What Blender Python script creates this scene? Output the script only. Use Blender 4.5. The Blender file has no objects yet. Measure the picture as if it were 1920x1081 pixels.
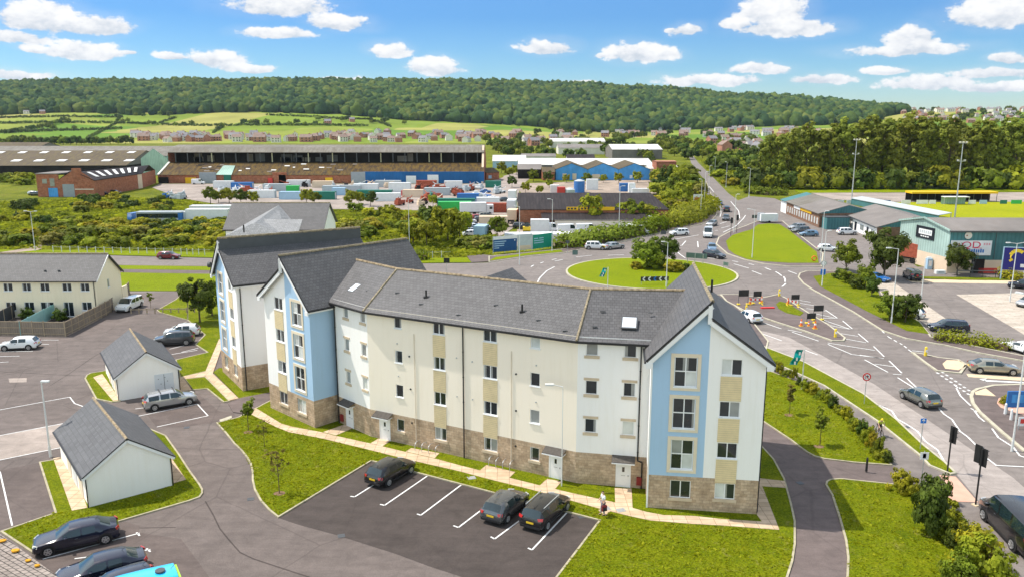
import bpy, bmesh, math, random
import numpy as np
from mathutils import Vector, Matrix
from mathutils import noise as mnoise
R = math.radians
rng = random.Random(7)
S = bpy.context.scene
COL = S.collection

CAM_H, PITCH, FPX, CPX, CPY = 25.8, R(11.8), 1500.0, 955.0, 540.5
cam_d = bpy.data.cameras.new("camera")
cam = bpy.data.objects.new("camera", cam_d)
COL.objects.link(cam)
cam.location = (0, 0, CAM_H)
cam.rotation_euler = (R(90) - PITCH, 0, 0)
cam_d.sensor_width = 36.0
cam_d.lens = FPX / 1920 * 36
cam_d.shift_x = (960 - CPX) / 1920
cam_d.clip_start = 0.5
cam_d.clip_end = 20000
S.camera = cam

SUN_DIR = Vector((6.6, -1.9, 0)).normalized()      # where the light travels
SUN_EL = R(60)
sun_vec = Vector((-SUN_DIR.x * math.cos(SUN_EL), -SUN_DIR.y * math.cos(SUN_EL), math.sin(SUN_EL)))
sd = bpy.data.lights.new("sun", "SUN")
sd.energy = 2.0
sd.angle = R(0.6)
sd.color = (1.0, 0.95, 0.87)
sun = bpy.data.objects.new("sun", sd)
COL.objects.link(sun)
sun.rotation_euler = (-sun_vec).to_track_quat('-Z', 'Y').to_euler()
S.view_settings.view_transform = 'Standard'
S.view_settings.look = 'None'
S.view_settings.gamma = 1
S.view_settings.exposure = 1.45


class NT:
    """tiny node-tree writer"""
    def __init__(s, tree):
        s.t = tree; s.n = tree.nodes; s.l = tree.links
    def new(s, typ, **kw):
        nd = s.n.new(typ)
        for k, v in kw.items():
            setattr(nd, k, v)
        return nd
    def put(s, sock, val):
        if hasattr(val, 'is_output') or isinstance(val, bpy.types.NodeSocket):
            s.l.new(val, sock)
        elif val is not None:
            try:
                sock.default_value = val
            except Exception:
                sock.default_value = (*val, 1.0)
    def math(s, op, a, b=None, c=None, clamp=False):
        nd = s.new('ShaderNodeMath', operation=op, use_clamp=clamp)
        s.put(nd.inputs[0], a)
        if b is not None: s.put(nd.inputs[1], b)
        if c is not None: s.put(nd.inputs[2], c)
        return nd.outputs[0]
    def mix(s, fac, a, b, mode='MIX'):
        nd = s.new('ShaderNodeMix', data_type='RGBA', blend_type=mode)
        s.put(nd.inputs[0], fac); s.put(nd.inputs[6], a); s.put(nd.inputs[7], b)
        return nd.outputs[2]
    def ramp(s, fac, stops):
        nd = s.new('ShaderNodeValToRGB')
        el = nd.color_ramp.elements
        while len(el) < len(stops): el.new(0.5)
        for e, (p, c) in zip(el, stops):
            e.position = p
            e.color = (*c, 1) if hasattr(c, '__len__') else (c, c, c, 1)
        s.put(nd.inputs[0], fac)
        return nd.outputs[0]
    def mapr(s, v, a, b, c=0.0, d=1.0):
        nd = s.new('ShaderNodeMapRange'); nd.interpolation_type = 'SMOOTHSTEP'
        for i, x in enumerate((v, a, b, c, d)): s.put(nd.inputs[i], x)
        return nd.outputs[0]
    def noise(s, vec, scale, detail=4, rough=.55, dist=0.0):
        nd = s.new('ShaderNodeTexNoise')
        s.put(nd.inputs['Vector'], vec)
        nd.inputs['Scale'].default_value = scale
        nd.inputs['Detail'].default_value = detail
        nd.inputs['Roughness'].default_value = rough
        nd.inputs['Distortion'].default_value = dist
        return nd.outputs[0]


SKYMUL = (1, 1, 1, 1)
LOWSKY = [(0.03, (.235, .295, .34)), (.12, (.165, .255, .34)), (.24, (.118, .215, .33)), (.40, (.16, .26, .36)), (.80, (1.62, 1.10, .70))]  # last stop warms the unseen high sky to neutralise the ambient light
def sky_world():
    w = bpy.data.worlds.new("World"); S.world = w; w.use_nodes = True
    t = NT(w.node_tree); t.n.clear()
    out = t.new('ShaderNodeOutputWorld'); bg = t.new('ShaderNodeBackground')
    bg.inputs[1].default_value = 0.15
    t.l.new(bg.outputs[0], out.inputs[0])
    sky = t.new('ShaderNodeTexSky', sky_type='NISHITA')
    sky.sun_disc = False
    sky.sun_elevation = SUN_EL
    sky.sun_rotation = math.atan2(sun_vec.x, sun_vec.y)
    sky.altitude = 50; sky.air_density = 1.0; sky.dust_density = 0.25; sky.ozone_density = 2.5
    geo = t.new('ShaderNodeTexCoord')
    vec = geo.outputs['Generated']
    nz = t.new('ShaderNodeTexNoise'); t.l.new(vec, nz.inputs['Vector'])
    nz.inputs['Scale'].default_value = 28; nz.inputs['Detail'].default_value = 5
    sep = t.new('ShaderNodeSeparateXYZ'); t.l.new(vec, sep.inputs[0])
    az = t.math('ARCTAN2', sep.outputs[0], sep.outputs[1])
    el = t.math('ARCSINE', sep.outputs[2])
    sc = t.new('ShaderNodeSeparateColor'); t.l.new(nz.outputs[1], sc.inputs[0])
    az = t.math('ADD', az, t.math('MULTIPLY', t.math('SUBTRACT', sc.outputs[0], .5), .022))
    el = t.math('ADD', el, t.math('MULTIPLY', t.math('SUBTRACT', sc.outputs[1], .5), .012))
    clouds = []
    for (cx, cy, rx, ry) in [(80, 38, 90, 40), (180, 50, 85, 26), (15, 70, 80, 18), (62, 90, 30, 10),
                             (160, 98, 78, 24), (235, 100, 22, 7), (25, 142, 75, 12), (325, 108, 40, 13), (400, 115, 70, 25), (465, 130, 70, 14),
                             (530, 12, 125, 36), (635, 44, 78, 25), (520, 64, 85, 17), (735, 97, 48, 20), (818, 130, 68, 27),
                             (1025, 92, 70, 19), (1205, 103, 88, 28), (1130, 106, 14, 7), (1290, 58, 38, 20), (1260, 55, 16, 7),
                             (1448, 28, 80, 46), (1470, 55, 120, 26), (1380, 48, 46, 15), (1710, 74, 60, 34), (1705, 95, 130, 17), (1880, 30, 125, 40),
                             (1540, 150, 75, 16), (1655, 134, 48, 11), (1345, 152, 120, 16), (1430, 132, 72, 18),
                             (1750, 158, 110, 22), (1850, 138, 85, 14), (1895, 112, 40, 15), (1860, 165, 100, 14), (640, 150, 60, 7), (1085, 153, 50, 6)]:
        u = (cx - CPX) / FPX; v = -(cy - CPY) / FPX
        c, s_ = math.cos(PITCH), math.sin(PITCH)
        d = Vector((u, c + v * s_, -s_ + v * c)).normalized()
        clouds.append((math.atan2(d.x, d.y), math.asin(d.z), rx / FPX, ry / FPX))
    cr = random.Random(5)
    for k in range(16):
        a = cr.choice([cr.uniform(-2.9, -.72), cr.uniform(.72, 2.9)])
        clouds.append((a, cr.uniform(.08, .5), cr.uniform(.05, .13), cr.uniform(.015, .04)))
    dens = None; shade = None
    for (a0, e0, rx, ry) in clouds:
        u = t.math('MULTIPLY', t.math('SUBTRACT', az, a0), 1 / rx)
        v = t.math('MULTIPLY', t.math('SUBTRACT', el, e0), 1 / ry)
        vlo = t.math('MULTIPLY', t.math('MINIMUM', v, 0), 1.5)
        v2 = t.math('ADD', t.math('MAXIMUM', v, 0), vlo)
        r2 = t.math('ADD', t.math('MULTIPLY', u, u), t.math('MULTIPLY', v2, v2))
        f = t.math('SUBTRACT', 1, t.math('SQRT', r2))
        sh = t.math('MULTIPLY', t.math('MAXIMUM', f, 0), v)
        dens = f if dens is None else t.math('SMOOTH_MAX', dens, f, .12)
        shade = sh if shade is None else t.math('ADD', shade, sh)
    mp = t.new('ShaderNodeMapping'); t.l.new(vec, mp.inputs[0]); mp.inputs['Scale'].default_value = (1, 1, 1.7)
    n1 = t.noise(mp.outputs[0], 26, 10, .64)
    n2 = t.noise(mp.outputs[0], 9, 3, .5); n3 = t.noise(mp.outputs[0], 75, 6, .6)
    d2 = t.math('ADD', dens, t.math('MULTIPLY', t.math('SUBTRACT', n1, .5), 1.25))
    d2 = t.math('ADD', d2, t.math('MULTIPLY', t.math('SUBTRACT', n2, .5), .35))
    d2 = t.math('ADD', d2, t.math('MULTIPLY', t.math('SUBTRACT', n3, .5), .55))
    mask = t.mapr(d2, .18, .42)
    soft = t.mapr(t.math('ADD', dens, t.math('MULTIPLY', t.math('SUBTRACT', n2, .5), 1.6)), -.25, .5, 0, .15)
    mask = t.math('MAXIMUM', mask, soft)
    lum = t.math('ADD', t.math('MULTIPLY', shade, .9), t.math('ADD', t.math('MULTIPLY', t.math('SUBTRACT', n1, .5), 1.3), t.math('MULTIPLY', t.math('SUBTRACT', n3, .5), 1.0)))
    colr = t.ramp(t.math('ADD', lum, .5, clamp=True), [(.2, (1.6, 1.75, 1.95)), (.5, (2.15, 2.2, 2.3)), (.75, (2.5, 2.5, 2.5))])
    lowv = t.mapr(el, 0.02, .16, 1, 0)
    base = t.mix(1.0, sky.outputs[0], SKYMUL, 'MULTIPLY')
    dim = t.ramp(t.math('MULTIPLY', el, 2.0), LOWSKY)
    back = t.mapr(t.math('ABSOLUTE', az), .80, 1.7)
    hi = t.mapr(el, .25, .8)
    dim = t.mix(t.math('MULTIPLY', back, t.math('SUBTRACT', 1, hi)), dim, (1.05, .90, .68, 1))  # unseen low sky behind the camera, brightened and warmed to light shaded walls
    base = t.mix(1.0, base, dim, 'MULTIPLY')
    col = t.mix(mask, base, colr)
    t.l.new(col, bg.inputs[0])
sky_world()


_c, _s = math.cos(PITCH), math.sin(PITCH)
def ray(px, py):
    u = (px - CPX) / FPX; v = -(py - CPY) / FPX
    return (u, _c + v * _s, -_s + v * _c)
def P(px, py, z=0.0):
    d = ray(px, py); t = (z - CAM_H) / d[2]
    return Vector((d[0] * t, d[1] * t, z))
def PY(px, py, Y):
    d = ray(px, py)
    return Vector((Y * d[0] / d[1], Y, CAM_H + Y * d[2] / d[1]))
def G(pts, z=0.0):
    return [P(x, y) + Vector((0, 0, z)) for x, y in pts]
def on_wall(a, b, px, py):
    """metres along wall a->b and height where the pixel's ray meets the wall"""
    L = math.hypot(b.x - a.x, b.y - a.y); tx, ty = (b.x - a.x) / L, (b.y - a.y) / L
    d = ray(px, py); det = -d[0] * ty + tx * d[1]
    k = (-a.x * ty + tx * a.y) / det
    return (d[0] * k - a.x) * tx + (d[1] * k - a.y) * ty, CAM_H + d[2] * k


class MB:
    def __init__(s): s.v = []; s.f = []; s.mi = []
    def add(s, pts, m=0):
        b = len(s.v); s.v += [Vector(p) for p in pts]; s.f.append(tuple(range(b, b + len(pts)))); s.mi.append(m)
        return s
    def prism(s, poly, z0, z1, m=0, mtop=None, bottom=False):
        """poly: list of (x,y[,z]); made counter-clockwise"""
        P2 = [(p[0], p[1]) for p in poly]
        ar = sum(P2[i][0] * P2[(i + 1) % len(P2)][1] - P2[(i + 1) % len(P2)][0] * P2[i][1] for i in range(len(P2)))
        if ar < 0: P2 = P2[::-1]
        n = len(P2)
        for i in range(n):
            a, b = P2[i], P2[(i + 1) % n]
            s.add([(a[0], a[1], z0), (b[0], b[1], z0), (b[0], b[1], z1), (a[0], a[1], z1)], m)
        s.add([(x, y, z1) for x, y in P2], m if mtop is None else mtop)
        if bottom: s.add([(x, y, z0) for x, y in P2[::-1]], m)
        return s
    def box(s, c, size, rz=0.0, m=0):
        """c = centre of the base"""
        hx, hy = size[0] / 2, size[1] / 2; cs, sn = math.cos(rz), math.sin(rz)
        q = [(c[0] + x * cs - y * sn, c[1] + x * sn + y * cs) for x, y in ((-hx, -hy), (hx, -hy), (hx, hy), (-hx, hy))]
        return s.prism(q, c[2], c[2] + size[2], m, bottom=True)
    def bar(s, a, b, w, h, m=0):
        """square-ish bar between two points"""
        a, b = Vector(a), Vector(b); d = (b - a)
        if d.length < 1e-6: return s
        d.normalize(); up = Vector((0, 0, 1)) if abs(d.z) < .95 else Vector((0, 1, 0))
        r = d.cross(up).normalized(); u = r.cross(d)
        r *= w / 2; u *= h / 2
        A = [a - r - u, a + r - u, a + r + u, a - r + u]; B = [p + (b - a) for p in A]
        for i in range(4):
            j = (i + 1) % 4; s.add([A[j], A[i], B[i], B[j]], m)
        s.add(A, m); s.add(B[::-1], m)
        return s
    def tube(s, a, b, r0, r1=None, n=8, m=0, cap=True):
        a, b = Vector(a), Vector(b); r1 = r0 if r1 is None else r1
        d = (b - a).normalized(); up = Vector((0, 0, 1)) if abs(d.z) < .95 else Vector((1, 0, 0))
        x = d.cross(up).normalized(); y = d.cross(x)
        A = [a + (x * math.cos(2 * math.pi * i / n) + y * math.sin(2 * math.pi * i / n)) * r0 for i in range(n)]
        B = [b + (x * math.cos(2 * math.pi * i / n) + y * math.sin(2 * math.pi * i / n)) * r1 for i in range(n)]
        for i in range(n):
            j = (i + 1) % n; s.add([A[i], A[j], B[j], B[i]], m)
        if cap: s.add(A[::-1], m); s.add(B, m)
        return s
    def slab(s, quad, th, m=0, mside=None):
        """quad (ccw from outside) pushed down along its normal by th"""
        q = [Vector(p) for p in quad]
        n = (q[1] - q[0]).cross(q[-1] - q[0]).normalized()
        lo = [p - n * th for p in q]; k = len(q)
        s.add(q, m); s.add(lo[::-1], m if mside is None else mside)
        for i in range(k):
            j = (i + 1) % k; s.add([q[j], q[i], lo[i], lo[j]], m if mside is None else mside)
        return s
    def build(s, name, mats, parent=None, world=True, smooth=False, loc=None, weld=False):
        """world=True: vertices are world coordinates and are moved to the parent's frame"""
        if not isinstance(mats, (list, tuple)): mats = [mats]
        off = Vector((0, 0, 0))
        if parent is not None and world:
            p = parent
            while p is not None: off += p.location; p = p.parent
        me = bpy.data.meshes.new(name)
        me.from_pydata([tuple(v - off) for v in s.v], [], s.f)
        uv = me.uv_layers.new(name="UVMap")
        li = 0; data = []
        for f in s.f:
            a = s.v[f[0]]; n = Vector((0, 0, 0))
            for i in range(len(f)):
                p, q = s.v[f[i]], s.v[f[(i + 1) % len(f)]]
                n += Vector(((p.y - q.y) * (p.z + q.z), (p.z - q.z) * (p.x + q.x), (p.x - q.x) * (p.y + q.y)))
            if n.length < 1e-12: n = Vector((0, 0, 1))
            n.normalize()
            t = Vector((0, 0, 1)).cross(n)
            if t.length < .05: t = Vector((1, 0, 0))
            t.normalize(); b = n.cross(t)
            for i in f:
                data += [s.v[i].dot(t), s.v[i].dot(b)]
        uv.data.foreach_set('uv', data)
        for m in mats: me.materials.append(m)
        if len(mats) > 1: me.polygons.foreach_set('material_index', s.mi)
        if weld:
            bm = bmesh.new(); bm.from_mesh(me); bmesh.ops.remove_doubles(bm, verts=bm.verts, dist=1e-4)
            bm.to_mesh(me); bm.free()
        if smooth:
            me.polygons.foreach_set('use_smooth', [True] * len(me.polygons))
            if smooth is not True: me.set_sharp_from_angle(angle=R(smooth))
        me.update()
        o = bpy.data.objects.new(name, me); COL.objects.link(o)
        if parent is not None: o.parent = parent
        if loc is not None: o.location = loc
        return o

def thing(name, label, cat, loc=(0, 0, 0), rz=0.0, group=None):
    o = bpy.data.objects.new(name, None); COL.objects.link(o)
    o.empty_display_size = .3; o.location = loc; o.rotation_euler = (0, 0, rz)
    o['label'] = label; o['category'] = cat
    if group: o['group'] = group
    return o
def tag(o, label=None, cat=None, group=None, kind=None):
    if label: o['label'] = label
    if cat: o['category'] = cat
    if group: o['group'] = group
    if kind: o['kind'] = kind
    return o
def structure(o): o['kind'] = 'structure'; return o
def kids(o): return [c for c in COL.objects if c.parent == o] if False else list(o.children)
def link_copy(src_tree, parent, loc=None, rz=None, scale=None):
    """src_tree = (object, [subtrees]) ; copies a thing with all its parts"""
    o, subs = src_tree
    c = o.copy(); COL.objects.link(c); c.parent = parent
    if loc is not None: c.location = loc
    if rz is not None: c.rotation_euler = (0, 0, rz)
    if scale is not None: c.scale = scale
    for s_ in subs: link_copy(s_, c)
    return c
def snapshot(o): return (o, [snapshot(c) for c in o.children])


def new_mat(name):
    m = bpy.data.materials.new(name); m.use_nodes = True
    t = NT(m.node_tree); t.n.clear()
    out = t.new('ShaderNodeOutputMaterial'); b = t.new('ShaderNodeBsdfPrincipled')
    t.l.new(b.outputs[0], out.inputs[0])
    return m, t, b, out
def pos(t): return t.new('ShaderNodeNewGeometry').outputs['Position']
def uvn(t): return t.new('ShaderNodeUVMap').outputs[0]
def setc(t, b, col, rough=.8, spec=.3, metal=0.0):
    t.put(b.inputs['Base Color'], col); t.put(b.inputs['Roughness'], rough)
    b.inputs['Specular IOR Level'].default_value = spec; b.inputs['Metallic'].default_value = metal
def bump(t, b, h, strength=.3, dist=.02):
    nd = t.new('ShaderNodeBump'); nd.inputs['Strength'].default_value = strength; nd.inputs['Distance'].default_value = dist
    t.put(nd.inputs['Height'], h); t.l.new(nd.outputs[0], b.inputs['Normal'])
_mc = {}
def flat(name, col, rough=.6, spec=.4, metal=0.0, var=.12, scale=1.2):
    """plain painted / moulded surface with a little real unevenness"""
    if name in _mc: return _mc[name]
    m, t, b, o = new_mat(name)
    n = t.noise(pos(t), scale, 5, .6)
    f = t.math('ADD', t.math('MULTIPLY', n, 2 * var), 1 - var)
    mul = t.mix(1.0, (*col, 1), t.ramp(n, [(.25, 1 - var), (.75, 1 + var * .6)]), 'MULTIPLY')
    setc(t, b, mul, rough, spec, metal)
    _mc[name] = m
    return m
def gloss(name, col, rough=.25, coat=.6, metal=0.0):
    if name in _mc: return _mc[name]
    m, t, b, o = new_mat(name)
    setc(t, b, (*col, 1), t.math('ADD', t.math('MULTIPLY', t.noise(pos(t), 3, 3), .12), rough - .05), .5, metal)
    b.inputs['Coat Weight'].default_value = coat; b.inputs['Coat IOR'].default_value = 1.45; b.inputs['Coat Roughness'].default_value = .06
    _mc[name] = m
    return m
def glass(name, col=(.012, .016, .018), rough=.06):
    """window glass over a dark interior: reflects, shows little inside"""
    if name in _mc: return _mc[name]
    m, t, b, o = new_mat(name)
    n = t.noise(pos(t), .9, 2)
    setc(t, b, t.mix(n, (*col, 1), tuple(c * 2.6 for c in col) + (1,)), rough, .6)
    b.inputs['Coat Weight'].default_value = .5; b.inputs['Coat IOR'].default_value = 1.5
    _mc[name] = m
    return m
def render_wall(name, col, dirt=.10):
    """painted render: weather streaks and faint blotches"""
    m, t, b, o = new_mat(name)
    p = pos(t)
    mp = t.new('ShaderNodeMapping'); t.l.new(p, mp.inputs[0]); mp.inputs['Scale'].default_value = (3, 3, .22)
    st = t.noise(mp.outputs[0], 1.4, 5, .6)
    bl = t.noise(p, .35, 4, .6)
    f = t.math('ADD', t.math('MULTIPLY', st, .6), t.math('MULTIPLY', bl, .4))
    c = t.mix(t.mapr(f, .46, .70, 0, .6), (*col, 1), tuple(x * (1 - dirt) * k for x, k in zip(col, (1, .985, .95))) + (1,))
    setc(t, b, c, .9, .15)
    bump(t, b, t.noise(p, 60, 3), .25, .004)
    return m
def brick_tex(t, vec, c1, c2, mortar, w, h, ms=.012, off=.5, bias=0.0):
    bt = t.new('ShaderNodeTexBrick'); t.put(bt.inputs['Vector'], vec)
    t.put(bt.inputs['Color1'], (*c1, 1)); t.put(bt.inputs['Color2'], (*c2, 1)); t.put(bt.inputs['Mortar'], (*mortar, 1))
    bt.inputs['Scale'].default_value = 1; bt.inputs['Brick Width'].default_value = w; bt.inputs['Row Height'].default_value = h
    bt.inputs['Mortar Size'].default_value = ms; bt.inputs['Mortar Smooth'].default_value = .3; bt.inputs['Bias'].default_value = bias
    bt.offset = off
    return bt
def brick_wall(name, c1, c2, mortar, w=.44, h=.21, ms=.014, var=.35, bs=.4):
    m, t, b, o = new_mat(name)
    bt = brick_tex(t, uvn(t), c1, c2, mortar, w, h, ms)
    n = t.noise(pos(t), 1.3, 5, .65); n2 = t.noise(pos(t), 7, 3)
    c = t.mix(1, bt.outputs[0], t.ramp(n, [(.3, 1 - var), (.7, 1.12)]), 'MULTIPLY')
    c = t.mix(1, c, t.ramp(n2, [(.25, .82), (.75, 1.15)]), 'MULTIPLY')
    setc(t, b, c, .92, .15)
    bump(t, b, t.math('SUBTRACT', 1, bt.outputs[1]), bs, .012)
    return m
def slate(name, col, w=.3, h=.22, moss=0.0, ms=.014, seam=.35):
    m, t, b, o = new_mat(name)
    c1 = tuple(x * .86 for x in col); c2 = tuple(x * 1.13 for x in col)
    bt = brick_tex(t, uvn(t), c1, c2, tuple(x * seam for x in col), w, h, ms)
    n = t.noise(pos(t), .5, 5, .6); n2 = t.noise(pos(t), 9, 2)
    c = t.mix(1, bt.outputs[0], t.ramp(n, [(.3, .91), (.7, 1.07)]), 'MULTIPLY')
    c = t.mix(1, c, t.ramp(n2, [(.3, .95), (.7, 1.05)]), 'MULTIPLY')
    if moss:
        c = t.mix(t.mapr(t.noise(pos(t), 1.1, 6, .7), .5, .7, 0, moss), c, (.12, .11, .05, 1))
    setc(t, b, c, .62, .35)
    bump(t, b, t.math('SUBTRACT', 1, bt.outputs[1]), .5, .012)
    return m
def boards(name, col, pitch=.15):
    """horizontal lapped cladding"""
    m, t, b, o = new_mat(name)
    sp = t.new('ShaderNodeSeparateXYZ'); t.l.new(pos(t), sp.inputs[0])
    fr = t.math('FRACT', t.math('MULTIPLY', sp.outputs[2], 1 / pitch))
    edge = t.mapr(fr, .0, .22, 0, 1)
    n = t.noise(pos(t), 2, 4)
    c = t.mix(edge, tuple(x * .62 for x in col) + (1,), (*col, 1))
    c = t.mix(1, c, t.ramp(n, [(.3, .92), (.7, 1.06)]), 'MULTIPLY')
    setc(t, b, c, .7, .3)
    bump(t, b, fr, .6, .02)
    return m
def corrugated(name, col, pitch=.3, rust=0.0, rustcol=(.16, .10, .06), big=.25, vertical=True):
    """profiled sheet, ribs run up the slope / wall"""
    m, t, b, o = new_mat(name)
    sp = t.new('ShaderNodeSeparateXYZ'); t.l.new(uvn(t), sp.inputs[0])
    w = t.math('SINE', t.math('MULTIPLY', sp.outputs[0], 6.283 / pitch))
    mp = t.new('ShaderNodeMapping'); t.l.new(uvn(t), mp.inputs[0]); mp.inputs['Scale'].default_value = (1.0, .25, 1)
    st = t.noise(mp.outputs[0], .8, 6, .7)
    n = t.noise(pos(t), big, 5, .65)
    c = t.mix(1, (*col, 1), t.ramp(n, [(.25, .65), (.75, 1.25)]), 'MULTIPLY')
    c = t.mix(t.mapr(st, .5 - rust * .25, .72 - rust * .2, 0, min(1, rust * 1.6)), c, (*rustcol, 1))
    c = t.mix(t.math('MULTIPLY', t.mapr(w, -.9, -.2, 1, 0), .35), c, tuple(x * .5 for x in col) + (1,))
    setc(t, b, c, .75, .25)
    bump(t, b, w, .5, .03)
    return m
def asphalt(name, col, patch=.25, grain=1.0, crack=.35, tint=(1.06, 1.0, .97)):
    m, t, b, o = new_mat(name)
    p = pos(t)
    n1 = t.noise(p, .10, 5, .6); n2 = t.noise(p, .9, 6, .65, .6); n3 = t.noise(p, 14, 4, .7)
    mp = t.new('ShaderNodeMapping'); t.l.new(p, mp.inputs[0]); mp.inputs['Rotation'].default_value = (0, 0, .55); mp.inputs['Scale'].default_value = (.25, 1.6, 1)
    n4 = t.noise(mp.outputs[0], .8, 5, .7)
    c = t.mix(1, (*col, 1), t.ramp(n1, [(.3, 1 - patch), (.7, 1 + patch)]), 'MULTIPLY')
    c = t.mix(1, c, t.ramp(n2, [(.2, .72), (.55, 1.0), (.85, 1.2)]), 'MULTIPLY')
    c = t.mix(1, c, t.ramp(n4, [(.25, .8), (.6, 1.04), (.9, 1.15)]), 'MULTIPLY')
    c = t.mix(1, c, t.ramp(n3, [(.25, 1 - .25 * grain), (.75, 1 + .25 * grain)]), 'MULTIPLY')
    vo = t.new('ShaderNodeTexVoronoi', feature='DISTANCE_TO_EDGE')
    ns = t.new('ShaderNodeTexNoise'); t.l.new(p, ns.inputs['Vector']); ns.inputs['Scale'].default_value = .8; ns.inputs['Detail'].default_value = 6
    mx = t.mix(.82, ns.outputs[1], p)
    t.l.new(mx, vo.inputs['Vector']); vo.inputs['Scale'].default_value = .12
    cr = t.mapr(vo.outputs[0], .0, .009, crack, 0)
    c = t.mix(cr, c, tuple(x * .35 for x in col) + (1,))
    c = t.mix(1, c, (*tint, 1), 'MULTIPLY')
    setc(t, b, c, .88, .25)
    bump(t, b, n3, .3, .01)
    return m
def grass_mat(name, c_lo, c_mid, c_hi, s1=.35, s2=2.2, dry=(.22, .19, .07), dryamt=.35, bstr=.9, tuft=3.0):
    m, t, b, o = new_mat(name)
    p = pos(t)
    n1 = t.noise(p, s1, 6, .65, .4); n2 = t.noise(p, s2, 5, .7, 1.2); n3 = t.noise(p, tuft * 3, 4, .75)
    f = t.math('ADD', t.math('MULTIPLY', n1, .45), t.math('ADD', t.math('MULTIPLY', n2, .35), t.math('MULTIPLY', n3, .2)))
    c = t.ramp(f, [(.36, c_lo), (.5, c_mid), (.64, c_hi)])
    nd = t.noise(p, s1 * 1.7, 6, .7, .8)
    c = t.mix(t.mapr(nd, .56, .74, 0, dryamt), c, (*dry, 1))
    c = t.mix(1, c, t.ramp(n3, [(.32, .52), (.68, 1.38)]), 'MULTIPLY')
    setc(t, b, c, .95, .1)
    b.inputs['Sheen Weight'].default_value = .0
    bump(t, b, t.math('ADD', n2, t.math('MULTIPLY', n3, .8)), bstr, .12)
    return m
def leaf_mat(name, col, var=.35, trans=.25, hue=0.02):
    m, t, b, o = new_mat(name)
    at = t.new('ShaderNodeAttribute', attribute_name='tint')
    oi = t.new('ShaderNodeObjectInfo')
    hs = t.new('ShaderNodeHueSaturation')
    t.put(hs.inputs['Hue'], t.math('ADD', .5 - hue / 2, t.math('MULTIPLY', oi.outputs['Random'], hue)))
    t.put(hs.inputs['Value'], t.math('ADD', .85, t.math('MULTIPLY', oi.outputs['Random'], .3)))
    t.put(hs.inputs['Color'], t.mix(at.outputs[2], tuple(c * (1 - var) for c in col) + (1,), tuple(c * (1 + var * k) for c, k in zip(col, (1.5, 1.1, .6))) + (1,)))
    setc(t, b, hs.outputs[0], .75, .25)
    tr = t.new('ShaderNodeBsdfTranslucent'); t.l.new(hs.outputs[0], tr.inputs[0])
    ms = t.new('ShaderNodeMixShader'); ms.inputs[0].default_value = trans
    t.l.new(b.outputs[0], ms.inputs[1]); t.l.new(tr.outputs[0], ms.inputs[2]); t.l.new(ms.outputs[0], o.inputs[0])
    return m

M = {}
M['white'] = render_wall('white_render', (.86, .84, .82), .07)
M['cream'] = render_wall('cream_render', (.88, .79, .67), .06)
M['cream2'] = render_wall('warm_cream_render', (.86, .76, .57), .08)
M['blue'] = render_wall('pale_blue_render', (.38, .54, .72), .07)
M['stone'] = brick_wall('split_stone', (.46, .33, .22), (.58, .44, .31), (.36, .26, .18), .44, .21, .012)
M['slate'] = slate('grey_roof_tiles', (.094, .092, .094), .33, .29)
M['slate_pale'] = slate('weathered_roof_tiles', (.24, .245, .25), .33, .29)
M['slate_far'] = slate('distant_roof_tiles', (.16, .16, .17), .6, .45)
M['ridge'] = flat('mossy_ridge_tile', (.30, .25, .17), .9, .1, var=.6, scale=5)
M['ridge_o'] = flat('lichen_ridge_tile', (.33, .26, .17), .9, .1, var=.65, scale=4)
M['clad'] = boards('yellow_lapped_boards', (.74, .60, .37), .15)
M['upvc'] = flat('white_upvc', (.80, .80, .80), .35, .5, var=.03)
M['sill'] = flat('cast_stone_sill', (.58, .47, .34), .9, .15, var=.2)
M['surround'] = flat('sand_render_band', (.72, .62, .48), .9, .15, var=.1)
M['black'] = flat('black_plastic', (.02, .02, .022), .45, .4, var=.2)
M['darkgrey'] = flat('dark_grey_metal', (.07, .075, .08), .5, .4, var=.2)
M['glass'] = glass('window_glass')
M['curtain'] = flat('net_curtain', (.42, .43, .42), .9, .1, var=.2, scale=3)
M['skyglass'] = gloss('skylight_glass', (.62, .66, .70), .12, .8)
M['doorw'] = flat('white_door', (.82, .82, .82), .35, .5, var=.03)
M['galv'] = flat('galvanised_steel', (.46, .48, .49), .45, .5, .5, var=.15)
M['paleposts'] = flat('pale_grey_post', (.62, .63, .62), .5, .4, .2, var=.12)
M['kerb'] = flat('concrete_kerb', (.40, .36, .25), .95, .1, var=.35, scale=1.5)
M['kerbw'] = flat('pale_concrete_kerb', (.46, .43, .33), .95, .1, var=.25, scale=1.5)
M['paint'] = flat('road_paint', (.72, .72, .70), .8, .2, var=.3, scale=3)
M['paint_y'] = flat('yellow_road_paint', (.62, .50, .22), .8, .2, var=.35, scale=3)
M['asph'] = asphalt('car_park_asphalt', (.136, .119, .111), .16)
M['asph_dark'] = asphalt('fresh_dark_asphalt', (.064, .055, .051), .12, .9, .1)
M['asph_mid'] = asphalt('bay_asphalt', (.115, .097, .090), .2, .8, .2)
M['road'] = asphalt('road_asphalt', (.182, .168, .158), .12, .7, .3)
M['road_pale'] = asphalt('worn_pale_road', (.31, .288, .27), .10, .6, .25)
M['path'] = asphalt('footpath_asphalt', (.135, .113, .108), .15, .7, .2)
M['yard'] = asphalt('yard_hardstanding', (.30, .268, .24), .3, .8, .2)
M['gravel'] = asphalt('gravel_yard', (.30, .25, .20), .35, 1.0, .1)
M['lawn'] = grass_mat('lawn_grass', (.075, .115, .001), (.140, .172, .002), (.205, .215, .006), .5, 2.6, (.27, .22, .09), .6)
M['field'] = grass_mat('mown_field_grass', (.130, .175, .001), (.165, .210, .001), (.200, .230, .002), .08, .8, (.22, .20, .02), .3, .4)
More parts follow.
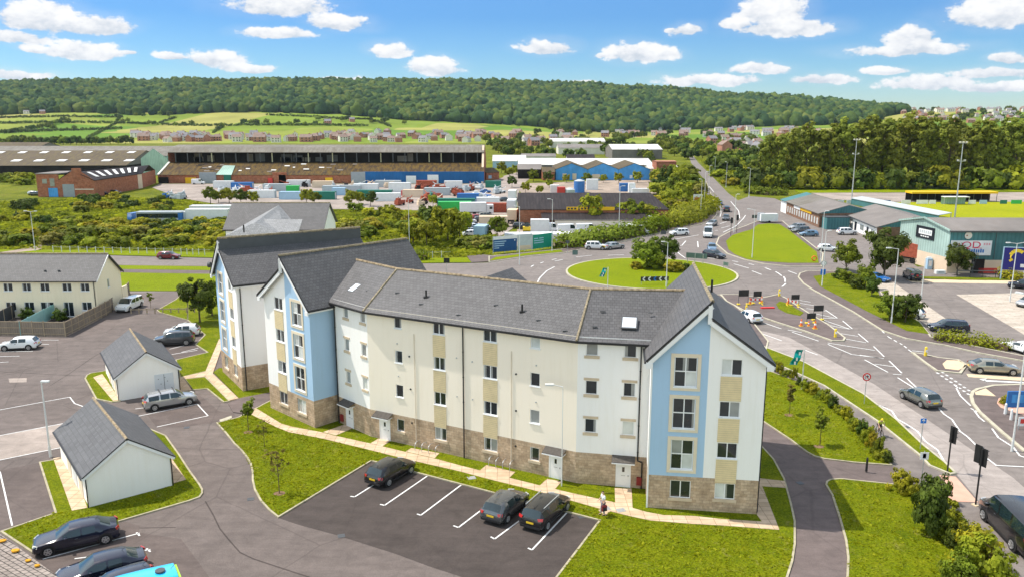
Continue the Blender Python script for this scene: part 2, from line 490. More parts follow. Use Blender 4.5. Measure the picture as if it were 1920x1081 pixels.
M['wild'] = grass_mat('rough_wild_grass', (.045, .070, .004), (.120, .140, .006), (.220, .215, .016), .06, .35, (.20, .15, .04), .5, 1.0, .8)
M['pitch'] = grass_mat('striped_pitch_grass', (.22, .25, .004), (.27, .29, .005), (.31, .31, .01), .05, .5, (.30, .30, .05), .2, .2)
M['soil'] = flat('bare_soil', (.20, .13, .08), .95, .1, var=.35, scale=4)
def flags_mat():
    m, t, b, o = new_mat('concrete_paving_flags')
    bt = brick_tex(t, uvn(t), (.50, .37, .245), (.60, .46, .32), (.27, .19, .12), .9, .6, .02, 0.0)
    n = t.noise(pos(t), 2, 5)
    c = t.mix(1, bt.outputs[0], t.ramp(n, [(.3, .85), (.7, 1.08)]), 'MULTIPLY')
    setc(t, b, c, .9, .15); return m
M['flags'] = flags_mat()
def blocks_mat():
    m, t, b, o = new_mat('beige_block_paving')
    bt = brick_tex(t, uvn(t), (.44, .38, .31), (.52, .46, .39), (.30, .25, .20), 2.4, .5, .05, .5)
    n = t.noise(pos(t), .6, 5)
    c = t.mix(1, bt.outputs[0], t.ramp(n, [(.3, .8), (.7, 1.1)]), 'MULTIPLY')
    setc(t, b, c, .9, .15); return m
M['blockpave'] = blocks_mat()
M['beige'] = flat('beige_paving', (.62, .49, .33), .9, .1, var=.15)
M['pink'] = flat('pink_tactile_paving', (.60, .36, .27), .9, .1, var=.15)

def smooth_loop(pts, n=4, closed=True):
    out = []; k = len(pts)
    for i in range(k if closed else k - 1):
        p0 = pts[(i - 1) % k] if closed or i > 0 else pts[i]; p1 = pts[i]; p2 = pts[(i + 1) % k]
        p3 = pts[(i + 2) % k] if closed or i + 2 < k else p2
        for j in range(n):
            t_ = j / n
            out.append(.5 * ((2 * p1) + (p2 - p0) * t_ + (2 * p0 - 5 * p1 + 4 * p2 - p3) * t_ * t_ + (3 * p1 - p0 - 3 * p2 + p3) * t_ ** 3))
    if not closed: out.append(pts[-1])
    return out
def plate(name, pts, z0, z1, mat, kerb=None, kw=.16, kh=.02, sm=0, kclosed=True, ksel=None):
    """a raised or laid sheet with an optional kerb running round it"""
    pts = [Vector((p[0], p[1], 0)) for p in pts]
    if sm: pts = smooth_loop(pts, sm)
    o = MB().prism(pts, z0, z1, 0).build(name, M[mat]); structure(o)
    if kerb:
        k = strip_mesh(pts + [pts[0]] if kclosed else pts, kw, z0, z1 + kh)
        structure(k.build('kerb', M[kerb]))
    return o
def strip_mesh(pts, w, z0, z1, mb=None, m=0):
    mb = mb or MB(); n = len(pts)
    closed = (pts[0] - pts[-1]).length < 1e-6
    L = []; Rr = []
    for i in range(n):
        a = pts[i - 1] if i > 0 else (pts[-2] if closed else pts[i]); b = pts[i + 1] if i < n - 1 else (pts[1] if closed else pts[i])
        d1 = (pts[i] - a); d2 = (b - pts[i])
        if d1.length < 1e-6: d1 = d2
        if d2.length < 1e-6: d2 = d1
        d1 = d1.normalized(); d2 = d2.normalized(); d = (d1 + d2)
        d = d.normalized() if d.length > .2 else d1
        nn = Vector((-d.y, d.x, 0)); k = w / 2 / max(.5, abs(nn.dot(Vector((-d1.y, d1.x, 0)))))
        L.append(pts[i] + nn * k); Rr.append(pts[i] - nn * k)
    for i in range(n - 1):
        a, b, c, d = Rr[i], Rr[i + 1], L[i + 1], L[i]
        q = [Vector((p.x, p.y, z1)) for p in (a, b, c, d)]
        mb.add(q, m)
        mb.add([(d.x, d.y, z1), (c.x, c.y, z1), (c.x, c.y, z0), (d.x, d.y, z0)], m)
        mb.add([(b.x, b.y, z1), (a.x, a.y, z1), (a.x, a.y, z0), (b.x, b.y, z0)], m)
    return mb

def lerp(x, xs, ys):
    return float(np.interp(x, xs, ys))
SKY_X = [-900, -300, 0, 200, 480, 800, 960, 1100, 1200, 1300, 1400, 1500, 1600, 1680, 1760, 1900, 2300, 3000]
SKY_Y = [175, 165, 160, 157, 156, 155, 158, 162, 168, 175, 181, 188, 197, 203, 205, 204, 208, 215]
WOOD_X = [-900, 0, 120, 260, 340, 420, 520, 640, 760, 900, 1010, 1060, 1120, 1200, 1320, 1420, 1560, 1640, 1700]
WOOD_Y = [212, 213, 213, 217, 214, 211, 211, 213, 225, 229, 236, 243, 246, 246, 241, 236, 232, 225, 212]
D0, DW, DR = 960.0, 1750.0, 2650.0
def terrain_z(x, y):
    D = y
    if D < D0: return 0.0
    px = CPX + FPX * x / D / math.cos(PITCH) * .985
    yw = lerp(px, WOOD_X, WOOD_Y); ys = lerp(px, SKY_X, SKY_Y) + 7
    zw = CAM_H + DW * (228 - yw) / FPX; zr = CAM_H + DR * (228 - ys) / FPX
    if D < DW:
        t_ = (D - D0) / (DW - D0); z = zw * (t_ * t_ * (1.6 - .6 * t_))
    elif D < DR:
        t_ = (D - DW) / (DR - DW); z = zw + (zr - zw) * (1.15 * t_ - .15 * t_ * t_)
    else:
        z = zr - (D - DR) * .10
    return z + (mnoise.noise(Vector((x * .004, y * .004, 0))) * 6 * min(1, (D - D0) / 500))
def build_terrain():
    vs = []; fs = []
    ds = [960, 990, 1020, 1060] + list(range(1100, 2700, 40)) + [2760, 2900, 3100, 3400]
    pxs = list(range(-1400, 3400, 24))
    for D in ds:
        for px in pxs:
            x = D * (px - CPX) / FPX * math.cos(PITCH) / .985
            vs.append((x, D, terrain_z(x, D) + (-.05 if D == 960 else 0)))
    W = len(pxs)
    for i in range(len(ds) - 1):
        for j in range(W - 1):
            a = i * W + j; fs.append((a, a + 1, a + W + 1, a + W))
    me = bpy.data.meshes.new('hills'); me.from_pydata(vs, [], fs)
    me.polygons.foreach_set('use_smooth', [True] * len(fs)); me.materials.append(hill_mat())
    o = bpy.data.objects.new('hills', me); COL.objects.link(o); structure(o)
def hill_mat():
    """patchwork of fields: cells with their own green, hay or stubble"""
    m, t, b, o = new_mat('farmed_hillside')
    mp = t.new('ShaderNodeMapping'); t.l.new(pos(t), mp.inputs[0]); mp.inputs['Scale'].default_value = (.0065, .0042, 0)
    mp.inputs['Rotation'].default_value = (0, 0, .12)
    vo = t.new('ShaderNodeTexVoronoi', distance='CHEBYCHEV'); t.l.new(mp.outputs[0], vo.inputs['Vector']); vo.inputs['Scale'].default_value = 1
    vo.inputs['Randomness'].default_value = .8
    sc = t.new('ShaderNodeSeparateColor'); t.l.new(vo.outputs['Color'], sc.inputs[0])
    c = t.ramp(sc.outputs[0], [(0, (.16, .22, .025)), (.25, (.21, .245, .04)), (.45, (.11, .195, .022)), (.6, (.28, .27, .07)), (.8, (.155, .21, .025)), (1, (.24, .25, .055))])
    t.n[-1].color_ramp.interpolation = 'CONSTANT' if t.n[-1].bl_idname == 'ShaderNodeValToRGB' else None
    n = t.noise(pos(t), .012, 6, .6)
    c = t.mix(1, c, t.ramp(n, [(.3, .8), (.7, 1.15)]), 'MULTIPLY')
    setc(t, b, c, .95, .05)
    return m
g = MB().add([(-2500, -250, -.05), (2500, -250, -.05), (2500, 960, -.05), (-2500, 960, -.05)]).build('ground', M['wild']); structure(g)
build_terrain()

north_edge = [(-900, 466), (0, 473.5), (210, 479), (397, 484), (600, 489), (786, 494), (889, 493), (917, 492), (986, 481.5), (1060, 474),
              (1110, 464), (1167, 453), (1205, 444), (1241, 436), (1282, 428), (1313, 421), (1335, 413), (1344, 403), (1345, 394), (1338, 377),
              (1324, 341), (1308, 322), (1296, 306), (1291, 292)]
east_edge = [(1299, 291), (1309, 305), (1326, 322), (1345, 341), (1365, 362), (1384, 376), (1405, 368), (1452, 372), (1500, 392), (1560, 410),
             (1640, 440), (1720, 500), (1900, 500), (2500, 520)]
sheet = G(north_edge + east_edge) + [Vector((200, -60, 0)), Vector((-200, -60, 0)), Vector((-260, 60, 0))]
plate('road', sheet, -.3, 0, 'road')

def patch(name, px, mat, z=.012, sm=0): return plate(name, G(px), 0, z, mat, sm=sm)
carpark = [(-700, 562), (244, 549), (344, 546), (352, 560), (352, 600), (400, 640), (520, 735), (620, 860), (900, 905), (1180, 960),
           (1200, 1300), (900, 1700), (-500, 1700), (-900, 900)]
patch('car_park', carpark, 'asph')
patch('car_park_lane', [(-500, 905), (0, 816), (131, 791), (131, 836), (0, 862), (-500, 960)], 'yard', .020)
patch('parking_bay', [(696, 864), (1125, 976), (1045, 1081), (990, 1160), (960, 1180), (870, 1082), (805, 1061), (740, 1037), (630, 1002), (560, 983), (522, 970)], 'asph_dark', .020)
patch('parking_bay', [(-400, 935), (0, 881), (75, 867), (105, 962), (0, 992), (-300, 1075)], 'asph_mid', .020)
patch('parking_bay', [(140, 1010), (225, 977), (262, 998), (340, 1010), (480, 1200), (-100, 1300), (60, 1040)], 'asph_mid', .020)
patch('parking_bay', [(258, 754), (362, 731), (390, 752), (410, 770), (437, 772), (444, 785), (340, 800), (294, 800)], 'asph_mid', .020)
patch('parking_bay', [(300, 640), (340, 621), (367, 645), (390, 661), (330, 674), (305, 660)], 'asph_mid', .020)
patch('road_lane', [(1434, 649), (1400, 632), (1408, 615), (1480, 632), (1640, 720), (1760, 800), (1900, 895), (1990, 975), (1990, 1100), (1836, 939), (1795, 890), (1732, 836), (1618, 738), (1506, 678)], 'road_pale', .010)
patch('footpath', [(1428, 837), (1425, 700), (1437, 688), (1500, 711), (1560, 750), (1613, 792), (1672, 872), (1690, 900), (1774, 941), (1805, 983), (1868, 1009), (1900, 1081), (1960, 1200), (1500, 1300), (1476, 1081), (1490, 1000), (1470, 897)], 'path', .012)

plate('lawn', G([(407, 793), (424, 812), (440, 832), (452, 843), (464, 858), (471, 871), (474, 886), (474, 900), (478, 918), (489, 938), (505, 956), (522, 969.5), (696, 864), (1125, 976), (1045, 1081), (985, 1170), (1440, 1190), (1476, 1081), (1485, 1053), (1490, 1020), (1490, 978), (1483, 946), (1470, 898), (1450, 861), (1428, 837), (1395, 800), (1300, 790), (1190, 800), (1000, 800), (640, 740), (590, 730), (514, 748), (447, 783)]), 0, .08, 'lawn', 'kerb', kw=.13)
plate('lawn', G([(75, 867), (127, 858), (160, 800), (270, 800), (310, 817), (335, 852), (357, 886), (374, 909), (379, 918), (379, 925), (374, 932), (355, 939), (225, 977), (120, 1010), (62, 1036), (3, 997), (105, 962)]), 0, .08, 'lawn', 'kerb', kw=.13)
plate('lawn', G([(160, 710), (163, 704), (170, 700), (190, 697), (225, 690), (225, 752), (210, 754), (181, 748)]), 0, .08, 'lawn', 'kerb', kw=.13)
plate('lawn', G([(330, 675), (390, 661), (367, 646), (385, 628), (352, 600), (352, 562), (362, 549), (470, 549), (560, 640), (415, 640), (408, 650), (395, 690), (392, 698), (384, 697), (338, 708)]), 0, .08, 'lawn', 'kerb', kw=.13)
plate('lawn', G([(347, 711), (385, 707), (430, 752), (420, 754), (389, 729), (361, 731)]), 0, .08, 'lawn', 'kerb', kw=.13)
plate('lawn', G([(400, 698), (411, 690), (520, 700), (560, 715), (505, 738), (478, 742), (449, 747)]), 0, .08, 'lawn')
plate('lawn', G([(295, 582), (330, 562), (345, 548), (352, 562), (352, 600), (300, 586)]), 0, .08, 'lawn', 'kerb', kw=.13)
plate('lawn', G([(1437, 694), (1498, 716), (1560.6, 755), (1612.7, 797), (1640, 832), (1671, 872), (1602, 867), (1545, 860), (1527, 855), (1514, 848), (1500, 838), (1485, 826), (1425, 786), (1405, 700)]), 0, .08, 'lawn', 'kerb', kw=.13)
plate('lawn', G([(1549, 909), (1551, 903), (1557, 899.5), (1576, 898), (1678, 908.6), (1735, 918), (1774, 945), (1805, 990), (1862, 1020), (1900, 1090), (1935, 1180), (1580, 1200), (1589, 1081), (1590.6, 1045), (1586.7, 1014), (1573.6, 967), (1560.6, 928)]), 0, .08, 'lawn', 'kerb', kw=.13)
plate('verge', G([(1400, 630), (1434, 651), (1506, 678.5), (1618, 738.5), (1680, 786.7), (1732, 836), (1771, 867), (1791, 887), (1782, 889), (1743, 873), (1725, 854), (1644, 789), (1545, 723), (1449, 679), (1400, 660)]), 0, .10, 'lawn', 'kerbw', kw=.18)
plate('footpath', G([(-900, 494), (0, 495), (230, 497), (392, 499), (800, 507), (800, 540), (392, 514), (230, 511), (-900, 508)]), 0, .05, 'path')
plate('verge', G([(-900, 494.6), (0, 496), (230, 498), (396, 500), (780, 507), (780, 514), (396, 507.4), (230, 505), (0, 503), (-900, 501)]), 0, .07, 'field')
plate('field', G([(-900, 510), (0, 510), (232, 511.5), (392, 514), (800, 530), (950, 530), (1000, 548), (1060, 563), (1150, 578), (1240, 584), (1310, 582), (1330, 590), (1300, 700), (1150, 690), (700, 640), (480, 600), (480, 549), (345, 545.5), (244, 545.5), (-700, 560)]), 0, .07, 'field')
plate('footpath', G([(1296, 567), (1320, 556), (1350, 553), (1362, 562), (1400, 590), (1440, 640), (1436, 655), (1380, 650), (1310, 600)]), 0, .09, 'path', 'kerbw', kw=.18)
plate('lawn', G([(1310, 640), (1290, 600), (1322, 585), (1350, 600), (1400, 650), (1440, 672), (1436, 694), (1420, 700)]), 0, .115, 'lawn')
def offset_px(line, dy): return [(x, y + dy) for x, y in line]
nl = [(917, 492), (986, 481.5), (1060, 474), (1110, 464), (1167, 453), (1205, 444), (1241, 436), (1282, 428), (1313, 421), (1335, 413), (1344, 403), (1345, 394), (1338, 377), (1324, 341)]
plate('footpath', G(nl + [(1316, 341), (1325, 377), (1331, 394), (1328, 403), (1320, 409), (1300, 415), (1270, 421), (1235, 429), (1200, 437), (1165, 446), (1110, 457), (1060, 467), (1000, 473), (917, 481)]), 0, .09, 'path', 'kerbw', kw=.2)
plate('verge', G([(917, 490), (986, 480), (1056, 473), (1050, 469), (1000, 474.5), (930, 483)]), 0, .12, 'field')
plate('verge', G([(-900, 466), (0, 473), (210, 478.5), (397, 483.5), (600, 488.5), (786, 493.5), (884, 492.5), (876, 484), (786, 485), (397, 475), (210, 471), (-900, 459)]), 0, .09, 'field')
structure(MB().prism(G([(884, 492.5), (876, 481), (905, 478), (922, 480), (915, 491)]), 0, .10).build('footpath', M['path']))
RC = Vector((24.6, 136.9, 0)); RR = 14.6
circ = [RC + Vector((math.cos(a), math.sin(a), 0)) * RR for a in [i * math.pi / 24 for i in range(48)]]
plate('roundabout_island', circ, 0, .14, 'field', 'kerbw', kw=.35)
tri = [(1343, 458), (1348, 446), (1370, 434), (1396, 425), (1418, 416), (1440, 413), (1467, 415), (1487, 432), (1520, 458), (1543, 476), (1540, 500), (1480, 500), (1433, 495), (1395, 487), (1364, 476)]
plate('footpath', G(tri), 0, .10, 'path', 'kerbw', kw=.25)
plate('lawn', G([(1361, 453), (1373, 442), (1392, 436), (1410, 431), (1421, 422), (1440, 420), (1461, 421), (1480, 433), (1501, 450), (1531, 473), (1535, 494), (1480, 494), (1430, 491), (1401, 487), (1378, 478), (1366, 469)]), 0, .13, 'field')
isl = [(1352, 553), (1382, 553), (1430, 559), (1458, 553), (1472, 559), (1515, 587), (1552, 609), (1584, 634), (1581, 639), (1560, 639), (1512, 622), (1455, 604), (1400, 585), (1362, 565)]
plate('traffic_island', G(isl), 0, .12, 'path', 'kerbw', kw=.22)
plate('verge', G([(1455, 571), (1462, 566), (1478, 570), (1490, 578), (1507, 587), (1500, 593), (1475, 588), (1460, 580)]), 0, .15, 'lawn')
ep = [(1497, 520), (1500, 513), (1512, 509), (1560, 508.5), (1609, 512), (1651, 561), (1663, 566), (1723, 603), (1745, 632), (1776, 640), (1840, 652), (1920, 668), (2300, 712), (2300, 725), (1920, 677), (1836, 662), (1775, 648), (1700, 635), (1655, 620), (1600, 585), (1550, 557.5), (1525, 544), (1507, 532)]
plate('footpath', G(ep), 0, .10, 'path', 'kerbw', kw=.22)
plate('lawn', G([(1525, 519), (1561, 512.6), (1609, 515), (1640, 531), (1651, 560), (1665, 567), (1690, 585), (1723, 604), (1742, 627), (1700, 621), (1670, 606), (1625, 584), (1575, 557), (1537, 537)]), 0, .13, 'lawn')
patch('block_paving', [(1641, 527), (1676, 530), (1777, 599), (1742, 612), (1725, 600), (1668, 563), (1655, 558)], 'blockpave')
patch('block_paving', [(1793, 552), (1950, 548), (2200, 600), (2200, 680), (1935, 636), (1896, 612)], 'blockpave')
patch('block_paving', [(1700, 524), (1920, 524), (2200, 530), (2200, 536), (1910, 532), (1710, 529)], 'beige')
plate('verge', G([(1712, 519), (1820, 521), (1910, 523), (1910, 526), (1800, 525), (1712, 522)]), 0, .12, 'lawn')
plate('traffic_island', G([(1711, 661.5), (1728, 664), (1760, 671), (1796, 675), (1812, 684), (1800, 700), (1757, 695.5), (1735, 680)]), 0, .11, 'path', 'kerbw', kw=.25)
patch('block_paving', [(1767, 683), (1775, 676), (1800, 677), (1812, 687), (1797, 695), (1772, 692)], 'beige', .13)
patch('parking_bay', [(1812, 700), (1816, 706), (1900, 712), (2100, 722), (2100, 716), (1900, 706)], 'beige', .02)
plate('footpath', G([(1821, 743), (1824, 735), (1832, 730), (1863, 723), (1920, 721), (2400, 726), (2500, 1000), (2060, 930), (1920, 845), (1876, 808), (1837, 773), (1824, 756)]), 0, .10, 'path', 'kerbw', kw=.3)
patch('block_paving', [(1828, 736), (1848, 729), (1867, 744), (1829, 741)], 'beige', .125)
patch('kerb_build_out', [(1869, 757), (1872, 748), (1890, 740), (1920, 736), (2100, 735), (2100, 775), (1920, 780), (1876, 765)], 'pink', .12)
patch('tactile_paving', [(1761, 890), (1792, 893), (1834, 941), (1777, 939), (1774, 930), (1787, 923)], 'pink', .024)

def paving(px, z=.10): return plate('paving', G(px), 0, z, 'flags')
paving([(471, 777.5), (480, 766), (527.5, 795), (548, 801), (570, 805), (602, 811), (625, 817), (695, 832.5), (755, 847), (820, 862), (860, 873), (920, 888), (1007, 910), (1070, 925), (1152, 943), (1186, 953.5), (1212, 961), (1245, 967), (1300, 968.5), (1350, 974), (1428, 979), (1440, 979),
        (1461, 994.5), (1350, 986), (1300, 983.5), (1220, 977), (1180, 968.5), (1120, 953.5), (1045, 932), (995, 918.5), (920, 900), (860, 884), (820, 875), (755, 860), (680, 841), (605, 823), (542, 811), (517, 801)])
paving([(1428.5, 979), (1419, 966), (1421, 897.5), (1471, 903), (1474, 915.5), (1429, 912.5), (1461, 994)], .103)
paving([(606, 811), (645, 797), (663, 803), (630, 817)], .104)
paving([(695, 832), (710, 823), (733, 827), (717, 837.5)], .104)
paving([(761, 847.5), (771, 841), (824, 850.5), (815, 860)], .104)
paving([(900, 883), (912, 873), (966, 886), (955, 897)], .104)
paving([(1012, 911.5), (1026, 899), (1053, 904), (1040, 918.5)], .104)
paving([(1153.5, 943.5), (1152.5, 916), (1184, 917), (1186, 953.5)], .104)
paving([(100, 860), (129, 855), (164, 953), (135, 958.5)])
paving([(322, 860), (349, 900), (325, 907), (318, 880)])
paving([(175, 708), (192, 702), (226, 751), (212, 752)])
paving([(335, 710), (345, 709.5), (362, 731), (335, 733)])
paving([(335, 708.5), (385, 698), (411, 636), (420, 640), (399, 701), (447.5, 747.5), (430, 751.5), (386, 706), (347, 711)], .11)
plate('footpath', G([(449, 747), (506, 736), (516, 748), (480, 764), (471, 778), (437, 773), (428, 757)]), 0, .09, 'path')
paving([(1122, 958), (1134, 952), (1146, 958), (1135, 968)], .105)
structure(MB().prism(G([(411, 787), (434, 779), (435, 783), (415, 791)]), 0, .05).build('kerb', M['kerbw']))

patch('yard', [(285, 352), (300, 345), (905, 345), (935, 345), (945, 330), (990, 318), (1000, 330), (975, 350), (968, 400), (962, 428), (925, 452), (880, 447), (860, 415), (800, 395), (620, 392), (480, 392), (420, 385), (340, 372)], 'yard', .03)
patch('yard', [(235, 418), (265, 405), (330, 398), (420, 395), (420, 408), (340, 420), (260, 430)], 'gravel', .03)
patch('yard', [(0, 500 - 26), (40, 468), (80, 458), (106, 456), (70, 470), (30, 474)], 'gravel', .10)
patch('yard', [(970, 430), (1220, 420), (1240, 425), (1180, 445), (1060, 462), (960, 462)], 'gravel', .03)
patch('yard', [(965, 345), (1240, 335), (1230, 365), (980, 366)], 'gravel', .025)
patch('road', [(985, 322), (940, 334), (900, 345), (930, 350), (990, 330), (1040, 318), (1010, 316)], 'yard', .045)
patch('pitch', [(1652, 380), (2500, 376), (2700, 412), (1905, 412), (1780, 408), (1700, 393)], 'pitch', .05)
patch('yard', [(1520, 362), (2300, 360), (2300, 378), (1640, 379), (1560, 374)], 'yard', .03)
patch('field', [(1480, 352), (2300, 349), (2300, 357), (1500, 362)], 'field', .03)

def line(pts, w=.12, mat='paint', z=.034):
    v = G(pts, 0)
    return structure(strip_mesh(v, w, z - .008, z).build('road_marking', M[mat]))
def lines(segs, w=.12, mat='paint', z=.034):
    mb = MB()
    for s_ in segs: strip_mesh(G(s_, 0), w, z - .008, z, mb)
    return structure(mb.build('road_marking', M[mat]))
bay = [[(657, 930), (665, 931)], [(665, 931), (700, 909)], [(801, 892), (721, 947)], [(713, 945), (721, 947)], [(865, 908.5), (789, 965.5)], [(782, 963), (789, 965.5)],
       [(910, 950), (859.5, 988.5)], [(850, 985), (859.5, 988.5)], [(975, 975), (927.5, 1010)], [(920, 1006), (927.5, 1010)], [(1062.5, 961), (997.5, 1030.5)], [(990, 1027), (997.5, 1030.5)]]
lines(bay, .11)
lines([[(0, 884), (23, 985)], [(80, 1048), (262, 999)], [(256, 998), (262, 1004)], [(140, 1047), (282, 1030)], [(275, 1028), (282, 1034)],
       [(0, 679), (16, 678)], [(0, 668), (37, 667)], [(0, 659), (62, 658)], [(70, 645), (92, 645)], [(70, 637), (110, 637)],
       [(0, 768), (60, 757), (131, 744)], [(131, 744), (140, 756), (163, 764)], [(0, 816), (131, 791)], [(0, 862), (127, 836)],
       [(254, 766), (270, 764)], [(294, 800), (390, 779)], [(370, 757), (390, 779)], [(340, 660), (372, 652)], [(322, 664), (370, 656)], [(258, 780), (370, 757)],
       [(318, 654), (352, 646)], [(310, 636), (342, 629)], [(322, 613), (350, 603)]], .10)
lines([[(0, 0), (1, 1)]], .01) if False else None
lines([[(1420, 622), (1466, 638.5)], [(1508, 655.5), (1533, 665)], [(1565, 746 - 4), (1566, 743)],
       [(1477, 618), (1503, 623)], [(1485, 622), (1535, 639)], [(1433, 605), (1465, 616)]], .14)
hat = [[(1552, 642.5), (1640, 656.5)], [(1552, 645), (1597, 664)], [(1597, 664), (1656, 671.5)], [(1612, 665), (1657, 672)],
       [(1570, 624), (1609, 630)], [(1580, 634), (1624, 642)], [(1609, 625), (1628, 641)], [(1638, 649), (1658, 668.5)],
       [(1621, 674), (1665, 697.5)], [(1640, 682), (1676, 687)], [(1667, 676), (1691, 699)], [(1674, 701), (1690, 702)], [(1683, 707.5), (1725, 734)], [(1700, 708.5), (1728, 735)],
       [(1540, 596), (1570, 596)], [(1530, 588), (1567, 596)], [(1548, 581), (1570, 596)], [(1545, 600), (1595, 617)], [(1553, 609), (1595, 617)], [(1580, 601), (1598, 616)],
       [(1495, 562), (1520, 566)], [(1500, 568), (1535, 574)], [(1512, 578), (1548, 583)]]
lines(hat, .14)
lines([[(1652, 618), (1658, 624)], [(1664, 630), (1672, 635)], [(1676, 637), (1682, 641)], [(1687, 643), (1692, 646)], [(1695, 648), (1700, 652)],
       [(1703, 655), (1760, 694)], [(1710, 657), (1740, 660)]], .14)
gw = []
for k in range(8):
    for o_ in (0, 1):
        x = 1756 + 8.2 * k + o_ * 9; y = 698 + 5.6 * k - o_ * 1.5
        gw.append([(x, y), (x + 4.5, y + 2.6)])
lines(gw, .22)
lines([[(1760, 765), (1770, 776), (1785, 786), (1793, 798), (1800, 808), (1815, 819), (1832, 836), (1840, 850), (1852, 860), (1868, 872), (1985, 878)],
       [(1624, 742), (1640, 756), (1655, 762), (1672, 770), (1682, 785), (1700, 795), (1720, 808), (1735, 827), (1758, 843), (1770, 864)],
       [(1793, 727), (1801, 742), (1820, 760)], [(1826, 768), (1836, 782), (1846, 790)], [(1860, 803), (1872, 820), (1900, 838), (1912, 854), (1925, 858)],
       [(1790, 722), (1797, 727)], [(1820, 765), (1840, 775)]], .14)
aw = MB()
aw.prism(G([(1836, 710), (1852, 709), (1845, 712), (1920, 716), (1920, 718), (1846, 714.5), (1853, 717)]), .026, .036)
structure(aw.build('road_marking', M['paint']))
dash = []
for a0, a1, r in [(20, 24, 21.5), (6, 12, 21.8), (-8, 2, 22), (-22, -10, 22.2), (-33, -25, 22.4), (30, 34, 21), (150, 154, 21), (160, 165, 21.4), (138, 142, 21), (44, 48, 20.5)]:
    dash.append([RC + Vector((math.cos(R(a)), math.sin(R(a)), 0)) * r for a in np.linspace(a0, a1, 5)])
mbd = MB()
for d_ in dash: strip_mesh(d_, .22, .02, .03, mbd)
structure(mbd.build('road_marking', M['paint']))
lines([[(1376, 495), (1404, 503)], [(1410, 508), (1428, 515)], [(1478, 508), (1494, 514)], [(1500, 521), (1508, 529)],
       [(1267, 470), (1276, 478), (1285, 484)], [(1286, 452), (1278, 461)], [(1308, 453), (1309, 464)], [(1280, 460), (1260, 464)],
       [(1352, 428), (1368, 424)], [(1340, 433), (1346, 432.5)], [(1356, 436), (1380, 424), (1393, 411), (1398, 404)],
       [(1350, 407), (1352, 400), (1351, 390), (1341, 376), (1330, 362)], [(1370, 378), (1385, 396), (1387, 410)], [(1330, 350), (1338, 360)],
       [(1040, 490), (1055, 487)], [(1080, 482), (1110, 479)], [(1140, 479), (1170, 478)], [(1265, 449), (1310, 441)], [(1350, 420), (1362, 416)]], .2)
line([(1040, 500), (1025, 508), (1012, 521), (1005, 535)], .2)
def trench(px, w, mat='asph_mid', z=.022): return structure(strip_mesh(G(px), w, z - .004, z).build('asphalt_seam', M[mat]))
trench([(385, 939), (400, 965), (412, 990), (428, 1010), (450, 1035), (475, 1047), (560, 1075), (640, 1100)], .09, 'asph_dark')
trench([(215, 990), (330, 988)], .06, 'asph_dark')
trench([(0, 696), (100, 702), (200, 705)], .05, 'asph_dark')
trench([(90, 725), (130, 700), (170, 672), (190, 660)], .05, 'asph_dark')
trench([(0, 700), (60, 690)], .05, 'asph_dark')
patch('asphalt_patch', [(286, 1032), (330, 1020), (347, 1026), (330, 1050), (300, 1062)], 'asph_mid', .024)
patch('asphalt_patch', [(232, 977), (262, 985), (258, 1003), (222, 1001)], 'asph_mid', .024)
patch('asphalt_patch', [(16, 709), (50, 708), (50, 716), (18, 717)], 'yard', .024)

class Wall:
    """a vertical wall a->b seen from outside with a on the left"""
    def __init__(s, a, b):
        s.a = Vector((a[0], a[1], 0)); s.b = Vector((b[0], b[1], 0)); s.L = (s.b - s.a).length
        s.t = (s.b - s.a).normalized(); s.n = Vector((s.t.y, -s.t.x, 0))
    def p(s, u, z, d=0.0): return s.a + s.t * u + s.n * d + Vector((0, 0, z))
    def px(s, x, y): return on_wall(s.a, s.b, x, y)
    def box(s, mb, u0, u1, z0, z1, d0, d1, m=0):
        A = [s.p(u0, z0, d1), s.p(u1, z0, d1), s.p(u1, z1, d1), s.p(u0, z1, d1)]
        B = [s.p(u0, z0, d0), s.p(u1, z0, d0), s.p(u1, z1, d0), s.p(u0, z1, d0)]
        mb.add(A, m); mb.add([B[3], B[2], B[1], B[0]], m)
        mb.add([A[3], A[2], B[2], B[3]], m); mb.add([B[0], B[1], A[1], A[0]], m)
        mb.add([B[0], A[0], A[3], B[3]], m); mb.add([A[1], B[1], B[2], A[2]], m)

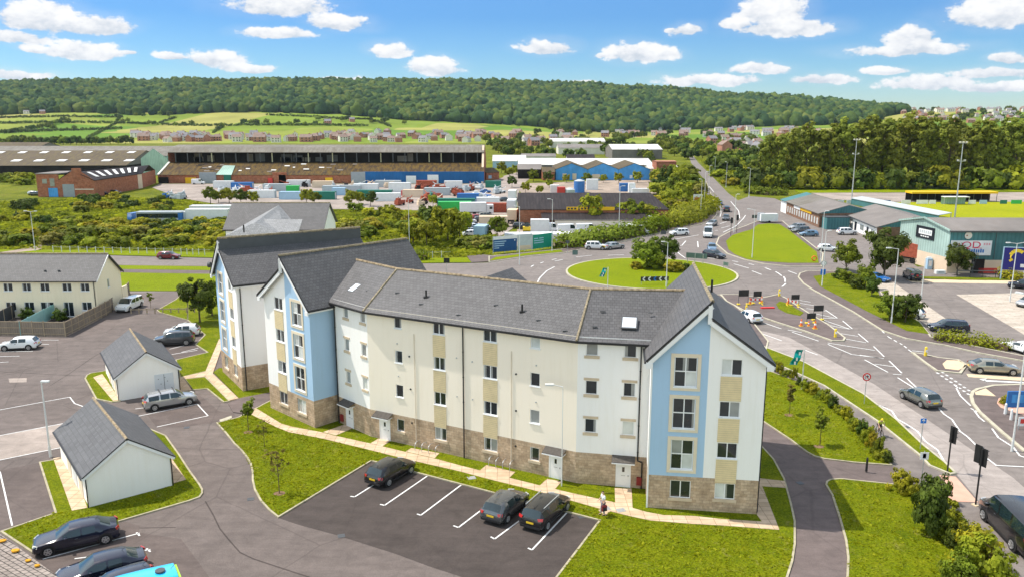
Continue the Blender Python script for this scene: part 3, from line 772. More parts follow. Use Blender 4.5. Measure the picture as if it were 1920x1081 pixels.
def facade(w, z0, z1, holes, zones, parent, name='wall', reveal=.11, gable=None, u0=0.0, u1=None):
    """zones: [(u_from, u_to, z_from, z_to, material)] later ones win; holes: [(ua, ub, za, zb)]"""
    u1 = w.L if u1 is None else u1
    us = sorted({u0, u1, *[h[0] for h in holes], *[h[1] for h in holes], *[z[0] for z in zones], *[z[1] for z in zones]})
    zs = sorted({z0, z1, *[h[2] for h in holes], *[h[3] for h in holes], *[z[2] for z in zones], *[z[3] for z in zones]})
    us = [u for u in us if u0 - 1e-6 <= u <= u1 + 1e-6]; zs = [z for z in zs if z0 - 1e-6 <= z <= z1 + 1e-6]
    mats = []
    for z in zones:
        if z[4] not in mats: mats.append(z[4])
    mb = MB()
    for i in range(len(us) - 1):
        for j in range(len(zs) - 1):
            uc = (us[i] + us[i + 1]) / 2; zc = (zs[j] + zs[j + 1]) / 2
            if any(h[0] < uc < h[1] and h[2] < zc < h[3] for h in holes): continue
            mt = 0
            for z in zones:
                if z[0] <= uc <= z[1] and z[2] <= zc <= z[3]: mt = mats.index(z[4])
            mb.add([w.p(us[i], zs[j]), w.p(us[i + 1], zs[j]), w.p(us[i + 1], zs[j + 1]), w.p(us[i], zs[j + 1])], mt)
    for (a, b, c, d) in holes:
        mt = 0
        for z in zones:
            if z[0] <= (a + b) / 2 <= z[1] and z[2] <= (c + d) / 2 <= z[3]: mt = mats.index(z[4])
        mb.add([w.p(a, c, -reveal), w.p(a, d, -reveal), w.p(a, d), w.p(a, c)], mt)
        mb.add([w.p(b, c), w.p(b, d), w.p(b, d, -reveal), w.p(b, c, -reveal)], mt)
        mb.add([w.p(a, d), w.p(a, d, -reveal), w.p(b, d, -reveal), w.p(b, d)], mt)
        mb.add([w.p(a, c, -reveal), w.p(a, c), w.p(b, c), w.p(b, c, -reveal)], mt)
        mb.add([w.p(a, c, -reveal - .01), w.p(b, c, -reveal - .01), w.p(b, d, -reveal - .01), w.p(a, d, -reveal - .01)], mt)
    for poly, mk in (gable or []):
        if mk not in mats: mats.append(mk)
        mb.add([w.p(u, z) for u, z in poly], mats.index(mk))
    return mb.build(name, [M[k] for k in mats], parent)

M['glass_curtain'] = glass('glass_before_curtain', (.16, .165, .16), .1)
M['glass_blind'] = glass('glass_before_blind', (.33, .34, .33), .15)
wr = random.Random(11)
def window(w, u0, u1, z0, z1, parent, kind='double', sill='upvc', head=None, surround=None, rec=.10, curt=None):
    f = MB(); fr = .055; d0, d1 = -rec - .02, -rec + .045
    w.box(f, u0, u0 + fr, z0, z1, d0, d1); w.box(f, u1 - fr, u1, z0, z1, d0, d1)
    w.box(f, u0 + fr, u1 - fr, z0, z0 + fr, d0, d1); w.box(f, u0 + fr, u1 - fr, z1 - fr, z1, d0, d1)
    um = (u0 + u1) / 2; zm = z0 + (z1 - z0) * .52
    if kind in ('double', 'quad'): w.box(f, um - .035, um + .035, z0 + fr, z1 - fr, d0, d1 + .002)
    if kind == 'quad':
        w.box(f, u0 + fr, um - .035, zm - .035, zm + .035, d0, d1); w.box(f, um + .035, u1 - fr, zm - .035, zm + .035, d0, d1)
    win = f.build('window', M['upvc'], parent)
    g_ = MB(); mats = [M['glass'], M['glass_curtain'], M['glass_blind']]
    def pane(a, b, c, d):
        m_ = curt if curt is not None else wr.choice([0, 0, 0, 0, 0, 0, 0, 1, 1, 2])
        g_.add([w.p(a, c, d0 + .035), w.p(b, c, d0 + .035), w.p(b, d, d0 + .035), w.p(a, d, d0 + .035)], m_)
        if m_ == 0 and wr.random() < .5:      # a curtain drawn to one side
            k = (b - a) * wr.uniform(.18, .35)
            if wr.random() < .5: q = (a, a + k)
            else: q = (b - k, b)
            g_.add([w.p(q[0], c, d0 + .037), w.p(q[1], c, d0 + .037), w.p(q[1], d, d0 + .037), w.p(q[0], d, d0 + .037)], 1)
    cols = [(u0 + fr, u1 - fr)] if kind == 'single' else [(u0 + fr, um - .035), (um + .035, u1 - fr)]
    rows = [(z0 + fr, z1 - fr)] if kind != 'quad' else [(z0 + fr, zm - .035), (zm + .035, z1 - fr)]
    for c_ in cols:
        for r_ in rows: pane(*c_, *r_)
    g_.build('pane', mats, win)
    sl = MB(); ww = .05 if sill == 'upvc' else .12
    w.box(sl, u0 - ww, u1 + ww, z0 - (.06 if sill == 'upvc' else .20), z0 + .004, -rec + .01, .07)
    sl.build('sill', M[sill], win)
    if head:
        h = MB(); w.box(h, u0 - .12, u1 + .12, z1 + .02, z1 + .20, 0.0, .05); h.build('lintel', M[head], win)
    if surround:
        h = MB(); s_ = .24
        w.box(h, u0 - s_, u0 - .01, z0 - s_, z1 + s_, 0, .045); w.box(h, u1 + .01, u1 + s_, z0 - s_, z1 + s_, 0, .045)
        w.box(h, u0 - .01, u1 + .01, z1 + .01, z1 + s_, 0, .045); w.box(h, u0 - .01, u1 + .01, z0 - s_, z0 - .07, 0, .045)
        h.build('surround', M[surround], win)
    return win

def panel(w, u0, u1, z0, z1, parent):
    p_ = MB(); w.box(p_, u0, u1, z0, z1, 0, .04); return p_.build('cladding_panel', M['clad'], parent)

M['canopy'] = flat('brown_grey_felt', (.10, .09, .08), .9, .1, var=.3, scale=5)
def front_door(w, u0, u1, parent, z1=1.93, box_side=0):
    d = MB(); w.box(d, u0, u1, .06, z1, -.06, .03)
    door = d.build('door', M['doorw'], parent)
    um = (u0 + u1) / 2
    g_ = MB(); w.box(g_, um - .09, um + .09, 1.25, 1.62, .031, .036); g_.build('pane', M['glass'], door)
    h = MB(); w.box(h, u1 - .16, u1 - .08, .92, 1.02, .031, .07); h.build('handle', M['galv'], door); h = MB(); w.box(h, um - .14, um + .14, .95, 1.0, .031, .04); h.build('letterbox', M['galv'], door)
    fr = MB(); w.box(fr, u0 - .07, u0, .06, z1 + .07, -.02, .05); w.box(fr, u1, u1 + .07, .06, z1 + .07, -.02, .05); w.box(fr, u0, u1, z1, z1 + .07, -.02, .05)
    fr.build('frame', M['upvc'], door)
    c = MB()
    a0, a1 = u0 - .35, u1 + .35
    c.slab([w.p(a0, 2.24, .72), w.p(a1, 2.24, .72), w.p(a1, 2.50, .02), w.p(a0, 2.50, .02)], .05, 0)
    can = c.build('canopy', M['canopy'], parent)
    c2 = MB(); w.box(c2, a0, a1, 2.10, 2.185, .66, .73); w.box(c2, a0 + .02, a0 + .08, 2.12, 2.19, .02, .66); w.box(c2, a1 - .08, a1 - .02, 2.12, 2.19, .02, .66)
    c2.build('fascia', M['upvc'], can)
    return door

def pipe(w, u, z0, z1, parent, r=.05, mat='black', d=.08, name='downpipe', feet=None):
    m_ = MB(); m_.tube(w.p(u, z0, d), w.p(u, z1, d), r, n=8)
    z = z0 + .6
    while z < z1: m_.tube(w.p(u, z, d), w.p(u, z + .06, d), r * 1.35, n=8); z += 2.0
    return m_.build(name, M[mat], parent, smooth=40)

def vent(w, u, z, parent, mat='black', r=.08):
    m_ = MB(); m_.tube(w.p(u, z, 0), w.p(u, z, .05), r, n=10); return m_.build('wall_vent', M[mat], parent)

def ridge_line(a, b, parent, mat='ridge', r=.12, name='ridge_tiles'):
    m_ = MB(); a = Vector(a); b = Vector(b); L = (b - a).length; n = max(2, int(L / .45))
    for i in range(n):
        p0 = a.lerp(b, i / n); p1 = a.lerp(b, (i + .96) / n)
        m_.tube(p0 + Vector((0, 0, -.03)), p1 + Vector((0, 0, -.03)), r * (1 + .08 * (i % 2)), n=6)
    return m_.build(name, M[mat], parent)

def stepped_gable(w, depth, ze, zr, zlow, high, parent, ov=.4, roof='slate', roof_low=None, eov=.42, ridge='ridge', gutter=True, wallmats=None, back=True, c=None, fascia=.32):
    """gabled roof whose two slopes stop at different heights: `high` is the side carrying the taller slope"""
    W = w.L; c = W / 2 if c is None else c
    def X(u, z, d): return w.p(u, z, d)
    f, bk = ov, -depth - .25
    zt = {'L': zr if high == 'L' else zlow, 'R': zr if high == 'R' else zlow}
    out = {}
    for side in 'LR':
        zt_ = zt[side]
        ue = -eov if side == 'L' else W + eov
        run = c if side == 'L' else W - c
        k = (zt_ - ze) / run; zee = ze - k * eov + .10
        top = zt_ + .14
        m_ = MB()
        if side == 'L': q = [X(ue, zee, f), X(c, top, f), X(c, top, bk), X(ue, zee, bk)]
        else: q = [X(c, top, f), X(ue, zee, f), X(ue, zee, bk), X(c, top, bk)]
        m_.slab(q, .12)
        out[side] = m_.build('roof', M[(roof_low or roof) if side != high else roof], parent)
        b_ = MB(); e0 = X(ue, zee - .17 - fascia / 2, f - .05); e1 = X(c, top - .17 - fascia / 2, f - .05)
        nn = w.n * .05
        lo, hi = e0, e1
        b_.add([lo + nn + Vector((0, 0, -fascia / 2)), hi + nn + Vector((0, 0, -fascia / 2)), hi + nn + Vector((0, 0, fascia / 2)), lo + nn + Vector((0, 0, fascia / 2))] if side == 'L' else
               [hi + nn + Vector((0, 0, -fascia / 2)), lo + nn + Vector((0, 0, -fascia / 2)), lo + nn + Vector((0, 0, fascia / 2)), hi + nn + Vector((0, 0, fascia / 2))])
        b_.bar(lo, hi, .06, fascia)
        s_ = 1 if side == 'L' else -1
        b_.bar(X(ue + s_ * .02, zee - .30, f - .02), X(ue + s_ * .45, zee - .30, f - .02), .09, .34)
        b_.build('bargeboard', M['upvc'], parent)
        v_ = MB(); v_.bar(X(ue, zee + .01, f + .02), X(c, top + .01, f + .02), .07, .09); v_.build('verge_trim', M['black'], parent)
        if gutter:
            g_ = MB(); g_.bar(X(ue - s_ * .05, zee - .10, f), X(ue - s_ * .05, zee - .10, bk), .12, .11); g_.build('gutter', M['black'], parent)
            sf = MB(); sf.bar(X(ue + s_ * .2, zee - .25, f - .1), X(ue + s_ * .2, zee - .25, bk + .1), .42, .12); sf.build('soffit', M['upvc'], parent)
    if zlow < zr - .1:
        st = MB(); h = .03 * (1 if high == 'L' else -1)
        A = [X(c + h, zlow - .1, f), X(c + h, zlow - .1, bk), X(c + h, zr + .13, bk), X(c + h, zr + .13, f)]
        if high == 'L': st.add(A)
        else: st.add(A[::-1])
        st.bar(X(c, zr + .02, f), X(c, zr + .02, bk), .10, .18)
        st.build('step_cladding', M['darkgrey'], parent)
        w_ = MB(); sx = .14 if high == 'L' else -.14
        w_.bar(X(c + h - sx, zlow - .25, f - .03), X(c + h - sx, zr - .15, f - .03), .26, .10)
        w_.build('bargeboard', M['upvc'], parent)
    ridge_line(X(c, zr + .16, f), X(c, zr + .16, bk), parent, ridge)
    return out

A_ = Vector((9.36, 50.33, 0)); B_ = Vector((16.54, 49.35, 0))
S0, S1, S2, S3 = Vector((-14.88, 66.11, 0)), Vector((-11.53, 62.85, 0)), Vector((4.81, 54.10, 0)), Vector((9.75, 53.13, 0))
L2 = Vector((-16.66, 64.75, 0)); L1 = L2 + Vector((-.728, .686, 0)) * 7.24
blk = thing('apartment_block', 'long curved cream and white apartment block with blue gable ends and stone base', 'apartment block', (0, 58, 0))
ZE = 10.85
ROWS = {3: (9.75, 10.78), 2: (6.90, 7.93), 1: (4.03, 5.08), 0: (1.10, 2.15)}
ST = 2.48
def mid_wall(w, singles, doubles, doors, base_mat, extra=(), heads=()):
    holes = []; wins = []
    for u, wd, floors, k in singles:
        for fl in floors:
            z0, z1 = ROWS[fl]; holes.append((u - wd / 2, u + wd / 2, z0, z1)); wins.append((u - wd / 2, u + wd / 2, z0, z1, 'single', k, fl))
    for u, wd in doubles:
        for fl in (3, 2, 1, 0):
            z0, z1 = ROWS[fl]; holes.append((u - wd / 2, u + wd / 2, z0, z1)); wins.append((u - wd / 2, u + wd / 2, z0, z1, 'double', 'upvc', fl))
    zones = [(0, w.L, 0, ZE + .3, base_mat), (0, w.L, 0, ST, 'stone')] + list(extra)
    facade(w, 0, ZE + .25, holes, zones, blk)
    for (a, b, c, d, k, sl, fl) in wins:
        window(w, a, b, c, d, blk, k, 'sill' if fl == 0 else sl, head='sill' if (sl == 'sill' and fl in (1, 2)) else None)
    for u, wd in doubles:
        for z0, z1 in ((7.93, 9.66), (5.08, 6.81), (2.15, 3.94)): panel(w, u - wd / 2 - .02, u + wd / 2 + .02, z0 + .02, z1 + .02, blk)
    for u in doors: front_door(w, u - .47, u + .47, blk)
W0, W1, W2 = Wall(S0, S1), Wall(S1, S2), Wall(S2, S3)
mid_wall(W0, [(1.7, .62, (3, 2, 1), 'sill'), (4.1, .62, (3, 2, 1), 'sill')], [], [1.70], 'white')
mid_wall(W1, [(3.05, .72, (3, 2, 1, 0), 'upvc'), (15.2, .78, (3, 2, 1, 0), 'upvc')], [(6.92, 1.08), (11.45, 1.18)], [1.48, 16.95], 'cream')
mid_wall(W2, [(1.0, .84, (3, 2, 1), 'sill'), (3.66, .84, (3, 2, 1), 'sill')], [], [3.42], 'white')
pipe(W1, 9.12, .05, 10.7, blk); pipe(W0, .12, .05, 10.7, blk); pipe(W2, 4.40, 2.2, 10.7, blk)
pl = MB(); pl.tube(W2.p(4.40, 2.2, .08), W2.p(4.72, 2.1, .08), .05); pl.tube(W2.p(4.72, 2.1, .08), W2.p(4.72, .1, .08), .05); pl.build('downpipe', M['black'], blk)
M['pipe_cream'] = flat('cream_painted_pipe', (.70, .62, .50), .6, .3)
pipe(W1, 13.26, .4, 9.3, blk, .028, 'pipe_cream', .05, 'gas_pipe'); pipe(W1, 4.60, .4, 9.5, blk, .028, 'pipe_cream', .05, 'gas_pipe')
for (u, z) in [(2.95, 8.5), (4.1, 7.6), (4.15, 4.9), (4.2, 2.05), (3.0, 5.8), (8.5, 8.1), (9.9, 8.0), (8.5, 5.0), (9.9, 5.0), (13.65, 7.6), (13.65, 4.75), (13.62, 1.95), (15.3, 8.5), (15.3, 5.7)]:
    vent(W1, u, z, blk, 'black' if z in (7.6, 4.9, 2.05, 4.75, 1.95) else 'galv', .075 if z in (7.6, 4.9, 2.05, 4.75, 1.95) else .055)
for wl, u in ((W2, 4.55), (W0, .55)):
    mb_ = MB(); wl.box(mb_, u - .18, u + .18, .35, .95, 0, .14); mb_.build('meter_box', flat('dark_red_box', (.26, .03, .03), .5, .3), blk)
def back_off(p, n, d): return Vector((p.x - n.x * d, p.y - n.y * d, 0))
DEP = 9.6
rb = [back_off(S0, W0.n, DEP), back_off(S1, (W0.n + W1.n).normalized(), DEP * 1.02), back_off(S2, (W1.n + W2.n).normalized(), DEP * 1.02), back_off(S3, W2.n, DEP)]
for i in (2, 1, 0):
    wq = Wall(rb[i + 1], rb[i]); facade(wq, 0, ZE + .25, [], [(0, wq.L, 0, ZE + .3, 'cream'), (0, wq.L, 0, ST, 'stone')], blk)
RZ = 13.5
Rg = [Vector((-14.42, 72.1, RZ)), Vector((-9.53, 66.98, RZ)), Vector((6.1, 58.6, RZ)), Vector((13.0, 58.1, RZ))]
Rg0 = Rg[0] + (Rg[0] - Rg[1]).normalized() * 1.6; Rg3 = Rg[3] + (Rg[3] - Rg[2]).normalized() * 1.2
rp = [Rg0, Rg[1], Rg[2], Rg3]
eo = .38
def eave(p, n, o=eo): return Vector((p.x + n.x * o, p.y + n.y * o, ZE + .22 - o * .55))
ev = [eave(S0 - W0.t * .1, W0.n), eave(S1, (W0.n + W1.n).normalized(), eo * 1.03), eave(S2, (W1.n + W2.n).normalized(), eo * 1.03), eave(S3 + W2.t * .05, W2.n)]
bv = [Vector((p.x - n.x * -0 , p.y, ZE + .1)) for p, n in zip(rb, [W0.n] * 4)]
for i in range(3):
    MB().slab([ev[i], ev[i + 1], rp[i + 1], rp[i]], .12).build('roof', M['slate'], blk)
    MB().slab([bv[i + 1], bv[i], rp[i], rp[i + 1]], .12).build('roof', M['slate'], blk)
    gt = MB(); gt.bar(ev[i] + Vector((0, 0, -.10)), ev[i + 1] + Vector((0, 0, -.10)), .13, .12); gt.build('gutter', M['black'], blk)
    ridge_line(rp[i] + Vector((0, 0, .03)), rp[i + 1] + Vector((0, 0, .03)), blk, 'ridge_o')
for i in (1, 2): ridge_line(ev[i] + Vector((0, 0, .05)), rp[i] + Vector((0, 0, .04)), blk, 'ridge', .10, 'hip_tiles')
def on_roof(i, px, py):
    """intersect the pixel's ray with roof slope i"""
    a, b, c_ = ev[i], ev[i + 1], rp[i]; n = (b - a).cross(c_ - a).normalized(); d = Vector(ray(px, py)); o = Vector((0, 0, CAM_H))
    return o + d * ((a - o).dot(n) / d.dot(n)), n
def skylight(i, px, py, w_, h_):
    p_, n = on_roof(i, px, py); t_ = (ev[i + 1] - ev[i]).normalized(); u_ = n.cross(t_)
    f = MB(); g_ = MB()
    for mbx, k, z in ((f, 1.0, .07), (g_, .84, .09)):
        q = [p_ + n * z - t_ * w_ / 2 * k - u_ * h_ / 2 * k, p_ + n * z + t_ * w_ / 2 * k - u_ * h_ / 2 * k, p_ + n * z + t_ * w_ / 2 * k + u_ * h_ / 2 * k, p_ + n * z - t_ * w_ / 2 * k + u_ * h_ / 2 * k]
        mbx.slab(q, .08)
    s_ = f.build('skylight', M['darkgrey'], blk); g_.build('pane', M['skyglass'], s_)
skylight(0, 665, 540, .80, 1.15); skylight(2, 1180, 605, 1.15, 1.25)
for i, x, y in ((1, 799, 556), (1, 979, 583)):
    p_, n = on_roof(i, x, y); f = MB(); f.tube(p_ + Vector((0, 0, -.1)), p_ + Vector((0, 0, .55)), .075, n=8); f.box(p_ + Vector((0, 0, -.06)), (.4, .4, .1)); f.build('flue', M['black'], blk)
for i, x, y in ((1, 745, 549), (1, 790, 570), (1, 930, 572), (0, 690, 545), (2, 1130, 583), (2, 1220, 586), (1, 860, 590), (1, 1010, 600), (2, 1115, 612), (1, 1060, 620)):
    p_, n = on_roof(i, x, y); f = MB(); f.bar(p_ + n * .03 - Vector((.18, 0, 0)), p_ + n * .03 + Vector((.18, 0, 0)), .12, .05); f.build('roof_vent', M['darkgrey'], blk)
mid = Rg[1].lerp(Rg[2], .47); dn = Vector((.47, .883, 0)); tn = Vector((.883, -.47, 0))
e_ = mid + dn * 5.2
hw = 3.4
MB().slab([mid - tn * hw + dn * 1 + Vector((0, 0, -2.4)), mid - dn * .2, e_, e_ - tn * hw + Vector((0, 0, -2.4))], .12).build('roof', M['slate'], blk)
MB().slab([mid - dn * .2, mid + tn * hw + dn * 1 + Vector((0, 0, -2.4)), e_ + tn * hw + Vector((0, 0, -2.4)), e_], .12).build('roof', M['slate'], blk)
MB().add([e_ - tn * hw - dn * .3 + Vector((0, 0, -2.5)), e_ - dn * .3 + Vector((0, 0, -.15)), e_ + tn * hw - dn * .3 + Vector((0, 0, -2.5)), Vector((e_.x + tn.x * hw, e_.y + tn.y * hw, 0)), Vector((e_.x - tn.x * hw, e_.y - tn.y * hw, 0))]).build('wall', M['cream'], blk)

def gable_wing(w, depth, parent, blue_side, high, cols, rear_plain=True, side_mats=('white', 'white'), roof='slate', cpos=None, stone_z=ST, big='quad'):
    W = w.L; c = W / 2
    z_hi, z_lo = 14.5, 13.4
    zl = z_hi if high == 'L' else z_lo; zr_ = z_hi if high == 'R' else z_lo
    bl = (0, c) if blue_side == 'L' else (c, W)
    holes = []; todo = []
    ub, uw = cols
    for z0, z1 in ((8.76, 10.80), (5.87, 7.98), (2.98, 5.08)):
        holes.append((ub - .73, ub + .73, z0, z1)); todo.append((ub - .73, ub + .73, z0, z1, 'quad', 'upvc', 'surround'))
    holes.append((ub - .68, ub + .68, .92, 2.18)); todo.append((ub - .68, ub + .68, .92, 2.18, 'double', 'sill', None))
    for z0, z1 in ((9.68, 10.78), (6.80, 7.90), (3.93, 5.03), (1.02, 2.15)):
        holes.append((uw - .66, uw + .66, z0, z1)); todo.append((uw - .66, uw + .66, z0, z1, 'double', 'upvc' if z0 > 2 else 'sill', None))
    facade(w, 0, ZE + .1, holes, [(0, W, 0, ZE + .2, 'white'), (bl[0], bl[1], 0, ZE + .2, 'blue'), (0, W, 0, stone_z, 'stone')], parent,
           gable=[([(0, ZE + .1), (c, ZE + .1), (c, zl - .02)], 'blue' if blue_side == 'L' else 'white'), ([(c, ZE + .1), (W, ZE + .1), (c, zr_ - .02)], 'blue' if blue_side == 'R' else 'white')])
    for (a, b, c0, d0, k, sl, su) in todo: window(w, a, b, c0, d0, parent, k, sl, surround=su)
    for z0, z1 in ((7.93, 9.60), (5.06, 6.72), (2.18, 3.85)): panel(w, uw - .68, uw + .68, z0 + .02, z1 + .02, parent)
    wl = Wall(w.p(0, 0, -depth), w.p(0, 0)); wr_ = Wall(w.p(W, 0), w.p(W, 0, -depth)); wb = Wall(w.p(W, 0, -depth), w.p(0, 0, -depth))
    facade(wl, 0, ZE + .1, [], [(0, depth, 0, ZE + .2, side_mats[0]), (0, depth, 0, stone_z, 'stone')], parent)
    facade(wr_, 0, ZE + .1, [], [(0, depth, 0, ZE + .2, side_mats[1]), (0, depth, 0, stone_z, 'stone')], parent)
    facade(wb, 0, ZE + .1, [], [(0, W, 0, ZE + .2, 'white'), (0, W, 0, stone_z, 'stone')], parent,
           gable=[([(0, ZE + .1), (W / 2, ZE + .1), (W / 2, zr_ - .02)], 'white'), ([(W / 2, ZE + .1), (W, ZE + .1), (W / 2, zl - .02)], 'white')])
    stepped_gable(w, depth, ZE, z_hi, z_lo, high, parent, roof=roof)
    return wl, wr_
WR = Wall(A_, B_)
gable_wing(WR, 13.4, blk, 'L', 'L', (2.18, 5.10))
trim = MB(); WR.box(trim, -.05, .06, 0, ZE, -.02, .03); trim.build('corner_trim', M['upvc'], blk)
pR = Wall(WR.p(7.24, 0), WR.p(7.24, 0, -13)); pipe(pR, .25, .05, 10.6, blk)
fl = MB(); q_ = WR.p(5.0, 12.6, -12.2); fl.tube(q_, q_ + Vector((0, 0, 1.0)), .09, n=8); fl.build('flue', M['black'], blk)
WL = Wall(L1, L2)
wl_, wr2_ = gable_wing(WL, 13.4, blk, 'R', 'R', (5.32, 2.42), side_mats=('white', 'blue'))

B2 = Vector((-25.95, 74.29, 0)); B1 = B2 + Vector((-.554, .832, 0)) * 7.6
blkB = thing('apartment_block', 'white and blue gabled apartment block with a dark step along its roof, left of centre', 'apartment block', (-24, 82, 0))
WB = Wall(B1, B2)
wbl, wbr = gable_wing(WB, 14.2, blkB, 'L', 'L', (1.95, 5.45), side_mats=('white', 'white'))
pipe(wbr, .35, .05, 10.6, blkB)
dish = MB(); dish.tube(WB.p(-.35, 11.4, .3), WB.p(-.5, 11.4, .5), .28, .30, n=12); dish.build('satellite_dish', M['darkgrey'], blkB)

blkC = thing('apartment_block', 'rearmost apartment block showing a broad grey tiled roof with paler cross gables', 'apartment block', (-34, 116, 0))
c0 = P(439, 380, 14.2); c1 = P(615, 380, 14.2)
wc = Wall(Vector((c0.x, 112.1, 0)), Vector((c1.x, 112.1, 0)))
facade(wc, 0, 10.9, [], [(0, wc.L, 0, 11, 'white'), (0, wc.L, 0, ST, 'stone')], blkC)
wcr = Wall(wc.p(wc.L, 0), wc.p(wc.L, 0, -8.6)); wcl = Wall(wc.p(0, 0, -8.6), wc.p(0, 0)); wcb = Wall(wc.p(wc.L, 0, -8.6), wc.p(0, 0, -8.6))
for q in (wcr, wcl): facade(q, 0, 10.9, [], [(0, q.L, 0, 11, 'white'), (0, q.L, 0, ST, 'stone')], blkC, gable=[([(0, 10.9), (8.6, 10.9), (4.3, 14.0)], 'white')])
facade(wcb, 0, 10.9, [], [(0, wcb.L, 0, 11, 'white')], blkC)
MB().slab([wc.p(-.3, 10.85, .4), wc.p(wc.L + .3, 10.85, .4), wc.p(wc.L + .3, 14.2, -4.3), wc.p(-.3, 14.2, -4.3)], .12).build('roof', M['slate'], blkC)
MB().slab([wc.p(-.3, 14.2, -4.3), wc.p(wc.L + .3, 14.2, -4.3), wc.p(wc.L + .3, 10.85, -9.0), wc.p(-.3, 10.85, -9.0)], .12).build('roof', M['slate'], blkC)
ridge_line(wc.p(-.3, 14.2, -4.3), wc.p(wc.L + .3, 14.2, -4.3), blkC)
gt = MB(); gt.bar(wc.p(-.3, 10.75, .45), wc.p(wc.L + .3, 10.75, .45), .13, .12); gt.build('gutter', M['black'], blkC)
ua = 6.6
def cx(u, z, d): return wc.p(u, z, d)
rz = 13.9
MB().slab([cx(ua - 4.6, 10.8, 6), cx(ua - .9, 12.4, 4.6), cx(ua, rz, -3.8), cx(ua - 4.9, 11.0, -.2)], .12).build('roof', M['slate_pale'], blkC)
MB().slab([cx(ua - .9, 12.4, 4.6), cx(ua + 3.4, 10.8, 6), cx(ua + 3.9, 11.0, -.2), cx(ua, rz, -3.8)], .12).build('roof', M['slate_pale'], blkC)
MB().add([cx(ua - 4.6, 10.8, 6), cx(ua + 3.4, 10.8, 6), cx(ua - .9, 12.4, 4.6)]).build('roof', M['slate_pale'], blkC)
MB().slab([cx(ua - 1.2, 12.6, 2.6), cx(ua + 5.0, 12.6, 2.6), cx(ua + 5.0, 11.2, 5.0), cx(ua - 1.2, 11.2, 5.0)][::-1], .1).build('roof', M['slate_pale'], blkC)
wf = Wall(cx(ua - 4.4, 0, 5.6), cx(ua + 3.2, 0, 5.6)); facade(wf, 0, 10.8, [], [(0, wf.L, 0, 11, 'white'), (0, wf.L, 0, ST, 'stone')], blkC)
for uu in (ua - 4.4, ua + 3.2):
    q = Wall(cx(uu, 0, 0), cx(uu, 0, 5.6)) if uu < ua else Wall(cx(uu, 0, 5.6), cx(uu, 0, 0)); facade(q, 0, 10.8, [], [(0, q.L, 0, 11, 'white'), (0, q.L, 0, ST, 'stone')], blkC)
fl = MB(); q_ = P(457.5, 436, 11.4); fl.tube(q_, q_ + Vector((0, 0, 1.0)), .1); fl.build('flue', M['black'], blkC)

M['store'] = render_wall('white_store_render', (.90, .86, .81), .05)
M['slate_s'] = slate('plain_grey_tiles', (.10, .10, .104), .33, .34, seam=.5)
M['steeldoor'] = flat('white_steel_door', (.66, .68, .70), .5, .4, var=.05)
def store(a, b, depth, label, door=None):
    w = Wall(a, b); t_ = thing('refuse_store', label, 'outbuilding', tuple(w.p(w.L / 2, 0, -depth / 2)), group='white refuse stores in the car park')
    W = w.L; H_, Rr_ = 2.42, 4.28
    for q, g in ((w, 1), (Wall(w.p(W, 0), w.p(W, 0, -depth)), 0), (Wall(w.p(W, 0, -depth), w.p(0, 0, -depth)), 1), (Wall(w.p(0, 0, -depth), w.p(0, 0)), 0)):
        facade(q, 0, H_, [], [(0, q.L, 0, H_ + 1, 'store')], t_, gable=[([(0, H_), (q.L, H_), (q.L / 2, Rr_)], 'store')] if g else None)
    for s_ in (0, 1):
        u0 = -.28 if s_ == 0 else W + .28; ze = H_ - .28 * (Rr_ - H_) / (W / 2) + .1
        q = [w.p(u0, ze, .22), w.p(W / 2, Rr_ + .12, .22), w.p(W / 2, Rr_ + .12, -depth - .2), w.p(u0, ze, -depth - .2)]
        MB().slab(q if s_ == 0 else [q[1], q[0], q[3], q[2]], .1).build('roof', M['slate_s'], t_)
        for dd in (.2, -depth - .18):
            b_ = MB(); b_.bar(w.p(u0, ze - .15, dd), w.p(W / 2, Rr_ - .04, dd), .06, .18); b_.build('bargeboard', M['upvc'], t_)
        v_ = MB(); v_.bar(w.p(u0, ze + .01, .24), w.p(W / 2, Rr_ + .14, .24), .05, .07); v_.build('verge_trim', M['black'], t_)
        g_ = MB(); g_.bar(w.p(u0 + (-.04 if s_ == 0 else .04), ze - .08, .2), w.p(u0 + (-.04 if s_ == 0 else .04), ze - .08, -depth - .2), .11, .1); g_.build('gutter', M['black'], t_)
        p_ = MB(); uu = -.06 if s_ == 0 else W + .06; p_.tube(w.p(uu, 0, .05), w.p(uu, ze - .1, .05), .045); p_.build('downpipe', M['black'], t_)
    ridge_line(w.p(W / 2, Rr_ + .15, .22), w.p(W / 2, Rr_ + .15, -depth - .2), t_, 'ridge_o', .10)
    if door:
        u0, u1 = door; d = MB(); w.box(d, u0, u1, .06, 2.0, 0, .05); dd = d.build('door', M['steeldoor'], t_)
        h = MB(); w.box(h, (u0 + u1) / 2 - .02, (u0 + u1) / 2 + .02, .1, 1.95, .05, .055)
        for k in ((.3, 1.5), (.9, 1.6), (1.1, 1.2), (.5, 1.0)): w.box(h, u0 + k[0], u0 + k[0] + .07, k[1], k[1] + .07, .05, .07)
        h.build('door_fitting', M['darkgrey'], dd)
    wl = Wall(w.p(0, 0, -depth), w.p(0, 0))
    for k in range(3):
        u0 = depth * .3 + k * 2.1
        d = MB(); wl.box(d, u0, u0 + 1.3, .05, 1.95, 0, .04); d.build('door', M['steeldoor'] if k % 2 else M['surround'], t_)
    return w
store(P(168, 952), P(323, 911), 10.3, 'white outbuilding with grey pitched roof nearest the camera, blank gable, beside the lamp post')
store(P(224, 751), P(224, 751) + (P(334, 732.5) - P(224, 751)).normalized() * 5.35, 10.0, 'white outbuilding with grey pitched roof and white gable door, behind the silver estate car', door=(3.2, 4.9))

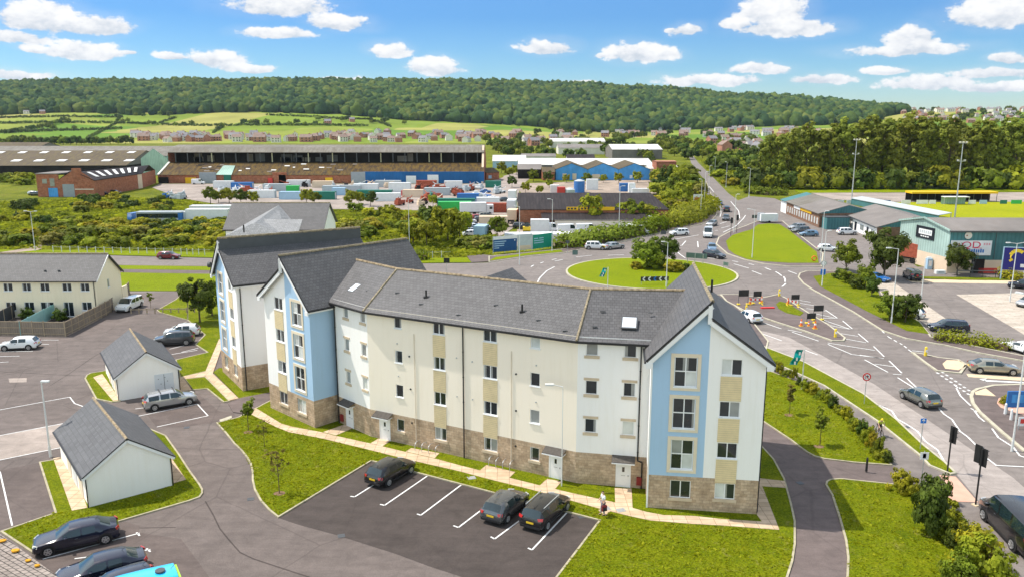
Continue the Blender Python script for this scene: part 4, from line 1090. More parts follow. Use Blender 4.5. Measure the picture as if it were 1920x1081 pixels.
ter = thing('terraced_house', 'row of cream terraced houses with one long grey tiled roof at the left edge', 'house', (-75, 108, 0))
T1 = Vector((-55.2, 104.6, 0)); T0 = Vector((-95.0, 104.6, 0))
wt = Wall(T0, T1); TD = 7.0
def tpx(x): return wt.px(x, 560)[0]
holes = []; tw = []
for x, k in [(15, 'd'), (50, 'd'), (84, 'd'), (125.5, 'd'), (159, 'd')]:
    u = wt.px(x, 540)[0]; tw.append((u - .62, u + .62, 3.55, 4.65, 'double'))
for x, k in [(21, 'w'), (55, 'w'), (89, 'b'), (128.5, 'p'), (163, 'w')]:
    u = wt.px(x, 575)[0]
    tw.append((u - .68, u + .68, .95 if k == 'w' else .12, 2.1, 'double') if k != 'b' else (u - .9, u + .9, .12, 2.1, 'double'))
for k in range(1, 4):
    tw.append((8.5 * k - 5, 8.5 * k - 3.8, 3.55, 4.65, 'double')); tw.append((8.5 * k - 5, 8.5 * k - 3.8, .95, 2.1, 'double'));
tw = [t_ for i, t_ in enumerate(tw) if all(abs(t_[0] - o_[0]) > 1.6 or abs(t_[2] - o_[2]) > 1.8 for o_ in tw[:i])]
facade(wt, 0, 5.1, [t_[:4] for t_ in tw], [(0, wt.L, 0, 6, 'cream2')], ter)
for t_ in tw: window(wt, *t_[:4], ter, t_[4], curt=0)
wtr = Wall(wt.p(wt.L, 0), wt.p(wt.L, 0, -TD)); wtl = Wall(wt.p(0, 0, -TD), wt.p(0, 0)); wtb = Wall(wt.p(wt.L, 0, -TD), wt.p(0, 0, -TD))
facade(wtr, 0, 5.1, [(3.1, 3.7, 3.4, 4.6)], [(0, TD, 0, 6, 'cream2')], ter, gable=[([(0, 5.1), (TD, 5.1), (TD / 2, 7.9)], 'cream2')])
window(wtr, 3.1, 3.7, 3.4, 4.6, ter, 'single', curt=1)
facade(wtl, 0, 5.1, [], [(0, TD, 0, 6, 'cream2')], ter, gable=[([(0, 5.1), (TD, 5.1), (TD / 2, 7.9)], 'cream2')]); facade(wtb, 0, 5.1, [], [(0, wtb.L, 0, 6, 'cream2')], ter)
MB().slab([wt.p(-.3, 5.0, .35), wt.p(wt.L + .3, 5.0, .35), wt.p(wt.L + .3, 8.05, -TD / 2), wt.p(-.3, 8.05, -TD / 2)], .12).build('roof', M['slate'], ter)
MB().slab([wt.p(-.3, 8.05, -TD / 2), wt.p(wt.L + .3, 8.05, -TD / 2), wt.p(wt.L + .3, 5.0, -TD - .35), wt.p(-.3, 5.0, -TD - .35)], .12).build('roof', M['slate'], ter)
ridge_line(wt.p(-.3, 8.1, -TD / 2), wt.p(wt.L + .3, 8.1, -TD / 2), ter)
g_ = MB(); g_.bar(wt.p(-.3, 4.93, .4), wt.p(wt.L + .3, 4.93, .4), .13, .12); g_.build('gutter', M['black'], ter)
for s_ in (.0, 1):
    b_ = MB(); b_.bar(wt.p(wt.L + .32, 4.85, .3 if not s_ else -TD - .3), wt.p(wt.L + .32, 7.9, -TD / 2), .06, .2); b_.build('bargeboard', M['black'] if s_ else M['upvc'], ter)
pipe(wt, wt.L - .25, .1, 4.9, ter)
ml = MB(); q_ = Wall(wtr.p(TD - .2, 0, 0), wtr.p(TD + 1.8, 0, 0)); q_.box(ml, 0, 1.6, 0, 2.7, -.15, .1); ml.build('side_porch', M['cream2'], ter)
for x, y in ((102, 505), (128, 505)):
    u, z = wt.px(x, y); f = MB(); f.bar(wt.p(u - 2, 6.2, -1.0), wt.p(u - 1.7, 6.2, -1.0), .15, .12); f.build('roof_vent', M['darkgrey'], ter)

M['tyre'] = flat('black_tyre_rubber', (.018, .018, .018), .85, .2, var=.2)
M['rim'] = flat('silver_alloy', (.52, .53, .54), .3, .5, .7, var=.1)
M['rimdark'] = flat('grey_steel_wheel', (.16, .16, .17), .4, .5, .5, var=.1)
M['lens_red'] = gloss('red_lamp_lens', (.45, .02, .02), .2, .5)
M['lens_clear'] = gloss('clear_lamp_lens', (.60, .62, .62), .12, .6, .3)
M['plate_y'] = flat('yellow_number_plate', (.72, .48, .03), .5, .3, var=.03)
M['plate_w'] = flat('white_number_plate', (.72, .72, .70), .5, .3, var=.03)
M['cglass'] = glass('car_window_glass', (.008, .016, .018), .04)
CARCOL = {'black': (.010, .010, .012), 'navy': (.008, .012, .030), 'dark': (.035, .037, .042), 'grey': (.12, .125, .13), 'silver': (.42, .43, .44), 'white': (.78, .79, .80),
          'green_grey': (.20, .215, .20), 'gold': (.32, .31, .26), 'blue': (.02, .14, .42), 'red': (.16, .005, .012), 'cyan': (.03, .46, .80), 'pale_blue': (.20, .32, .45), 'steel': (.07, .08, .09), 'maroon': (.30, .04, .04), 'yellow': (.75, .5, .03)}
def paint(c):
    n = 'paint_' + c
    if n not in M: M[n] = gloss(n, CARCOL[c], .22, .8, .55 if c in ('silver', 'grey', 'green_grey', 'gold', 'steel', 'pale_blue') else .0)
    return M[n]
KIND = {
 'hatch': (4.15, 1.74, 1.46, 1.05, 1.72, 2.25, 3.12, 3.72, 4.02, .82, .92, .96, .31),
 'estate': (4.60, 1.76, 1.50, 1.12, 1.80, 2.40, 3.25, 4.20, 4.50, .82, .92, .98, .31),
 'saloon': (4.75, 1.82, 1.43, 1.28, 2.02, 2.65, 3.45, 3.72, 4.28, .82, .91, 1.02, .33),
 'suv': (4.45, 1.84, 1.66, 1.10, 1.70, 2.40, 3.25, 4.05, 4.36, .98, 1.05, 1.08, .36),
 'mpv': (4.75, 1.90, 1.72, .95, 1.72, 2.50, 3.45, 4.45, 4.70, .95, 1.05, 1.08, .33),
 'jeep': (4.40, 1.80, 1.80, 1.30, 1.62, 2.40, 3.25, 4.22, 4.30, 1.08, 1.12, 1.14, .38),
 'van': (5.30, 1.98, 2.30, .80, 1.45, 2.30, 3.10, 5.16, 5.24, 1.12, 1.22, 1.25, .35),
 'minivan': (5.10, 1.95, 1.96, .85, 1.55, 2.35, 3.55, 4.92, 5.02, 1.05, 1.14, 1.16, .34),
 'coupe': (4.45, 1.86, 1.30, 1.35, 2.10, 2.75, 3.0, 3.30, 4.15, .78, .86, .98, .33),
}
_car = {}
def car_proto(kind, colour, detail=2, roofcol=None):
    key = (kind, colour, detail, roofcol)
    if key in _car: return _car[key]
    L, W, H, cowl, wst, bp, cp, re_, gb, zh, zb, zd, wr_ = KIND[kind]
    w = W / 2; tw = w * (.74 if kind not in ('van', 'minivan', 'mpv', 'jeep') else .86)
    st = []   # x, zbottom, zshoulder, ztop, halfwidth, topwidth
    zlo = .22 if kind not in ('suv', 'jeep', 'van') else .30
    st.append((0.0, .38, .56, .60, w * .74, w * .60))
    st.append((.05, zlo + .02, zh - .17, zh - .13, w * .86, w * .70))
    st.append((.22, zlo, zh - .08, zh - .04, w * .95, w * .78))
    st.append((.60, zlo, zh - .03, zh + .02, w * .985, w * .82))
    st.append((cowl - .02, zlo, zb - .02, zb + .03, w, w * .84))
    xm = (cowl + wst) / 2
    st.append((xm, zlo, zb, (zb + H) / 2 + .03, w, (w * .86 + tw) / 2))
    st.append((wst, zlo, zb + .01, H - .04, w, tw))
    st.append((bp - .05, zlo, zb + .02, H, w, tw)); st.append((bp + .05, zlo, zb + .02, H, w, tw))
    st.append((cp - .05, zlo, zb + .03, H - .015, w, tw * .985)); st.append((cp + .08, zlo, zb + .035, H - .025, w, tw * .98))
    st.append((re_, zlo, zb + .05, H - .08, w * .985, tw * .94))
    st.append((gb, zlo, zd - .04, zd + .01, w * .96, w * .74))
    if L - gb > .3: st.append((L - .12, zlo, zd - .07, zd - .02, w * .93, w * .70))
    st.append((L - .03, zlo + .05, zd - .22, zd - .16, w * .90, w * .66))
    st.append((L, .42, .60, .64, w * .84, w * .6))
    rows = []
    for (x, z0, zs, zt, hw, ht) in st:
        flatten = zt - zs < .12
        p5z = zt - (.035 if flatten else .07);
        half = [(0, z0), (hw * .84, z0), (hw * .97, z0 + .12), (hw, z0 + (zs - z0) * .55), (hw * .965, zs),
                (ht + (.05 if not flatten else .02), p5z - (.03 if not flatten else .0)), (ht, p5z + .01), (ht * .80, zt - .012), (0, zt + (.01 if flatten else .012))]
        rows.append([(L / 2 - x, y, z) for y, z in half] + [(L / 2 - x, -y, z) for y, z in half[-2:0:-1]])
    n = len(rows[0])
    V = [p for r in rows for p in r]
    body, scr, rear, sl, sr = [], [], [], [], []
    iw = next(i for i, s_ in enumerate(st) if abs(s_[0] - (cowl - .02)) < 1e-6); iws = iw + 2; ib = iws + 1; ic = ib + 2; ire = ic + 2; igb = ire + 1
    side_end = ire if kind in ('estate', 'suv', 'mpv', 'jeep', 'minivan') else ic
    if kind == 'van': side_end = ib
    for i in range(len(rows) - 1):
        for j in range(n):
            k = (j + 1) % n; f = (i * n + j, i * n + k, (i + 1) * n + k, (i + 1) * n + j)
            glass_side = (j == 4 or j == n - 5) and iw + 1 <= i < side_end and i not in (ib, ic)
            if (kind == 'van') and i >= ib: glass_side = False
            if j == 4 and i == iw: glass_side = False
            is_scr = iw <= i < iws and j in (7, n - 8, 6, n - 7)
            is_rear = i == ire and j in (7, n - 8, 6, n - 7) and kind != 'van'
            if is_scr: scr.append(f)
            elif is_rear: rear.append(f)
            elif glass_side: (sl if j == 4 else sr).append(f)
            else: body.append(f)
    body.append(tuple(range(n))[::-1] if False else tuple(range(n - 1, -1, -1))); body.append(tuple((len(rows) - 1) * n + j for j in range(n)))
    def mesh(name, fs, mats, sm=38, flip=True):
        used = sorted({i for f in fs for i in f}); mp = {v: i for i, v in enumerate(used)}
        me = bpy.data.meshes.new(name)
        me.from_pydata([V[i] for i in used], [], [tuple(mp[i] for i in f) for f in fs])
        for m_ in mats: me.materials.append(m_)
        bm = bmesh.new(); bm.from_mesh(me); bmesh.ops.recalc_face_normals(bm, faces=bm.faces) if name == 'body' else None
        bm.to_mesh(me); bm.free()
        me.polygons.foreach_set('use_smooth', [True] * len(me.polygons)); me.set_sharp_from_angle(angle=R(sm))
        o = bpy.data.objects.new(name, me); COL.objects.link(o); return o
    root = bpy.data.objects.new('car', None); COL.objects.link(root)
    o = mesh('body', body, [paint(colour)]); o.parent = root
    for nm, fs in (('windscreen', scr), ('rear_window', rear), ('side_window', sl), ('side_window', sr)):
        if fs:
            q = mesh(nm, fs, [M['cglass']], 60); q.parent = root
    if roofcol:
        pass
    ax = (L / 2 - (.80 if kind not in ('van', 'minivan') else .95), -L / 2 + (.82 if kind not in ('van', 'minivan') else 1.1))
    for x in ax:
        for s_ in (1, -1):
            if detail >= 1:
                a = MB(); a.tube((x, s_ * (w - .30), wr_ + .02), (x, s_ * (w + .004), wr_ + .02), wr_ + .07, n=20);
                q = a.build('wheel_arch', M['black'], root, world=False)
            m_ = MB(); m_.tube((x, s_ * (w - .22), wr_), (x, s_ * (w + .015), wr_), wr_, wr_ * .97, n=20 if detail > 1 else 12)
            tyre = m_.build('wheel', M['tyre'], root, world=False)
            if detail >= 1:
                r_ = MB(); k = 5; y0 = s_ * (w + .016); y1 = s_ * (w + .03)
                r_.tube((x, y0, wr_), (x, s_ * (w + .022), wr_), wr_ * .68, wr_ * .66, n=18, m=1)
                for a_ in range(k):
                    t_ = a_ * 2 * math.pi / k + .3
                    r_.bar((x, y1, wr_), (x + math.cos(t_) * wr_ * .66, y1, wr_ + math.sin(t_) * wr_ * .66), .05, wr_ * .20, 0)
                    r_.bar((x + math.cos(t_ - .63) * wr_ * .66, y1, wr_ + math.sin(t_ - .63) * wr_ * .66), (x + math.cos(t_ + .63) * wr_ * .66, y1, wr_ + math.sin(t_ + .63) * wr_ * .66), .05, .03, 0)
                r_.build('rim', [M['rim'], M['rimdark']], tyre, world=False)
    if detail >= 1:
        for s_ in (1, -1):
            h = MB(); h.slab([(L / 2 - .10, s_ * w * .50, zh - .10), (L / 2 - .34, s_ * w * .90, zh - .06), (L / 2 - .26, s_ * w * .93, zh - .22), (L / 2 - .03, s_ * w * .52, zh - .24)][::s_], .06)
            h.build('headlight', M['lens_clear'], root, world=False)
            t_ = MB(); zt = zd - .06 if kind not in ('estate', 'mpv', 'suv', 'jeep', 'van', 'minivan') else zd + .06
            t_.slab([(-L / 2 + .05, s_ * w * .58, zt), (-L / 2 + .22, s_ * w * .955, zt + .0), (-L / 2 + .15, s_ * w * .955, zt - .17), (-L / 2 + .02, s_ * w * .66, zt - .17)][::-s_], .05)
            t_.build('tail_light', M['lens_red'], root, world=False)
            m_ = MB(); m_.box((L / 2 - wst + .22, s_ * (w + .09), zb - .02), (.14, .20, .14)); m_.build('wing_mirror', paint(colour), root, world=False)
        p_ = MB(); p_.box((-L / 2 - .012, 0, .60 if kind != 'van' else .55), (.02, .52, .12)); p_.build('number_plate', M['plate_y'], root, world=False)
        p_ = MB(); p_.box((L / 2 + .012, 0, .40), (.02, .52, .11)); p_.build('number_plate', M['plate_w'], root, world=False)
        bpr = MB(); bpr.box((-L / 2 + .02, 0, .30), (.10, W * .80, .14)); bpr.build('bumper_trim', M['black'], root, world=False)
        bpr = MB(); bpr.box((L / 2 - .02, 0, .28), (.09, W * .62, .16)); bpr.build('grille', M['black'], root, world=False)
        if detail > 1:
            an = MB(); an.tube((-L / 2 + (L - re_) + .25, 0, H - .03), (-L / 2 + (L - re_) + .05, 0, H + .14), .012, n=5); an.build('aerial', M['black'], root, world=False)
            for s_ in (1, -1):
                hd = MB()
                hd.bar((L / 2 - bp - .05 + .25, s_ * (w + .004), zb - .12), (L / 2 - bp - .05 + .42, s_ * (w + .004), zb - .12), .03, .03)
                hd.build('door_handle', M['darkgrey'], root, world=False)
                sk = MB(); sk.bar((L / 2 - 1.25, s_ * (w * .965), .27), (-L / 2 + 1.25, s_ * (w * .965), .27), .05, .10); sk.build('sill_trim', M['black'], root, world=False)
    _car[key] = (snapshot(root), root)
    return _car[key]
_used = set()
VNAME = {'van': 'van', 'minivan': 'van'}
def car(kind, colour, rear, front, label, cat=None, group=None, detail=2, name=None, z=.0, extra=None):
    """rear / front: pixels of the ground under the two ends"""
    (snap, proto) = car_proto(kind, colour, detail)
    a = P(*rear) if not isinstance(rear, Vector) else rear; b = P(*front) if not isinstance(front, Vector) else front
    m_ = (a + b) / 2; rz = math.atan2(b.y - a.y, b.x - a.x)
    if (kind, colour, detail) not in _used:
        _used.add((kind, colour, detail)); r = proto
    else: r = link_copy(snap, None)
    r.name = name or ('parked_car' if kind not in VNAME else 'van')
    r.location = (m_.x, m_.y, .022 + z); r.rotation_euler = (0, 0, rz)
    for k_ in ('label', 'category', 'group'):
        if k_ in r: del r[k_]
    tag(r, label, cat or ('van' if kind in VNAME else 'car'), group)
    if extra: extra(r, kind)
    return r
def roof_bars(r, kind):
    L, W, H = KIND[kind][:3]
    for x in (.35, -.85):
        b_ = MB(); b_.bar((x, -W * .36, H + .05), (x, W * .36, H + .05), .06, .04)
        b_.bar((x, -W * .36, H - .03), (x, -W * .36, H + .05), .05, .05); b_.bar((x, W * .36, H - .03), (x, W * .36, H + .05), .05, .05)
        b_.build('roof_bar', M['black'], r, world=False)
def long_rails(r, kind):
    L, W, H = KIND[kind][:3]
    for s_ in (1, -1):
        b_ = MB(); b_.bar((.6, s_ * W * .37, H + .02), (-1.6, s_ * W * .37, H + .0), .05, .05); b_.build('roof_rail', M['galv'], r, world=False)
GP = 'cars parked in the estate car park'
car('hatch', 'black', (701, 913), (764, 877), 'black hatchback parked alone in the dark bay nearest its left end', group=GP)
car('hatch', 'grey', (921, 983), (974, 938), 'dark grey hatchback parked beside the black estate car', group=GP)
car('estate', 'black', (996, 995), (1049, 945), 'black estate car with silver roof rails at the right of the bay', group=GP, extra=long_rails)
car('estate', 'silver', (271, 768), (367, 751), 'silver estate car with roof bars beside the white outbuilding door', group=GP, extra=roof_bars)
car('hatch', 'white', (72, 652), (3, 655), 'white hatchback in front of the timber fence at far left', group=GP)
car('hatch', 'white', (371, 627), (313, 630), 'white hatchback behind the grey one, near the round tree', group=GP)
car('suv', 'steel', (359, 643), (296, 647), 'dark grey off-roader parked in front of the white hatchback', group=GP)
car('mpv', 'white', (262, 571), (224, 588), 'white people carrier at the end of the timber fence', group=GP)
car('saloon', 'navy', (224, 1002), (64, 1037), 'dark blue saloon car nearest the outbuilding lawn', group=GP)
car('saloon', 'navy', (270, 1063), (112, 1103), 'dark blue saloon car second from the outbuilding lawn', group=GP)
car('hatch', 'navy', (262, 1105), (182, 1134), 'dark blue hatchback cut off by the bottom edge', group=GP)
def livery(r, kind):
    q = MB(); q.box((-2.45, 0, .5), (.16, 1.5, 1.2)); q.build('rear_panel', flat('lime_panel', (.35, .72, .03), .3, .5), r, world=False)
    q = MB(); q.tube((-1.6, 0, 1.955), (-1.6, 0, 2.03), .26, n=16); q.build('roof_hatch', M['darkgrey'], r, world=False)
car('minivan', 'cyan', P(338, 1122), P(338, 1122) + Vector((-4.2, -2.6, 0)), 'turquoise van with lime rear at the bottom edge', group=None, extra=livery)
GR = 'cars driving on the roads'
car('hatch', 'green_grey', (1752, 768), (1697, 741), 'silver green hatchback on the pale road beside the verge', group=GR, name='moving_car')
car('saloon', 'gold', (1819, 695), (1904, 700), 'beige saloon car waiting at the side road by the island', group=GR, name='moving_car')
car('hatch', 'white', (1421, 608), (1389, 594), 'white hatchback driving just behind the right gable', group=GR, name='moving_car')
car('estate', 'navy', (1321, 480), (1357, 486), 'dark blue estate car on the roundabout beside the green triangle', group=GR, name='moving_car')
car('hatch', 'pale_blue', (1333, 464), (1336, 476), 'pale blue car just behind the dark blue one on the roundabout', group=GR, name='moving_car', detail=1)
car('van', 'white', (1331, 436), (1324, 453), 'white high roofed van coming down to the roundabout', group=GR, name='moving_van')
car('suv', 'white', (1284, 441), (1262, 442), 'white off-roader leaving by the hedge north of the roundabout', group=GR, name='moving_car', detail=1)
car('hatch', 'silver', (1343, 421), (1326, 426), 'silver hatchback behind the white van', group=GR, name='moving_car', detail=1)
car('hatch', 'steel', (1364, 408), (1358, 418), 'dark car behind the silver hatchback on the north road', group=GR, name='moving_car', detail=1)
car('suv', 'black', (1362, 402), (1363, 392), 'black off-roader with red lights heading north', group=GR, name='moving_car', detail=1)
car('hatch', 'pale_blue', (1351, 388), (1347, 380), 'pale blue car far up the north road', group=GR, name='moving_car', detail=1)
def taxi(r, kind):
    q = MB(); q.box((1.4, 0, .55), (1.2, 1.80, .38)); q.build('bonnet_panel', flat('taxi_yellow', (.75, .5, .02), .3, .5), r, world=False)
car('suv', 'white', (1103, 467), (1132, 468), 'white car with yellow bonnet queuing beside the hedge', group=GR, name='moving_car', detail=1, extra=taxi)
car('saloon', 'silver', (1135, 468), (1166, 465), 'silver saloon car right behind the one with the yellow bonnet', group=GR, name='moving_car', detail=1)
car('hatch', 'red', (298, 485), (336, 485.5), 'dark red hatchback on the through road behind the field', group=GR, name='moving_car', detail=1)
_f, _r = P(1838, 968.5), P(1894, 1028.5); _d = (_f - _r).normalized(); _n = Vector((_d.y, -_d.x, 0))
_vc = (_f + _r) / 2 + _n * 1.05
_v = car('minivan', 'black', _vc - _d * 3.1, _vc + _d * 2.3, 'black van with dark windows at the bottom right corner', detail=2, name='van')
_v.scale = (1.26, 1.12, 1.16)
GRP = 'cars in the retail park'
car('estate', 'navy', (1812, 621), (1743, 619), 'dark blue estate car beside the clipped hedge', group=GRP)
car('coupe', 'white', (1945, 668), (1885, 650), 'white sports car cut off by the right edge behind the hedge', group=GRP)
def spare(r, kind):
    q = MB(); q.tube((-2.2, 0, 1.0), (-2.42, 0, 1.0), .36, n=16); q.build('spare_wheel_cover', M['black'], r, world=False)
    q = MB(); q.tube((-2.42, 0, 1.0), (-2.43, 0, 1.0), .18, n=12); q.build('wheel_badge', M['lens_red'], r, world=False)
car('jeep', 'navy', (1717, 527), (1702, 519), 'dark off-roader with spare wheel on its back door', group=GRP, extra=spare)
car('coupe', 'blue', (1620, 521), (1667, 531), 'bright blue car half hidden by the dark tree', group=GRP)
car('hatch', 'white', (1728, 597), (1676, 590), 'white car glimpsed through the multi-stemmed tree', group=GRP)
car('hatch', 'navy', (1945, 543), (1890, 538), 'dark blue car at the right edge below the purple hoarding', group=GRP)
car('hatch', 'silver', (1950, 570), (1908, 577), 'silver hatchback at the right edge of the block paving', group=GRP)
car('hatch', 'white', (1532, 470), (1571, 472), 'white hatchback alone behind the green triangle', group=GRP, detail=1)
car('suv', 'white', (1572, 440), (1603, 440), 'white off-roader in front of the white walled unit', group=GRP, detail=1)
car('estate', 'silver', (1509, 429), (1479, 431), 'silver estate, furthest of three cars parked together', group=GRP, detail=1)
car('estate', 'grey', (1515, 435), (1486, 437), 'dark grey estate, middle of three cars parked together', group=GRP, detail=1)
car('hatch', 'pale_blue', (1531, 443), (1501, 443), 'blue grey hatchback, nearest of three cars parked together', group=GRP, detail=1)

M['lampw'] = flat('white_lamp_post', (.66, .67, .66), .45, .4, .1, var=.08)
M['tred'] = flat('traffic_red', (.60, .03, .03), .6, .3); M['tblue'] = flat('sign_blue', (.01, .16, .55), .5, .4)
M['tyel'] = flat('bollard_yellow', (.80, .58, .03), .5, .4); M['orange'] = flat('cone_orange', (.80, .16, .03), .6, .3); M['signw'] = flat('sign_white', (.75, .75, .75), .5, .4)
M['greensign'] = flat('sign_grey_green', (.10, .16, .15), .5, .4); M['teal'] = flat('teal_banner', (.0, .24, .22), .8, .2, var=.1)
def lamp(px, py, h, label, arm=1.0, az=0.0, base=None, double=False, slim=False, name='street_lamp', cat='street lamp', plain=False):
    b = P(px, py) if base is None else base
    t_ = thing(name, label, cat, (b.x, b.y, 0), group='street lamps')
    r0 = .09 if not slim else .045
    m_ = MB(); m_.tube((0, 0, 0), (0, 0, .9), r0 * 1.15, r0 * 1.15, 10); m_.tube((0, 0, .9), (0, 0, h), r0 * .85, r0 * .5, 10)
    m_.build('pole', M['lampw'], t_, world=False, smooth=40)
    for s_ in ((0, math.pi) if double else (0,)):
        dx, dy = math.cos(az + s_), math.sin(az + s_)
        e = (dx * arm, dy * arm, h + .12)
        a_ = MB(); a_.tube((0, 0, h - .03), e, .035, .03, 6); a_.build('arm', M['lampw'], t_, world=False)
        l_ = MB(); l_.box((dx * (arm + .25), dy * (arm + .25), h + .06), (.62, .24, .12), az + s_)
        hd = l_.build('lamp_head', M['lampw'], t_, world=False)
        q = MB(); q.box((dx * (arm + .27), dy * (arm + .27), h + .045), (.4, .18, .02), az + s_); q.build('lens', M['lens_clear'], hd, world=False)
    return t_
lamp(95, 856, 6.1, 'white lamp post in the car park beside the nearest outbuilding', .05)
lamp(66, 471, 8.0, 'tall lamp post behind the terraced houses', .9, 3.0, double=True)
lamp(768, 470, 10.4, 'tall white lamp post in front of the rough grass, left of the lorries', .3, 0)
lamp(974, 496, 10.6, 'lamp post directly behind the main roof, in front of the blue hoarding', .5, 3.14)
lamp(1035, 472, 10.5, 'lamp post at the right end of the green hoarding', .5, 3.14)
lamp(1249, 539, 7.2, 'lamp post standing on the roundabout island', .5, 3.14)
lamp(1160, 447, 11.6, 'lamp post in front of the black roofed unit', .6, 0)
lamp(1410, 484, 9.3, 'lamp post on the green triangle beside the junction sign', .9, 3.0)
lamp(1538, 494, 9.6, 'lamp post at the right corner of the green triangle', .3, 0)
lamp(1541, 537, 8.8, 'lamp post with round sign at the tip of the planted verge', .4, 0.3)
lamp(1671, 606, 9.8, 'lamp post rising through the multi-stemmed tree', 1.0, 3.1)
lamp(1727, 560, 6.1, 'short lamp post on the edge of the block paving', .4, 0.2)
lamp(1893, 566, 8.6, 'double armed lamp post in front of the purple hoarding', 1.1, 3.2, double=True)
lamp(1376, 437, 9.0, 'lamp post between the two traffic lights north of the roundabout', .3, 0)
lamp(1313, 410, 10.5, 'lamp post beside the red and white board', .3, 3.0)
lamp(1320, 392, 11.0, 'lamp post on the left kerb of the north road, nearest the board', .3, 0)
lamp(1328, 372, 11.0, 'lamp post on the left kerb of the north road, beyond the board', .3, 0)
lamp(1404, 371, 10.0, 'lamp post behind the parked trailer, right of the north road', .5, 3.1)
lamp(1361, 352, 10.0, 'lamp post further up the right side of the north road', .3, 3.1)
lamp(1897, 845, 12.6, 'dark grey lamp post at the right edge by the pink kerb', .8, 2.0)
lamp(1340, 330, 9, 'lamp post where the north road bends away', .4, 3.1)
lamp(1053, 912, 7.6, 'slim lamp post against the cream wall beside the third front door', .7, 3.1, slim=True)
def mast(px, py, h, label):
    b = P(px, py); t_ = thing('floodlight_mast', label, 'floodlight', (b.x, b.y, 0), group='floodlight masts')
    m_ = MB(); m_.tube((0, 0, 0), (0, 0, h), .22, .10, 8); m_.build('pole', M['galv'], t_, world=False)
    for z, n_ in ((h, 3), (h * .76, 2)):
        c_ = MB(); c_.bar((-1.1, 0, z), (1.1, 0, z), .12, .12); c_.build('crossbar', M['galv'], t_, world=False)
        for k in range(n_):
            l_ = MB(); l_.box((-.9 + 1.8 * k / (n_ - 1), -.15, z + .1), (.5, .3, .35)); l_.build('floodlight', M['lens_clear'], t_, world=False)
mast(1790, 408, 20, 'tall floodlight mast beside the football pitch goal'); mast(1597, 372, 19.5, 'tall floodlight mast left of the football pitch, before the poplars')

def traffic_light(px, py, h, label, az, heads=1, amber=False):
    b = P(px, py); t_ = thing('traffic_light', label, 'traffic light', (b.x, b.y, 0), az, group='traffic lights')
    m_ = MB(); m_.tube((0, 0, 0), (0, 0, h), .06, .055, 10); m_.build('pole', M['black'], t_, world=False)
    for k in range(heads):
        y = -.05 + .42 * k; x = .16
        bp_ = MB(); bp_.box((x - .05, y, h - 1.25 + .1 * k), (.03, .55, 1.3)); bb = bp_.build('backing_board', M['black'], t_, world=False)
        hd = MB(); hd.box((x + .06, y, h - 1.12 + .1 * k), (.18, .30, 1.0)); o_ = hd.build('signal_head', M['black'], t_, world=False)
        for q, cc in enumerate((M['tred'], M['tyel'], M['greensign'])):
            l_ = MB(); l_.tube((x + .15, y, h - .28 - .32 * q + .1 * k), (x + .17, y, h - .28 - .32 * q + .1 * k), .10, n=12); l_.build('lens', cc, o_, world=False)
            v_ = MB(); v_.box((x + .24, y, h - .17 - .32 * q + .1 * k), (.18, .24, .02)); v_.build('visor', M['black'], o_, world=False)
    f_ = MB(); f_.box((0, 0, 0), (.4, .4, .05)); f_.build('base_plate', M['beige'], t_, world=False)
traffic_light(1776, 885, 3.6, 'black traffic light on the verge before the pink paving', .4)
traffic_light(1829, 946, 4.1, 'black twin headed traffic light beside the van', .35, heads=2)
traffic_light(1370, 443, 4.2, 'left one of two traffic lights north of the roundabout', 1.2)
traffic_light(1381, 437, 4.2, 'right one of two traffic lights north of the roundabout', 1.2)
def post_sign(px, py, h, label, plates, az=0.0, r=.035, mat='galv', cat='road sign', name='road_sign'):
    """plates: (shape, z, w, h, material, face material)"""
    b = P(px, py); t_ = thing(name, label, cat, (b.x, b.y, 0), az, group='road signs')
    m_ = MB(); m_.tube((0, 0, 0), (0, 0, h), r, n=8); m_.build('post', M[mat], t_, world=False)
    for (shape, z, w_, h_, mt, fm) in plates:
        m_ = MB()
        if shape == 'round':
            m_.tube((0, -.05, z), (0, -.03, z), w_ / 2, n=20); pl_ = m_.build('sign_plate', M[mt], t_, world=False)
            f_ = MB(); f_.tube((0, -.055, z), (0, -.051, z), w_ * .36, n=20); fc = f_.build('sign_face', M[fm], pl_, world=False)
        else:
            m_.box((0, -.04, z - h_ / 2), (w_, .02, h_)); pl_ = m_.build('sign_plate', M[mt], t_, world=False)
    return t_
def arrow_sym(t_, pts, z, mat='black', y=-.062, s=1.0):
    m_ = MB()
    for a, b in pts: m_.bar((a[0] * s, y, z + a[1] * s), (b[0] * s, y, z + b[1] * s), .012, .07 * s)
    m_.build('arrow', M[mat], t_, world=False)
t_ = post_sign(1620, 758, 2.95, 'round red ringed no right turn sign on the verge', [('round', 2.72, .78, 0, 'tred', 'signw')])
arrow_sym(t_, [((-.12, -.18), (-.12, .06)), ((-.12, .06), (.14, .06)), ((.02, .16), (.15, .06)), ((.02, -.04), (.15, .06))], 2.72)
m_ = MB(); m_.bar((-.22, -.068, 2.94), (.22, -.068, 2.50), .012, .06); m_.build('bar', M['tred'], t_, world=False)
t_ = post_sign(1725, 843, 2.75, 'small blue sign on a thin post in the verge', [('rect', 2.5, .46, .40, 'tblue', None)])
arrow_sym(t_, [((0, -.13), (0, .13)), ((-.1, .02), (0, .13)), ((.1, .02), (0, .13))], 2.5, 'signw')
t_ = post_sign(1727, 905, 2.5, 'white and blue rectangular path sign at the footway corner', [('rect', 2.15, .62, .55, 'signw', None), ('rect', 2.15, .24, .36, 'tblue', None)])
post_sign(1541, 536.5, 3.9, 'round white backed sign strapped to the post at the planted verge', [('round', 3.7, .95, 0, 'galv', 'signw'), ('rect', 2.3, .8, .9, 'tblue', None)], r=.05)
